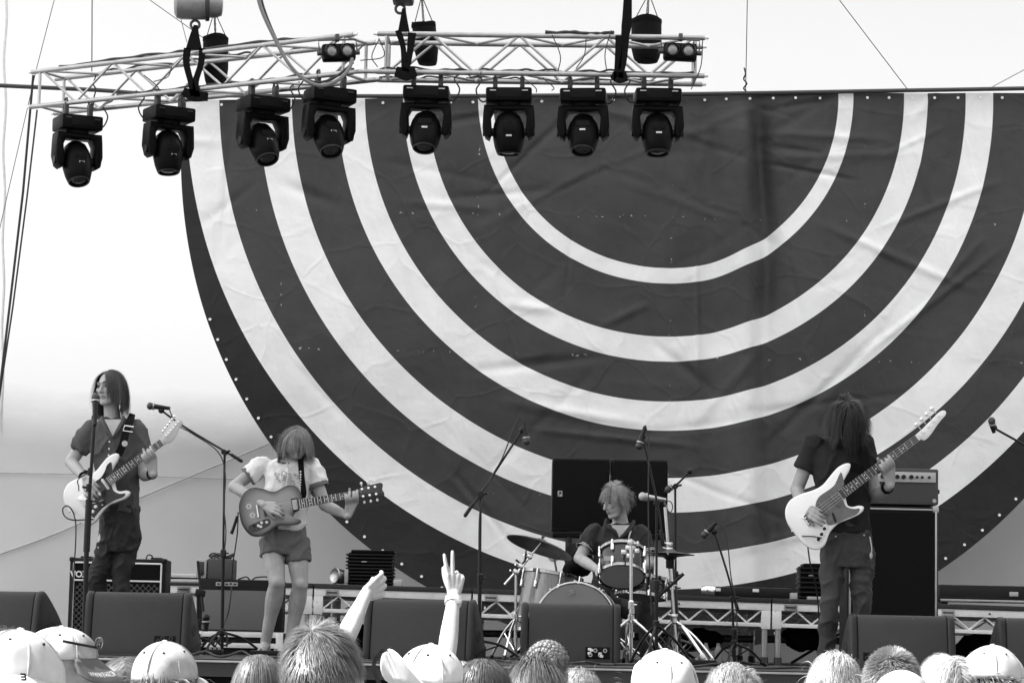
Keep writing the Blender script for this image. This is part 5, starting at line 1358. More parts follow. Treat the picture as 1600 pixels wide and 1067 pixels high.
    for k in range(1, nf + 1):
        u = nut - nut * (1 - 2 ** (-k / 12)); 
        if u < pu0 + .004: break
        wv = hw[0] + (hw[1] - hw[0]) * (nut - u) / (nut - pu0)
        q = MB(); q.cyl(pt(u, wv, .0265), pt(u, -wv, .0265), .0013 * s * 1.3, n=6); q.build('fret', M_['steel'] if kind != 'single' else M_['inlay'], fb)
        if k in (3, 5, 7, 9, 12, 15, 17, 19):
            u2 = nut - nut * (1 - 2 ** (-(k - .5) / 12))
            for v_ in ((-.011, .011) if k == 12 else (0,)):
                q = MB(); q.lathe([(.004 * s, 0), (.004 * s, .001), (.001, .0012)], pt(u2, v_, .0262), uz, 10); q.build('inlay_dot', M_['inlay'], fb)
    q = MB(); q.cyl(pt(nut, hw[0], .024), pt(nut, -hw[0], .024), .004 * s, n=8); q.build('nut', M_['inlay'], fb)
    # headstock
    if kind == 'strat':
        hs = [(nut, .021), (nut + .02, .024), (nut + .04, .034), (nut + .10, .052), (nut + .15, .064), (nut + .183, .058), (nut + .192, .038), (nut + .178, .018), (nut + .15, .008), (nut + .12, -.01), (nut + .085, -.028), (nut + .05, -.036), (nut + .028, -.034), (nut + .012, -.022), (nut, -.021)]
        hm, nt_ = M_['maple'], 6
    elif kind == 'bass':
        hs = [(nut, .020), (nut + .03, .024), (nut + .08, .032), (nut + .15, .044), (nut + .2, .052), (nut + .232, .046), (nut + .24, .026), (nut + .225, .008), (nut + .19, .0), (nut + .14, -.016), (nut + .09, -.036), (nut + .05, -.046), (nut + .025, -.044), (nut + .012, -.024), (nut, -.020)]
        hs = [(a, b * .86) for a, b in hs]
        hm, nt_ = M_['whiteplastic'], 4
    else:
        hs = [(nut, .021), (nut + .03, .026), (nut + .06, .038), (nut + .12, .043), (nut + .185, .047), (nut + .2, .03), (nut + .19, .0), (nut + .2, -.03), (nut + .185, -.047), (nut + .12, -.043), (nut + .06, -.038), (nut + .03, -.026), (nut, -.021)]
        hm, nt_ = M_['shell'], 6
    h = prism('headstock', hs, .0, .014, hm, t, .002, 3)
    for k in range(nt_):
        if kind == 'single':
            u = nut + .055 + .045 * (k // 2); sgn = 1 if k % 2 else -1; v0, v1, v2 = sgn * .025, sgn * .05, sgn * .066
        elif kind == 'strat': u = nut + .045 + .024 * k; v0 = .018 + .0052 * k; v1 = .036 + .0068 * k; v2 = v1 + .022
        else: u = nut + .05 + .045 * k; v0 = .006 + .008 * k; v1 = .032 + .007 * k; v2 = v1 + .034
        q = MB(); q.cyl(pt(u, v0, .012), pt(u, v0, .026), .0045 * s * (1.5 if kind == 'bass' else 1), n=10); q.lathe([(.009 * s, 0), (.009 * s, .002), (.001, .003)], pt(u, v0, .014), uz, 12); q.build('tuning_post', M_['chrome'], h)
        q = MB(); q.cyl(pt(u, v1 - .004, .004), pt(u, v2 - .006, .004), .003 * s, n=8); q.ell(pt(u, v2, .004), (.009 * s * (1.7 if kind == 'bass' else 1), .006 * s, .010 * s * (1.5 if kind == 'bass' else 1))); q.build('tuning_peg', M_['chrome'] if kind != 'single' else M_['inlay'], h)
    # pickguard, pickups, hardware
    if kind == 'strat':
        pg = [(.0, .03), (.03, .052), (.08, .06), (.13, .055), (.17, .075), (.2, .1), (.225, .098), (.21, .06), (.195, .032), (.16, .029), (.155, -.03), (.148, -.07), (.165, -.11), (.19, -.13), (.17, -.142), (.12, -.125), (.06, -.118), (.02, -.125), (-.04, -.142), (-.07, -.13), (-.045, -.1), (-.005, -.06), (.0, -.01)]
        pgo = prism('pickguard', wide(pg, 1.28), .0, .003, M_['tort'], t, 0, 3)
        for u, dv in ((.035, .012), (.10, 0), (.170, 0)):
            a, b = pt(u - dv, .034, .006), pt(u + dv, -.034, .006); q = MB(); q.limb([a, b], [.010 * s, .010 * s], 10, 2); q.build('pickup', M_['whiteplastic'], pgo)
        for u, v_ in ((.03, -.085), (-.005, -.1), (-.038, -.115)):
            q = MB(); q.lathe([(.013 * s, 0), (.012 * s, .012 * s), (.009 * s, .016 * s), (.001, .0165 * s)], pt(u, v_, .003), uz, 16); q.build('knob', M_['whiteplastic'], pgo)
        q = MB(); q.cyl(pt(.07, -.1, .003), pt(.078, -.104, .016), .003 * s); q.build('pickup_switch', M_['whiteplastic'], pgo)
        q = MB(); q.box(pt(-.01, 0, .006), (.05 * s, .01, .075 * s), Matrix((ux, -uz, uy)).transposed(), .002); q.build('bridge', M_['chrome'], t)
        q = MB(); q.tube([pt(.0, -.03, .01), pt(.02, -.05, .02), pt(.05, -.065, .02), pt(.1, -.08, .018)], .0028, 6, smooth=3); q.build('tremolo_arm', M_['chrome'], t)
        q = MB(); q.limb([pt(-.07, -.115, 0), pt(-.035, -.135, 0)], [.012, .012], 10, 2); q.build('jack_plate', M_['chrome'], t)
    elif kind == 'bass':
        pg = [(.06, .045), (.10, .072), (.16, .07), (.2, .075), (.245, .105), (.262, .11), (.25, .07), (.23, .034), (.19, .031), (.186, -.031), (.178, -.075), (.2, -.115), (.225, -.135), (.2, -.152), (.14, -.135), (.09, -.125), (.05, -.10), (.06, -.05), (.045, .0)]
        pgo = prism('pickguard', wide(pg, 1.24), .0, .003, M_['greyguard'], t, 0, 3)
        for u in (.10, .185):
            q = MB(); q.box(pt(u, -.003, .008), (.018 * s, .012, .09 * s), Matrix((ux, -uz, uy)).transposed(), .003); q.build('pickup', M_['greyguard'], pgo)
        q = MB(); q.box(pt(.12, -.085, .006), (.012 * s, .01, .06 * s), Matrix((ux, -uz, uy)).transposed() @ Matrix.Rotation(.3, 3, 'Y'), .003); q.build('finger_rest', M_['black'], pgo)
        cp = prism('control_plate', [(.045, -.085), (.05, -.11), (.02, -.13), (-.03, -.15), (-.06, -.145), (-.065, -.125), (-.03, -.12), (.01, -.1)], .0, .003, M_['chrome'], t, 0, 3)
        for u, v_ in ((.03, -.105), (-.005, -.122), (-.04, -.136)):
            q = MB(); q.lathe([(.011 * s, 0), (.0105 * s, .012 * s), (.001, .014 * s)], pt(u, v_, .003), uz, 14); q.build('knob', M_['black'], cp)
        br = MB(); br.box(pt(-.012, 0, .004), (.055 * s, .008, .075 * s), Matrix((ux, -uz, uy)).transposed(), .002); br = br.build('bridge', M_['chrome'], t)
        for k in range(4):
            q = MB(); q.cyl(pt(-.028, -.028 + .019 * k, .011), pt(.014, -.028 + .019 * k, .011), .006 * s, n=8); q.build('saddle', M_['darkmetal'], br)
    else:
        for u, mt in ((.215, 'steel'), (.05, 'black')):
            pr = prism('pickup_ring', [(u - .022, .045), (u + .022, .045), (u + .022, -.045), (u - .022, -.045)], .004, .011, M_['black'], t, .001, 0)
            pk = prism('pickup', [(u - .017, .035), (u + .017, .035), (u + .017, -.035), (u - .017, -.035)], .011, .017, M_[mt] if mt == 'black' else M_['panelgrey'], pr, .002, 0)
        q = MB(); q.cyl(pt(.0, .042, .014), pt(.004, -.042, .014), .008 * s, n=10); q.build('bridge', M_['darkmetal'], t)
        q = MB(); q.cyl(pt(-.045, .042, .014), pt(-.045, -.042, .014), .008 * s, n=10); q.build('tailpiece', M_['chrome'], t)
        pl = prism('control_plate', [(-.115, -.085), (-.06, -.072), (.01, -.06), (.03, -.075), (.028, -.10), (.0, -.115), (-.06, -.13), (-.11, -.13), (-.125, -.105)], .003, .007, M_['tort'], t, 0, 3)
        for u, v_ in ((-.085, -.092), (-.055, -.098), (-.03, -.082), (-.04, -.108), (.005, -.085)):
            q = MB(); q.lathe([(.010 * s, 0), (.0095 * s, .010 * s), (.001, .012 * s)], pt(u, v_, .007), uz, 14); q.build('knob', M_['whiteplastic'] if u > -.08 else M_['black'], pl)
        for cu, cv, mt in ((-.1, .045, 'inlay'), (-.085, -.02, 'inlay')):
            q = MB()
            for k in range(6):
                a_ = k * PI / 3; q.lathe([(.003 * s, .0), (.0065 * s, .0008), (.003 * s, .0012)], pt(cu + .014 * math.cos(a_), cv + .014 * math.sin(a_), .005), uz, 8, True)
            q.build('flower_sticker', M_[mt], t)
    ns = 4 if kind == 'bass' else 6
    for k in range(ns):
        v_ = (k - (ns - 1) / 2) * (.0105 if ns == 6 else .018)
        q = MB(); q.tube([pt(-.015, v_, .02), pt(nut, v_ * .72, .028), pt(nut + .05, v_ * .9, .02)], .0007 if ns == 6 else .0012, 4); q.build('string', M_['steel'], t)
    for (u, v_) in ((body[0][0], 0), ((.352 if kind == 'strat' else .396 if kind == 'bass' else .215), (.113 if kind == 'strat' else .117 if kind == 'bass' else .10))):
        q = MB(); q.ell(pt(u, v_, -T / 2), (.009, .009, .009), None, 8, 6); q.build('strap_button', M_['chrome'], t)
    return t, pt, (ux, uy, uz), s

def arm(mb, S, E, W, r=(.052, .044, .041, .027)):
    mb.limb([S, lerp3(S, E, .5), E], [r[0], (r[0] + r[1]) / 2 * 1.02, r[1]], 14, 4)
    mb.limb([E, lerp3(E, W, .3), W], [r[1] * .95, r[2] * 1.02, r[3]], 14, 4)
def leg(mb, H, K, A, r=(.082, .056, .054, .036)):
    mb.limb([H, lerp3(H, K, .5), K], [r[0], (r[0] + r[1]) * .52, r[1]], 14, 4)
    mb.limb([K, lerp3(K, A, .28) + V((0, .016, 0)), lerp3(K, A, .62) + V((0, .008, 0)), A], [r[1] * .95, r[2] * 1.04, r[2] * .76, r[3]], 14, 4)
    mb.ell(V(K) + V((0, -r[1] * .55, .005)), (r[1] * .62, r[1] * .55, r[1] * .75), None, 12, 8)
def watch(par, p, d, r, w_=.022, m='webbing'):
    m_ = MB(); m_.lathe([(r, -w_ / 2), (r + .005, -w_ / 2), (r + .005, w_ / 2), (r, w_ / 2)], p, d, 20, True); return m_.build('wristband', M_[m], par)
def pick_hand(mb, G, W, u, v, side=1, s=1.0):
    pt, ax = G; tgt = pt(u, v, .035); d = (tgt - V(W)).normalized(); n = (ax[2] + ax[1] * .35 - ax[0] * .1)
    hand(mb, W, d, n, side, (.55, .7, .8, .9), s, (.55, .5), .7)
def fret_hand(mb, G, u, s=1.0):
    """palm below the neck, fingers arch over the fretboard and press the strings, thumb behind"""
    pt, (ux, uy, uz) = G
    W = pt(u - .045, -.135, -.01)
    off = (.036, .013, -.011, -.033); reach = (.012, .006, .014, -.002)
    for i in range(4):
        m0 = W + (pt(u, 0, 0) - pt(u - .03, 0, 0)).normalized() * off[i] * .45
        m1 = pt(u + off[i], -.052 - .004 * abs(i - 1.5), .016)
        mb.limb([m0, m1], [.016, .0125], 10, 3)
        f = u + off[i] * 1.12 + .006
        mb.limb([m1, pt(f, -.034, .052), pt(f + .003, -.008 + reach[i] * .4, .058), pt(f + .004, reach[i] + .008, .036)], [.0118, .0108, .0100, .0085], 10, 3)
    mb.limb([W + uz * -.005, pt(u - .03, -.05, -.045), pt(u - .012, .012, -.045), pt(u - .004, .044, -.022)], [.017, .015, .0125, .0095], 10, 3)
    return W
# ================================================================== THE BAND
# ---- singer
Y0 = 17.2
def J(x, y, dy=0.0): return P(x, y, Y0 + dy)
gt, gpt, gax, gs = guitar('strat', J(133, 780, -.21), J(290, 664, -.24), 'white electric guitar with dark pickguard played by the singer at the left', 'guitar')
G = (gpt, gax)
t = thing('person', 'long-haired singer in dark short-sleeved shirt playing a white guitar at the left microphone', 'person', V((J(170, 900).x, Y0, 0)), 'band on the stage')
hc, hR = J(171.5, 607, -.02), rot3(-.5, -.02, -.04)
RS, RE, RW = J(143, 670, .0), J(111, 722, -.02), J(133, 747, -.19)
LS, LE = J(213, 672, .0), J(226, 742, -.03)
mb = MB(); head_shapes(mb, hc, hR)
mb.limb([J(177, 668, .03), J(173, 625, .01)], [.058, .052], 14, 3)
torso(mb, [(J(186, 850), .11, .075), (J(186, 820), .118, .08), (J(182, 780), .115, .08), (J(180, 730), .128, .088), (J(179, 690, .01), .145, .09), (J(178, 668, .015), .115, .068), (J(177, 655, .02), .07, .06)], XA)
for S_ in (RS, LS): mb.ell(S_, (.05, .048, .05))
arm(mb, RS, RE, RW, (.046, .043, .041, .027))
LWp = fret_hand(mb, G, .515)
arm(mb, LS, LE, LWp, (.046, .043, .041, .027))
pick_hand(mb, G, RW, .085, .012, 1)
A1, A2 = J(147, 1000, .05), J(190, 1000, .02); A1.z = A2.z = .085
K1, K2 = J(151, 905, -.02), J(188, 905, -.02)
leg(mb, J(168, 838), K1, A1, (.06, .046, .042, .034)); leg(mb, J(203, 838), K2, A2, (.06, .046, .042, .034))
foot(mb, A1, (-.25, -1), bare=False); foot(mb, A2, (.25, -1), bare=False)
remesh(mb, 'body', M_['skin'], t, .0052, 2)
face_parts(t, hc, hR)
mb = MB()
torso(mb, [(J(187, 800), .118, .105), (J(186, 775), .128, .108), (J(183, 740), .142, .112), (J(180, 705), .165, .122), (J(179, 682, .01), .170, .118), (J(178, 666, .015), .145, .09), (J(177, 655, .02), .085, .075)], XA)
for S_, E_ in ((RS, RE), (LS, LE)):
    e = lerp3(S_, E_, .66)
    mb.limb([S_ + V((0, 0, .0)), lerp3(S_, E_, .3)], [.064, .068], 14, 3)
    mb.cyl(lerp3(S_, E_, .1), e, .064, .07, 16)
shirt = remesh(mb, 'shirt', M_['polo'], t, .008, 2, .016, 9, .6)
# open collar: skin V and folded flaps, button row
m_ = MB(); a = J(163, 660, -.12); 
m_.add([J(163, 655, -.095), J(190, 655, -.095), J(176, 681, -.135)], [(0, 1, 2)]); o = m_.build('open_neck', M_['skin'], t, 0)
for pts in (([J(160, 652, -.06), J(165, 668, -.12), J(176, 683, -.14), J(170, 678, -.142), J(160, 664, -.11), J(156, 655, -.06)]), ([J(193, 652, -.06), J(187, 668, -.12), J(176, 683, -.14), J(184, 680, -.142), J(194, 664, -.11), J(198, 655, -.06)])):
    m_ = MB(); m_.limb(pts[:3], [.012, .011, .006], 8, 3); m_.build('collar', M_['polo'], shirt)
for y in (690, 701, 711, 720):
    m_ = MB(); m_.ell(J(171 - (y - 690) * .06, y, -.137), (.006, .004, .006)); m_.build('button', M_['inlay'], shirt)
mb = MB()
torso(mb, [(J(186, 862), .115, .09), (J(187, 840), .138, .10), (J(187, 812), .135, .10), (J(187, 790), .125, .10)], XA)
for H_, K_, A_ in ((J(171, 845), K1, A1), (J(200, 845), K2, A2)):
    mb.limb([H_, lerp3(H_, K_, .5), K_], [.070, .067, .057], 16, 4); mb.limb([K_, lerp3(K_, A_, .5), A_ - V((0, 0, .02))], [.057, .055, .05], 16, 4)
remesh(mb, 'trousers', M_['blackjean'], t, .008, 2, .015, 10, .9)
m_ = MB(); m_.limb([A1 - ZA * .04, A1 + V((-.04, -.17, -.05))], [.05, .04], 12, 3); m_.build('shoe', M_['black'], t)
m_ = MB(); m_.limb([A2 - ZA * .04, A2 + V((.04, -.17, -.05))], [.05, .04], 12, 3); m_.build('shoe', M_['black'], t)
watch(t, lerp3(LE, LWp, .86), LWp - LE, .031)
watch(t, lerp3(RE, RW, .9), RW - RE, .03, .02)
hair(t, hc, hR, 'hair_mid', 3600, .235, flow='curtain', grav=.5, part=-.15, jitter=.14, lift=1.0, seed=1, wid=.0028, face=.75, step=9, clump=.15)
m_ = MB(); strap(m_, catmull([gpt(.352, .113, -.02), J(192, 694, -.20), J(197, 674, -.155), J(203, 657, -.09), (J(206, 650, .02)), (J(204, 665, .13))], 4), .05, .004)
st = m_.build('strap', M_['webbing'], gt)
m_ = MB()
q = J(200.5, 670, -.165); m_.tube([q + V((.036, 0, .014)), q + V((-.026, 0, .021)), q + V((-.034, 0, -.012)), q + V((.03, 0, -.02))], .005, 6, True); m_.build('buckle', M_['chrome'], st)
m_ = MB(); m_.lathe([(.001, .002), (.018, .002), (.02, 0)], J(195, 693, -.212), (0, -1, 0), 16); m_.build('strap_badge', M_['panelgrey'], st)
cable('guitar_lead', [gpt(-.06, -.125, .01), J(113, 812, -.3), J(101, 806, -.3), J(98, 795, -.3), J(104, 790, -.27), J(112, 796, -.22), J(118, 815, -.2), J(118, 850, -.2), J(114, 910, -.15), J(110, 1000, -.1)], .0045, 'thin black lead looping from the white guitar of the singer to the floor', 'cable', 7, 'guitar leads')

# ---- bare-legged guitarist
Y0 = 18.0
gt, gpt, gax, gs = guitar('single', J(413, 797, -.21), J(600, 764, -.24), 'grey burst single-cut electric guitar with flower stickers held by the bare-legged guitarist', 'guitar')
G = (gpt, gax)
t = thing('person', 'bare-legged guitarist in white ringer tee and grey shorts looking down at his guitar', 'person', V((J(437, 900).x, Y0, 0)), 'band on the stage')
hc, hR = J(463, 695, -.07), rot3(.15, .62, .06)
RS, RE, RW = J(411, 726, .02), J(366, 760, .0), J(412, 789, -.22)
LS, LE = J(487, 727, .02), J(507, 789, -.0)
mb = MB(); head_shapes(mb, hc, hR)
mb.limb([J(452, 722, .05), J(460, 700, -.02)], [.06, .055], 14, 3)
torso(mb, [(J(443, 864), .115, .08), (J(443, 845), .12, .085), (J(446, 815), .115, .08), (J(449, 775), .126, .088), (J(450, 742, .01), .145, .09), (J(451, 722, .02), .115, .068), (J(452, 711, .03), .07, .06)], XA)
for S_ in (RS, LS): mb.ell(S_, (.05, .048, .05))
arm(mb, RS, RE, RW, (.046, .043, .041, .027))
LWp = fret_hand(mb, G, .60)
arm(mb, LS, LE, LWp, (.046, .043, .041, .027))
pick_hand(mb, G, RW, .075, .0, 1)
A1, A2 = J(415, 993, .06), J(453, 993, .06); A1.z = .095; A2.z = .085
K1, K2 = J(433, 910, -.11), J(469, 913, -.05)
leg(mb, J(424, 850), K1, A1, (.083, .058, .06, .037)); leg(mb, J(463, 850), K2, A2, (.083, .058, .06, .037))
foot(mb, A1, (-.15, -1)); foot(mb, A2, (.3, -1))
remesh(mb, 'body', M_['skin'], t, .0052, 2)
face_parts(t, hc, hR)
mb = MB()
torso(mb, [(J(446, 829), .135, .112), (J(447, 812), .140, .112), (J(449, 775), .150, .118), (J(450, 745, .01), .168, .12), (J(451, 727, .015), .160, .105), (J(452, 716, .025), .10, .075)], XA)
for S_, E_, f in ((RS, RE, .5), (LS, LE, .5)):
    mb.limb([S_, lerp3(S_, E_, .25)], [.066, .068], 14, 3); mb.cyl(lerp3(S_, E_, .08), lerp3(S_, E_, f), .065, .068, 16)
shirt = remesh(mb, 'shirt', M_['whitetee'], t, .008, 2, .016, 9, .6)
for S_, E_ in ((RS, RE), (LS, LE)):
    d = (E_ - S_).normalized(); m_ = MB(); m_.lathe([(.060, -.013), (.0745, -.013), (.0755, .013), (.060, .013)], lerp3(S_, E_, .5), d, 24, True); m_.build('sleeve_cuff', M_['shorts'], shirt)
m_ = MB(); m_.tube([J(452, 713, .02) + V((.095 * math.cos(q), -.015 + .095 * math.sin(q) * .9, .012 - .045 * (1 - math.sin(q)) * .8)) for q in [2 * PI * k / 24 for k in range(24)]], .010, 8, True); m_.build('neckband', M_['shorts'], shirt)
# worn shirt print: a row of rubbed shapes
m_ = MB(); rr = random.Random(4)
for k in range(6):
    x0 = 434 + 7.0 * k
    for q in range(6):
        x, y = x0 + rr.uniform(-2.8, 2.8), 748 + rr.uniform(-9, 7) - 2 * (k in (1, 2)); a0 = rr.uniform(0, 6); rad = rr.uniform(1.2, 3.0)
        m_.tube([J(x + rad * math.cos(a0 + b_ * .7), y + rad * 1.2 * math.sin(a0 + b_ * .7), -.1365) for b_ in range(5)], .0035, 5, smooth=2)
m_.build('shirt_print', M_['print_grey'], shirt)
mb = MB()
torso(mb, [(J(443, 866), .145, .10), (J(444, 848), .160, .115), (J(445, 832), .150, .11), (J(446, 820), .136, .105)], XA)
for H_, K_, f in ((J(424, 848), K1, .30), (J(463, 848), K2, .46)):
    mb.cyl(H_ + ZA * .03, lerp3(H_, K_, f), .088, .089, 20); mb.ell(H_, (.088, .088, .07))
remesh(mb, 'shorts', M_['shorts'], t, .008, 2, .011, 9, .8)
hair(t, hc, hR, 'hair_wavy', 4400, .215, flow='down', grav=.42, jitter=.12, lift=1.1, seed=2, wid=.0026, face=.6, fcut=.095, clump=.45, wave=.6, part=.25)
m_ = MB()
for k in range(13):
    f = k / 12; q = J(447 + 3 * math.sin(f * 3), 712 + 46 * f, -.05 - .1 * min(1, f * 2)); m_.ell(q, (.007, .007, .007), None, 8, 6)
    q = J(470 - 1 * f, 716 + 50 * f, -.06 - .1 * min(1, f * 2)); m_.ell(q, (.007, .007, .007), None, 8, 6)
m_.build('bead_necklace', M_['bead'], t)
for A_ in (A1, A2):
    dd = V((-.15, -1, 0)).normalized() if A_ is A1 else V((.3, -1, 0)).normalized()
    m_ = MB(); m_.box(V((A_.x, A_.y, .004)) + dd * .06, (.095, .28, .008), Matrix.Rotation(math.atan2(dd.x, -dd.y), 3, 'Z'), .002); m_.build('sandal_sole', M_['sole'], t)
m_ = MB(); strap(m_, catmull([gpt(.215, .10, -.03), J(474, 775, -.165), J(471.5, 745, -.155), J(470, 722, -.11), J(469, 712, -.01), J(455, 730, .13), J(425, 765, .14), J(398, 790, -.02), gpt(-.17, 0, -.03)], 4), .04, .004); m_.build('strap', M_['webbing'], gt)
t2 = gt
m_ = MB(); m_.cyl(J(371, 806, -.18), J(363, 830, -.18), .011); m_.cyl(J(363, 829, -.18), J(361.5, 834, -.18), .012, n=10); m_.build('jack_plug', M_['black'], gt)
cable('guitar_lead', [J(372, 800, -.19), J(371, 830, -.17), J(367, 860, -.1), J(364, 880, .1), J(362, 905, .5)], .0045, 'thin lead hanging from the grey guitar to the amplifiers', 'cable', 6, 'guitar leads')

# ---- bassist
Y0 = 16.0
gt, gpt, gax, gs = guitar('bass', J(1266, 809, -.21), J(1481, 648, -.26), 'white bass guitar with grey pickguard played by the long-haired bassist', 'bass guitar')
G = (gpt, gax)
t = thing('person', 'bassist in black tee and dark jeans with long dark hair hiding the face', 'person', V((J(1320, 900).x, Y0, 0)), 'band on the stage')
hc, hR = J(1323, 655, -.06), rot3(-.1, .55, .0)
RS, RE, RW = J(1271, 696, .02), J(1245, 765, .03), J(1257, 795, -.17)
LS, LE = J(1350, 696, .02), J(1368, 776, .0)
mb = MB(); head_shapes(mb, hc, hR)
mb.limb([J(1316, 690, .05), J(1320, 660, -.02)], [.06, .056], 14, 3)
torso(mb, [(J(1323, 880), .11, .075), (J(1323, 850), .118, .08), (J(1320, 815), .12, .085), (J(1316, 765), .135, .09), (J(1313, 720, .01), .15, .09), (J(1313, 695, .02), .115, .068), (J(1315, 682, .03), .07, .06)], XA)
for S_ in (RS, LS): mb.ell(S_, (.05, .048, .05))
arm(mb, RS, RE, RW, (.046, .042, .04, .027))
LWp = fret_hand(mb, G, .565)
arm(mb, LS, LE, LWp, (.046, .042, .04, .027))
pick_hand(mb, G, RW, .035, .004, 1)
A1, A2 = J(1289, 1020, .05), J(1342, 1020, .05); A1.z = A2.z = .085
K1, K2 = J(1296, 945, -.05), J(1346, 940, -.0)
leg(mb, J(1303, 862), K1, A1, (.06, .046, .042, .034)); leg(mb, J(1343, 862), K2, A2, (.06, .046, .042, .034))
foot(mb, A1, (-.2, -1), bare=False); foot(mb, A2, (.25, -1), bare=False)
remesh(mb, 'body', M_['skin_shade'], t, .0052, 2)
face_parts(t, hc, hR)
mb = MB()
torso(mb, [(J(1322, 832), .155, .118), (J(1320, 810), .155, .116), (J(1316, 765), .164, .122), (J(1313, 725, .01), .182, .126), (J(1313, 703, .015), .17, .11), (J(1314, 688, .025), .10, .08)], XA)
for S_, E_ in ((RS, RE), (LS, LE)):
    mb.limb([S_, lerp3(S_, E_, .3)], [.068, .07], 14, 3); mb.cyl(lerp3(S_, E_, .08), lerp3(S_, E_, .56), .068, .076, 16)
remesh(mb, 'shirt', M_['blacktee'], t, .008, 2, .014, 8, .6)
mb = MB()
torso(mb, [(J(1323, 886), .13, .10), (J(1323, 862), .158, .115), (J(1322, 835), .152, .112), (J(1321, 815), .14, .105)], XA)
for H_, K_, A_ in ((J(1303, 866), K1, A1), (J(1345, 866), K2, A2)):
    mb.limb([H_, lerp3(H_, K_, .5), K_], [.080, .072, .057], 16, 4); mb.limb([K_, lerp3(K_, A_, .5), A_ - V((0, 0, .03))], [.057, .052, .046], 16, 4)
tr = remesh(mb, 'jeans', M_['jean'], t, .008, 2, .015, 10, .9)
for px, py in ((1350, 836), (1306, 838)):
    m_ = MB(); m_.ell(J(px, py, -.118), (.006, .004, .006), None, 8, 6); m_.build('rivet', M_['alu'], tr)
m_ = MB(); m_.tube([J(1359, 838, -.08), J(1362, 856, -.09), J(1361, 868, -.09)], .004, 5, smooth=4); m_.ell(J(1361, 868, -.093), (.01, .005, .022)); m_.build('key_chain', M_['alu'], tr)
for A_, sx in ((A1, -.04), (A2, .04)):
    m_ = MB(); m_.limb([A_ - ZA * .04, A_ + V((sx, -.18, -.05))], [.05, .04], 12, 3); m_.build('shoe', M_['black'], t)
watch(t, lerp3(LE, LWp, .8), LWp - LE, .033, .03)
hair(t, hc, hR, 'hair_dark', 4500, .21, flow='down', grav=.36, jitter=.18, lift=2.2, seed=3, wid=.003, face=.1, clump=.6, wave=.45)
m_ = MB(); strap(m_, catmull([gpt(.394, .117, -.03), J(1352, 735, -.15), J(1349, 710, -.13), J(1345, 690, -.06), J(1338, 700, .12)], 4), .055, .004); m_.build('strap', M_['webbing'], gt)
cable('guitar_lead', [gpt(-.11, -.06, .012), gpt(-.06, -.1, .03), gpt(-.02, -.14, .02)], .004, 'short dark lead lying across the white bass body', 'cable', 5, 'guitar leads')
cable('guitar_lead', [J(1262, 852, -.2), J(1266, 880, -.15), J(1273, 905, .0), J(1278, 940, .3), J(1282, 1005, .5)], .005, 'thin black lead hanging from the white bass to the floor', 'cable', 6, 'guitar leads')

# ---- drummer
Y0 = 18.95
t = thing('person', 'fair-haired drummer in dark polo shirt looking to the left behind the rack tom', 'person', V((J(962, 950).x, Y0, 0)), 'band on the stage')
hc, hR = J(962, 783, -.05), rot3(-1.02, .28, .08)
RS, RE, RW = J(928, 832, .02), J(905, 872, -.06), J(938, 893, -.42)
LS, LE, LW = J(1001, 834, .02), J(1014, 880, -.02), J(990, 890, -.42)
mb = MB(); head_shapes(mb, hc, hR)
mb.limb([J(971, 826, .04), J(966, 795, .0)], [.06, .055], 14, 3)
torso(mb, [(J(962, 950, .05), .125, .09), (J(962, 915, .05), .13, .09), (J(963, 875, .02), .135, .09), (J(965, 845, .01), .15, .09), (J(967, 828, .02), .115, .07), (J(969, 818, .03), .07, .06)], XA)
for S_ in (RS, LS): mb.ell(S_, (.05, .048, .05))
arm(mb, RS, RE, RW, (.046, .043, .041, .027)); arm(mb, LS, LE, LW, (.046, .043, .041, .027))
for W_, sd in ((RW, 1), (LW, -1)):
    hand(mb, W_, (.25 * sd, -.9, .1), (0, .1, 1), sd, (.8, .9, .95, 1.0), 1, (.5, .6))
K1, K2 = J(925, 945, -.42), J(1008, 945, -.42); A1, A2 = J(922, 1010, -.42), J(1014, 1010, -.42); A1.z = A2.z = .085
leg(mb, J(943, 948, .05), K1, A1, (.06, .046, .042, .034)); leg(mb, J(980, 948, .05), K2, A2, (.06, .046, .042, .034))
foot(mb, A1, (-.1, -1), bare=False); foot(mb, A2, (.1, -1), bare=False)
remesh(mb, 'body', M_['skin'], t, .0055, 2)
face_parts(t, hc, hR, brow='hair_mid')
mb = MB()
torso(mb, [(J(962, 930, .05), .175, .13), (J(962, 905, .05), .165, .125), (J(964, 870, .02), .170, .125), (J(966, 847, .01), .182, .125), (J(967, 830, .02), .16, .105), (J(969, 819, .03), .10, .08)], XA)
for S_, E_ in ((RS, RE), (LS, LE)):
    mb.limb([S_, lerp3(S_, E_, .3)], [.068, .07], 14, 3); mb.cyl(lerp3(S_, E_, .08), lerp3(S_, E_, .6), .068, .072, 16)
shirt = remesh(mb, 'shirt', M_['navypolo'], t, .008, 2, .013, 8, .7)
for S_, E_ in ((RS, RE), (LS, LE)):
    d = (E_ - S_).normalized()
    for f in (.575, .625):
        m_ = MB(); m_.lathe([(.0665, -.003), (.0725, -.003), (.0735, .003), (.0665, .003)], lerp3(S_, E_, f), d, 24, True); m_.build('cuff_stripe', M_['panelgrey'], shirt)
for pts in ([J(948, 812, -.04), J(947, 822, -.09), J(960, 829, -.13), J(966, 840, -.13)], [J(990, 815, -.03), J(986, 826, -.09), J(972, 838, -.125), J(968, 842, -.13)]):
    m_ = MB(); m_.limb(pts, [.015, .016, .013, .007], 8, 3); m_.build('collar', M_['navypolo'], shirt)
m_ = MB(); m_.add([J(955, 820, -.09), J(984, 820, -.09), J(967, 841, -.128)], [(0, 1, 2)]); m_.build('open_neck', M_['skin'], t, 0)
mb = MB()
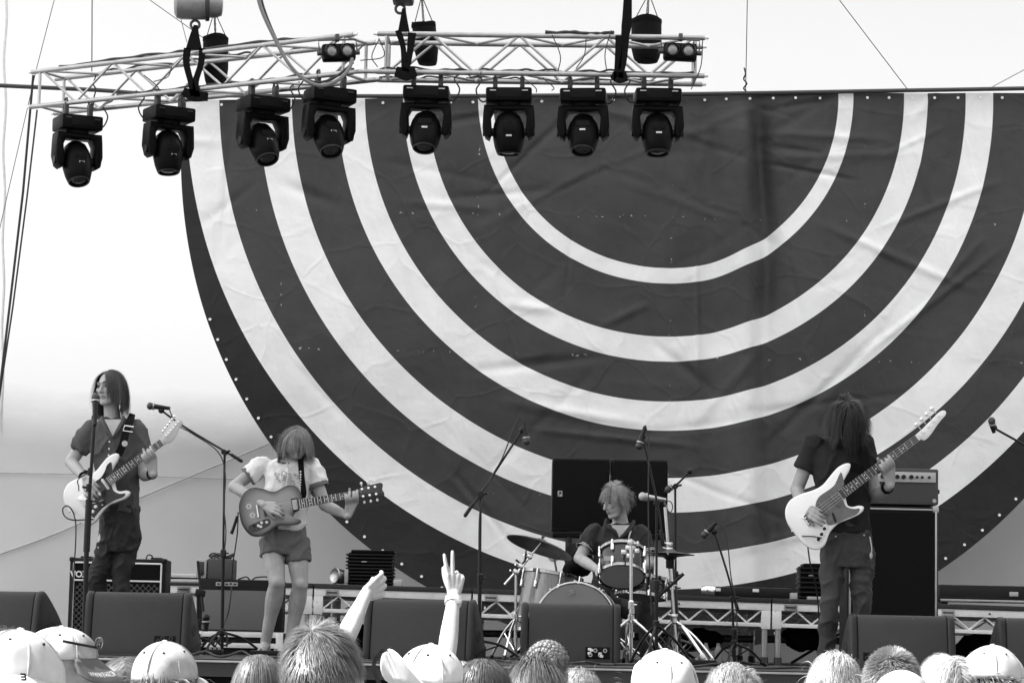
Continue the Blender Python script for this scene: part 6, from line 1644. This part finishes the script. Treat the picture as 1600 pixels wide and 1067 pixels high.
torso(mb, [(J(962, 958, .05), .16, .12), (J(962, 940, .05), .168, .125), (J(962, 918, .05), .155, .115)], XA)
for H_, K_, A_ in ((J(943, 948, .05), K1, A1), (J(980, 948, .05), K2, A2)):
    mb.limb([H_, lerp3(H_, K_, .5), K_], [.088, .08, .066], 16, 4); mb.limb([K_, lerp3(K_, A_, .5), A_ - V((0, 0, .02))], [.066, .06, .056], 16, 4)
remesh(mb, 'trousers', M_['jean'], t, .009, 2, .016, 6)
for A_ in (A1, A2):
    m_ = MB(); m_.limb([A_ - ZA * .04, A_ + V((0, -.17, -.05))], [.05, .04], 12, 3); m_.build('shoe', M_['black'], t)
hair(t, hc, hR, 'hair_fair', 3600, .125, flow='down', grav=.3, jitter=.12, lift=1.0, seed=4, wid=.0022, face=.5, fcut=.085, clump=.8, wave=.6)
m_ = MB(); m_.tube([J(989, 822, -.07), J(984, 834, -.12), J(982, 843, -.13), J(978, 852, -.13)], .006, 6, smooth=4); o = m_.build('lanyard', M_['panelgrey'], t)
for W_, sx, nm in ((RW, .3, 'in the right hand'), (LW, -.4, 'in the left hand')):
    p = W_ + V((.02, -.09, .01)); m_ = MB(); m_.tube([p + V((-.05 * (1 if sx > 0 else -1), .12, -.02)), p + V((sx * .5, -.28, .03))], [.007, .005], 8)
    tag(m_.build('drumstick', M_['maple']), 'thin pale drumstick held ' + nm + ' of the drummer', 'drumstick', 'drumsticks')
# ================================================================== THE CROWD IN FRONT OF THE STAGE
FG = 'crowd in front of the stage'
def fan(px, pytop, Y, label, yaw=PI, pitch=0.0, roll=0.0, skin='skin_pale', shirt='shirtdark', s=1.0, hairh=.012, arms=(), shoulders=True):
    """whole standing figure; pytop is the top of hair or hat in the photograph"""
    top = P(px, pytop, Y)
    hc = top - ZA * (.118 * s + hairh); R = rot3(yaw, pitch, roll)
    t = thing('person', label, 'person', V((hc.x, Y, GZ)), FG)
    f = V((math.sin(yaw), -math.cos(yaw), 0)); rt = V((f.y, -f.x, 0))
    nb = hc - ZA * .155 * s - f * .02
    mb = MB(); head_shapes(mb, hc, R, s)
    mb.limb([nb - ZA * .04, hc - ZA * .05 - f * .01], [.062 * s, .056 * s], 14, 3)
    hip = V((nb.x, nb.y, GZ + (nb.z - GZ) * .60))
    torso(mb, [(hip - ZA * .1, .15, .11), (hip, .165, .115), (lerp3(hip, nb, .4), .145, .105), (lerp3(hip, nb, .72), .165, .115), (lerp3(hip, nb, .9), .15, .09), (nb, .07, .06)], rt)
    sh = []
    for k in (-1, 1):
        S_ = lerp3(hip, nb, .87) + rt * k * .165; sh.append(S_); mb.ell(S_, (.058, .058, .058))
        if k not in arms:
            E_ = S_ + rt * k * .05 - ZA * .29; W_ = E_ + f * .12 - ZA * .21; arm(mb, S_, E_, W_)
            hand(mb, W_, f * .4 - ZA, rt * k, k, (.3, .35, .4, .45), .95)
        K_ = V((hip.x, hip.y, 0)) + rt * k * .1; H_ = hip + rt * k * .085
        K_.z = GZ + (hip.z - GZ) * .5; A_ = V((K_.x, K_.y, GZ + .09)); leg(mb, H_, K_, A_)
        mb.limb([A_ - ZA * .04, A_ - ZA * .05 + f * .16], [.045, .036], 10, 3)
    cb = MB()
    torso(cb, [(hip - ZA * .06, .185, .135), (hip, .18, .13), (lerp3(hip, nb, .4), .165, .125), (lerp3(hip, nb, .72), .18, .13), (lerp3(hip, nb, .9), .165, .105), (nb - ZA * .005, .085, .078)], rt)
    for k, S_ in zip((-1, 1), sh):
        E_ = S_ + rt * k * .05 - ZA * .17 if k not in arms else S_ + rt * k * .02 + ZA * .02
        cb.limb([S_, E_], [.068, .072], 14, 3)
    tb = MB()
    torso(tb, [(hip - ZA * .14, .15, .12), (hip - ZA * .03, .178, .128), (hip + ZA * .03, .17, .122)], rt)
    for k in (-1, 1):
        H_ = hip + rt * k * .085 - ZA * .04; K_ = V((hip.x, hip.y, GZ + (hip.z - GZ) * .5)) + rt * k * .1; A_ = V((K_.x, K_.y, GZ + .06))
        tb.limb([H_, K_, A_], [.09, .072, .06], 14, 4)
    def done(voxel=.0075):
        body = remesh(mb, 'body', M_[skin], t, voxel, 2)
        remesh(cb, 'shirt', M_[shirt], t, .012, 3, .012, 7)
        remesh(tb, 'trousers', M_['blackjean'], t, .014, 3)
        return body
    return dict(t=t, hc=hc, R=R, mb=mb, cb=cb, sh=sh, f=f, rt=rt, done=done, s=s)
def cap(F, m='capwhite', m2=None, s=1.0, brim=True, txt=None, tilt=-.08, tall=1.0, btn=True, brim_m=None, drop=.16):
    """six-panel cap: panels with proud seams, peak, button"""
    t, c, R = F['t'], F['hc'], F['R'] @ Matrix.Rotation(tilt, 3, 'X'); s = s * F['s']
    cc = V((0, .008, .036)) * s; rx, ry, rz = .091 * s, .112 * s, .098 * s * tall
    L_ = lambda p: c + R @ V(p)
    np_ = 36; dome = None
    for half in (0, 1):
        mb = MB(); rings = []
        # six panels; front pair (half 0) may take a grey that imitates shade
        A0, A1_ = ((-PI / 2 - PI / 3, -PI / 2 + PI / 3) if half == 0 else (-PI / 2 + PI / 3, 3 * PI / 2 - PI / 3))
        nn = 16 if half == 0 else 32
        vs = []
        for i in range(13):
            a = -.12 + (PI / 2 + .12) * i / 12
            for k in range(nn + 1):
                q = A0 + (A1_ - A0) * k / nn; seam = (q + PI / 2) / (PI / 3)
                bul = 1 + .012 * abs(math.sin(PI * (seam))) * math.cos(a) + .085 * mnoise.noise(V((math.cos(q) * 1.6 * math.cos(a) + c.x * 9, math.sin(q) * 1.6 * math.cos(a), math.sin(a) * 1.8))) + .02 * mnoise.noise(V((math.cos(q) * 5 + c.x * 3, math.sin(q) * 5, a * 5)))
                vs.append(L_(cc + V((rx * math.cos(a) * math.cos(q) * bul, ry * math.cos(a) * math.sin(q) * bul, rz * math.sin(a)))))
        mb.add(vs, [(i * (nn + 1) + k, i * (nn + 1) + k + 1, (i + 1) * (nn + 1) + k + 1, (i + 1) * (nn + 1) + k) for i in range(12) for k in range(nn)])
        o = mb.build('cap_crown' if half else 'cap_front', M_[m] if half else M_[m2 or m], t, 60)
        sm = o.modifiers.new('thick', 'SOLIDIFY'); sm.thickness = .003
        if half: dome = o
    for k in range(6):
        q = -PI / 2 + k * PI / 3
        mb = MB(); mb.tube([L_(cc + V((rx * math.cos(a) * math.cos(q) * 1.006, ry * math.cos(a) * math.sin(q) * 1.006, rz * math.sin(a) * 1.006))) for a in [-.1 + 1.6 * j / 10 for j in range(11)]], .0022 * s, 5)
        mb.build('cap_seam', M_['capgrey'], dome)
        q += PI / 6; mb = MB(); mb.ell(L_(cc + V((rx * math.cos(.8) * math.cos(q) * 1.01, ry * math.cos(.8) * math.sin(q) * 1.01, rz * math.sin(.8) * 1.01))), (.0042, .0042, .0042), None, 8, 6); mb.build('vent_hole', M_['monitoredge'], dome)
    if btn:
        mb = MB(); mb.ell(L_(cc + V((0, 0, rz * 1.01))), (.009 * s, .009 * s, .005 * s), R, 12, 8); mb.build('cap_button', M_[m2 or m], dome)
    if brim:
        bl = .086 * s; z0 = cc.z - .008 * s
        def bp(u, v):
            """u across -1..1, v outwards 0..1"""
            q = -PI / 2 + u * 1.12
            base = V((rx * 1.0 * math.cos(q), cc.y + ry * math.sin(q), z0))
            w_ = max(0, 1 - abs(u) ** 2.6)
            ext = V((math.cos(q) * .25, -1, 0)).normalized() * bl * w_ ** .7 * v
            p = base + ext
            p.z += -.040 * s * (abs(p.x) / (.09 * s)) ** 2 * v ** .6 - drop * (base.y - p.y) - .004 * s * v
            return p
        mb = MB(); nu, nv = 28, 8
        vs = [L_(bp(-1 + 2 * i / nu, j / nv)) for i in range(nu + 1) for j in range(nv + 1)]
        mb.add(vs, [(i * (nv + 1) + j, (i + 1) * (nv + 1) + j, (i + 1) * (nv + 1) + j + 1, i * (nv + 1) + j + 1) for i in range(nu) for j in range(nv)])
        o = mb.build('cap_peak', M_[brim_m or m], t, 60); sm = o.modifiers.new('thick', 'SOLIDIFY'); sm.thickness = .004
        if txt:
            tm = text_mesh(txt, 1.0, (V((0, 0, 0)), XA, YA, ZA), 0, .012)
            sg, vc, u0, u1, hgt = txt_place
            xs = [v[0] for v in tm.v]; a0, a1 = min(xs), max(xs)
            nvv = []
            for x, y, z in tm.v:
                u = u0 + (u1 - u0) * (x - a0) / (a1 - a0); vv = vc + y * hgt
                p = bp(u, vv); du = bp(u + .01, vv) - p; dv = bp(u, vv + .01) - p; n_ = du.cross(dv).normalized()
                if n_.z < 0: n_ = -n_
                nvv.append(L_(p + n_ * .0065))
            tm.v = [tuple(p) for p in nvv]; tm.build('peak_lettering', M_['whiteplastic'], o, 0)
    return dome, L_, cc, (rx, ry, rz)

# 1: man at the left in a white cap, facing right
F = fan(100, 968, 7.6, 'man at the far left in a white cap with lettered peak turned to the right', yaw=1.68, pitch=.03, hairh=.022, shirt='shirtwhite', skin='skin')
F['done']()
txt_place = (1, .62, -.84, -.22, -.27)
dome, L_, cc, rr_ = cap(F, 'capwhite', 'capgrey', .98, True, 'WWW.P-H-R.COM', brim_m='brimshade', tall=.86, tilt=-.02, drop=.75)  # white cap: shade on front and peak put into their grey colour
hair(F['t'], F['hc'], F['R'], 'hair_mid', 660, .05, flow='back', cap=False, start=(-.5, .0), seed=11)
# neck flap: cloth falling from the cap over the back
mb = MB(); cols = []
for i in range(25):
    q = PI / 2 - 1.75 + 3.3 * i / 24; col = []
    for k in range(11):
        v = k / 10; spread = 1 + .55 * v ** 1.3 + .05 * math.sin(q * 7 + v * 2) * v
        p = V((rr_[0] * 1.04 * math.cos(q) * spread, cc.y + rr_[1] * 1.04 * math.sin(q) * spread + .04 * v, cc.z + .012 - .25 * v + .01 * math.sin(q * 5)))
        col.append(L_(p))
    cols.append(col)
mb.add([p for c_ in cols for p in c_], [(i * 11 + k, i * 11 + k + 1, (i + 1) * 11 + k + 1, (i + 1) * 11 + k) for i in range(24) for k in range(10)])
o = mb.build('neck_flap', M_['capwhite'], F['t'], 70); sm = o.modifiers.new('thick', 'SOLIDIFY'); sm.thickness = .003
# sunglasses pushed up on the cap
mb = MB(); pts = [L_(cc + V((rr_[0] * 1.07 * math.cos(q), rr_[1] * 1.08 * math.sin(q), .045 + .02 * math.sin(q)))) for q in [-PI + .1 + (PI - .2) * k / 14 for k in range(15)]]
mb.tube(pts, .004, 6); g_ = mb.build('sunglasses', M_['black'], F['t'])
for sx in (-1, 1):
    mb = MB(); q = -PI / 2 + sx * .36; mb.ell(L_(cc + V((rr_[0] * 1.1 * math.cos(q), rr_[1] * 1.1 * math.sin(q), .040))), (.026, .007, .018), F['R'] @ Matrix.Rotation(sx * .36, 3, 'Z'), 14, 8); mb.build('lens', M_['lens'], g_)
mb = MB(); mb.ell(F['hc'] + F['R'] @ V((-.082, .01, -.03)), (.009, .009, .009), None, 12, 8); mb.build('ear_stud', M_['alu'], F['t'])
# white-clad back left of him
F = fan(28, 986, 5.9, 'person at the bottom left corner in a plain white sun hat and white top', yaw=PI - .5, pitch=.2, hairh=.03, shirt='shirtwhite')
F['done']()
dome, L_, cc, rr_ = cap(F, 'capwhite', None, 1.12, False)
mb = MB(); cols = []
for i in range(33):
    q = 2 * PI * i / 32; col = []
    for k in range(9):
        v = k / 8; sp = 1 + .75 * v + .06 * math.sin(q * 4 + 1) * v
        col.append(L_(V((rr_[0] * 1.02 * math.cos(q) * sp, cc.y + rr_[1] * 1.02 * math.sin(q) * sp, cc.z + .0 - .13 * v + .014 * math.sin(q * 3) * v))))
    cols.append(col)
mb.add([p for c_ in cols for p in c_], [(i * 9 + k, i * 9 + k + 1, (i + 1) * 9 + k + 1, (i + 1) * 9 + k) for i in range(32) for k in range(8)])
o = mb.build('hat_brim', M_['capwhite'], F['t'], 70); sm = o.modifiers.new('thick', 'SOLIDIFY'); sm.thickness = .003
tm = text_mesh('m', .022, (P(38, 1057, 5.70), (-ZA * .95 + XA * .2).normalized(), XA, -YA), .0006, .001); tm.build('printed_mark', M_['black'], F['t'], 0)
# dark hair behind them at the edge
F = fan(6, 980, 8.5, 'dark-haired head just cut by the left picture edge', hairh=.01); F['done']()
hair(F['t'], F['hc'], F['R'], 'hair_mid', 1980, .09, flow='messy', seed=12, wid=.0017)
# 2: pale cap and long straight hair
F = fan(262, 1004, 8.1, 'person in a pale worn cap with long straight hair hanging at the left', yaw=PI - .35, hairh=.02, shirt='shirtgrey'); F['done']()
hair(F['t'], F['hc'], F['R'], 'hair_brown', 3300, .34, flow='down', grav=.7, seed=13, wid=.0017, jitter=.08, start=(-.3, .7), cap=False)
cap(F, 'capgrey', 'capgrey', 1.06, True)
F = fan(198, 1022, 8.6, 'person with straight shining dark hair left of the pale worn cap', yaw=PI + .2, hairh=.012); F['done']()
hair(F['t'], F['hc'], F['R'], 'hair_brown', 3960, .36, flow='curtain', grav=.75, seed=14, wid=.0017, jitter=.05, part=.1)
# 3: long mid hair
F = fan(407, 1019, 10.3, 'person with long loose hair in front of the bare feet of the guitarist', yaw=PI - .2); F['done']()
hair(F['t'], F['hc'], F['R'], 'hair_brown', 3960, .34, flow='down', grav=.7, seed=15, wid=.0017, jitter=.08)
# 4: large short-haired head
F = fan(507, 969, 6.1, 'large short-haired head with both ears showing in front of the raised fist', yaw=PI - .12, pitch=.12, roll=.05, shirt='shirtwhite', skin='skin_pale', hairh=.02); F['done'](.006)
hair(F['t'], F['hc'], F['R'], 'hair_brown', 11000, .05, flow='crown', grav=.10, seed=16, wid=.0015, jitter=.12, lift=.55, step=6, start=(-.15, 1), clump=.5, face=.2, wave=.2)
# fist raiser in front of him
F = fan(508, 1014, 9.6, 'person raising a loosely closed hand behind the large short-haired head', yaw=PI, arms=(-1,), hairh=.015, shirt='shirtgrey')
S_ = F['sh'][0] if F['sh'][0].x > F['sh'][1].x else F['sh'][1]
E_ = P(536, 1003, 9.2); W_ = P(572, 928, 9.5)
arm(F['mb'], S_, E_, W_, (.047, .038, .036, .024))
hand(F['mb'], W_, (.55, .7, .36), (.75, -.62, .1), -1, (.35, .38, .42, .48), .92, (.15, .6), .5)
F['done'](.0045)
hair(F['t'], F['hc'], F['R'], 'hair_brown', 1760, .06, flow='down', seed=17)
# 5: white bush hat with strap
F = fan(672, 1001, 7.6, 'person in a bright white sun hat with one brim side turned up', yaw=PI + .35, pitch=.05, hairh=.03, shirt='shirtwhite'); F['done']()
dome, L_, cc, rr_ = cap(F, 'capwhite', None, 1.06, False, tall=.95)
mb = MB(); cols = []
for i in range(41):
    q = 2 * PI * i / 40; col = []
    side = max(0, math.cos(q - PI * 0.02)) ** 2
    for k in range(9):
        v = k / 8; sp = 1 + v * (.58 - .18 * side)
        z = cc.z - .008 + v * (-.035 + .125 * side) + .012 * math.sin(q * 3) * v
        col.append(L_(V((rr_[0] * 1.03 * math.cos(q) * sp, cc.y + rr_[1] * 1.03 * math.sin(q) * sp, z))))
    cols.append(col)
mb.add([p for c_ in cols for p in c_], [(i * 9 + k, i * 9 + k + 1, (i + 1) * 9 + k + 1, (i + 1) * 9 + k) for i in range(40) for k in range(8)])
o = mb.build('hat_brim', M_['capwhite'], F['t'], 70); sm = o.modifiers.new('thick', 'SOLIDIFY'); sm.thickness = .003
mb = MB(); strap(mb, catmull([P(611, 1012, 7.55), P(596, 1018, 7.5), P(585, 1034, 7.5), P(586, 1052, 7.5), P(597, 1075, 7.5)], 5), .012, .003); mb.build('hat_strap', M_['black'], F['t'])
# 6: two heads right of the hat; the fair one raises two fingers
F = fan(716, 1031, 10.4, 'fair-haired person raising a hand with two fingers up and a pale wristband', yaw=PI + .15, arms=(-1,), shirt='shirtwhite')
S_ = F['sh'][0]
if 0: pass
E_ = P(697, 1030, 10.1); W_ = P(709.5, 929, 10.3)
arm(F['mb'], S_, E_, W_, (.047, .039, .037, .026))
hand(F['mb'], W_, (.03, .06, 1), (.25, -1, .05), -1, (.08, .05, 1.65, 1.65), .9, (.38, .05), 1.6)
F['done'](.0045)
wb = watch(F['t'], lerp3(E_, W_, .9), W_ - E_, .029, .026, 'whiteplastic')
mb = MB(); mb.box(lerp3(E_, W_, .885) + V((.018, -.031, 0)), (.03, .006, .016), bev=.002); mb.build('band_tag', M_['panelgrey'], wb)
hair(F['t'], F['hc'], F['R'], 'hair_fair', 4840, .17, flow='down', grav=.45, seed=18, wid=.0017, jitter=.25)
F = fan(757, 1028, 9.2, 'dark-haired person between the fair-haired hand raiser and the braided head', yaw=PI - .2); F['done']()
hair(F['t'], F['hc'], F['R'], 'hair_mid', 6160, .12, flow='down', grav=.4, seed=19, wid=.0017, jitter=.2)
# 7: plaited crown and the ponytail below it
F = fan(857, 998, 10.6, 'person with thick plaits wound across the head before the centre monitor', yaw=PI - .3, hairh=.025, shirt='shirtgrey'); F['done']()
hair(F['t'], F['hc'], F['R'], 'hair_brown', 3520, .09, flow='back', grav=.1, seed=20, wid=.0017, jitter=.06, lift=.3)
rx, ry, rz = .088, .108, .106
for k in range(5):
    mb = MB(); rn = []
    for j in range(11):
        f = j / 10; q = -1.15 + 2.3 * f; b_ = -.65 + .36 * k
        for e in (-1, 1):
            u = V((math.sin(q + .06 * e) * math.cos(b_), math.sin(b_ + .09 * e) * .9 + .15, math.cos(q) * math.cos(b_)))
            u.normalize(); p = V((u.x * rx, u.y * ry + .012, u.z * rz + .026))
            o = len(mb.v); mb.ell(F['hc'] + F['R'] @ p, (.016, .0105, .010), F['R'] @ Matrix.Rotation(q, 3, 'Y') @ Matrix.Rotation(.7 * e, 3, 'Z'), 10, 7); rn += [1.3 if (j + (e > 0)) % 2 else .95] * (len(mb.v) - o)
    mb.rnd = rn; mb.build('plait', M_['hair_brown'], F['t'], 80)
F = fan(836, 1036, 9.6, 'person with brown hair gathered up just under the plaited head', yaw=PI); F['done']()
hair(F['t'], F['hc'], F['R'], 'hair_brown', 4840, .2, flow='back', grav=.2, seed=21, wid=.0017, jitter=.1)
# 8
F = fan(906, 1045, 11.2, 'small fair head low between the plaits and the bright cap', yaw=PI, shirt='shirtwhite'); F['done']()
hair(F['t'], F['hc'], F['R'], 'hair_fair', 3960, .08, flow='messy', grav=.3, seed=22, wid=.0017)
# 9: white cap, peak forward
F = fan(1038, 1017, 7.7, 'person in a plain white cap in front of the drum stands', yaw=PI + .1, hairh=.028, shirt='shirtwhite'); F['done']()
hair(F['t'], F['hc'], F['R'], 'hair_mid', 1980, .12, flow='down', grav=.3, cap=False, start=(-.4, .1), seed=23, wid=.0017)
cap(F, 'capwhite', None, 1.12, True)
# 10
F = fan(1143, 1037, 9.2, 'person with fair curly hair right of the plain white cap', yaw=PI + .2); F['done']()
hair(F['t'], F['hc'], F['R'], 'hair_fair', 5720, .09, flow='messy', grav=.3, seed=24, wid=.0017, jitter=.3, lift=1.1, clump=.9, wave=.6)
# 11
F = fan(1307, 1021, 9.8, 'person with tousled blond hair in front of the bassist', yaw=PI - .3, shirt='shirtwhite'); F['done']()
hair(F['t'], F['hc'], F['R'], 'hair_blond', 6500, .11, flow='messy', grav=.4, seed=25, wid=.0017, jitter=.2, lift=1.3, clump=.7)
# 12
F = fan(1393, 1014, 8.3, 'person with short bristly hair behind the smooth very fair hair', yaw=PI, skin='skin_pale'); F['done']()
hair(F['t'], F['hc'], F['R'], 'hair_brown', 7500, .024, flow='crown', grav=.03, seed=26, wid=.0022, jitter=.3, step=4, lift=.8)
# 13
F = fan(1408, 1038, 6.5, 'person with smooth very fair hair lit white at the bottom right', yaw=PI, hairh=.012, s=1.12, shirt='shirtwhite'); F['done']()
hair(F['t'], F['hc'], F['R'], 'hair_white', 6500, .2, flow='down', grav=.5, jitter=.04, lift=.35, seed=27, wid=.0017, start=(-.1, 1), clump=.1, wave=.03)
# 14
F = fan(1480, 1021, 9.4, 'person with wavy blond hair left of the white cap at the right edge', yaw=PI + .25, shirt='shirtwhite'); F['done']()
hair(F['t'], F['hc'], F['R'], 'hair_blond', 5720, .2, flow='curtain', grav=.35, seed=28, wid=.0017, jitter=.25, lift=1.2, part=-.1, clump=.4)
# 15
F = fan(1528, 1044, 10.6, 'dark-haired head low beside the white cap at the right edge', yaw=PI); F['done']()
hair(F['t'], F['hc'], F['R'], 'hair_dark', 4840, .07, flow='messy', grav=.3, seed=29, wid=.0017)
# 16
F = fan(1553, 1009, 9.4, 'person in a white cap with shaded right side at the right edge', yaw=PI - 1.0, pitch=.1, hairh=.028, shirt='shirtwhite'); F['done']()
hair(F['t'], F['hc'], F['R'], 'hair_mid', 1540, .1, flow='down', cap=False, start=(-.5, .0), seed=30)
cap(F, 'capwhite', None, 1.1, True)

if D.scenes.get('tmp'): D.scenes.remove(D.scenes['tmp'])
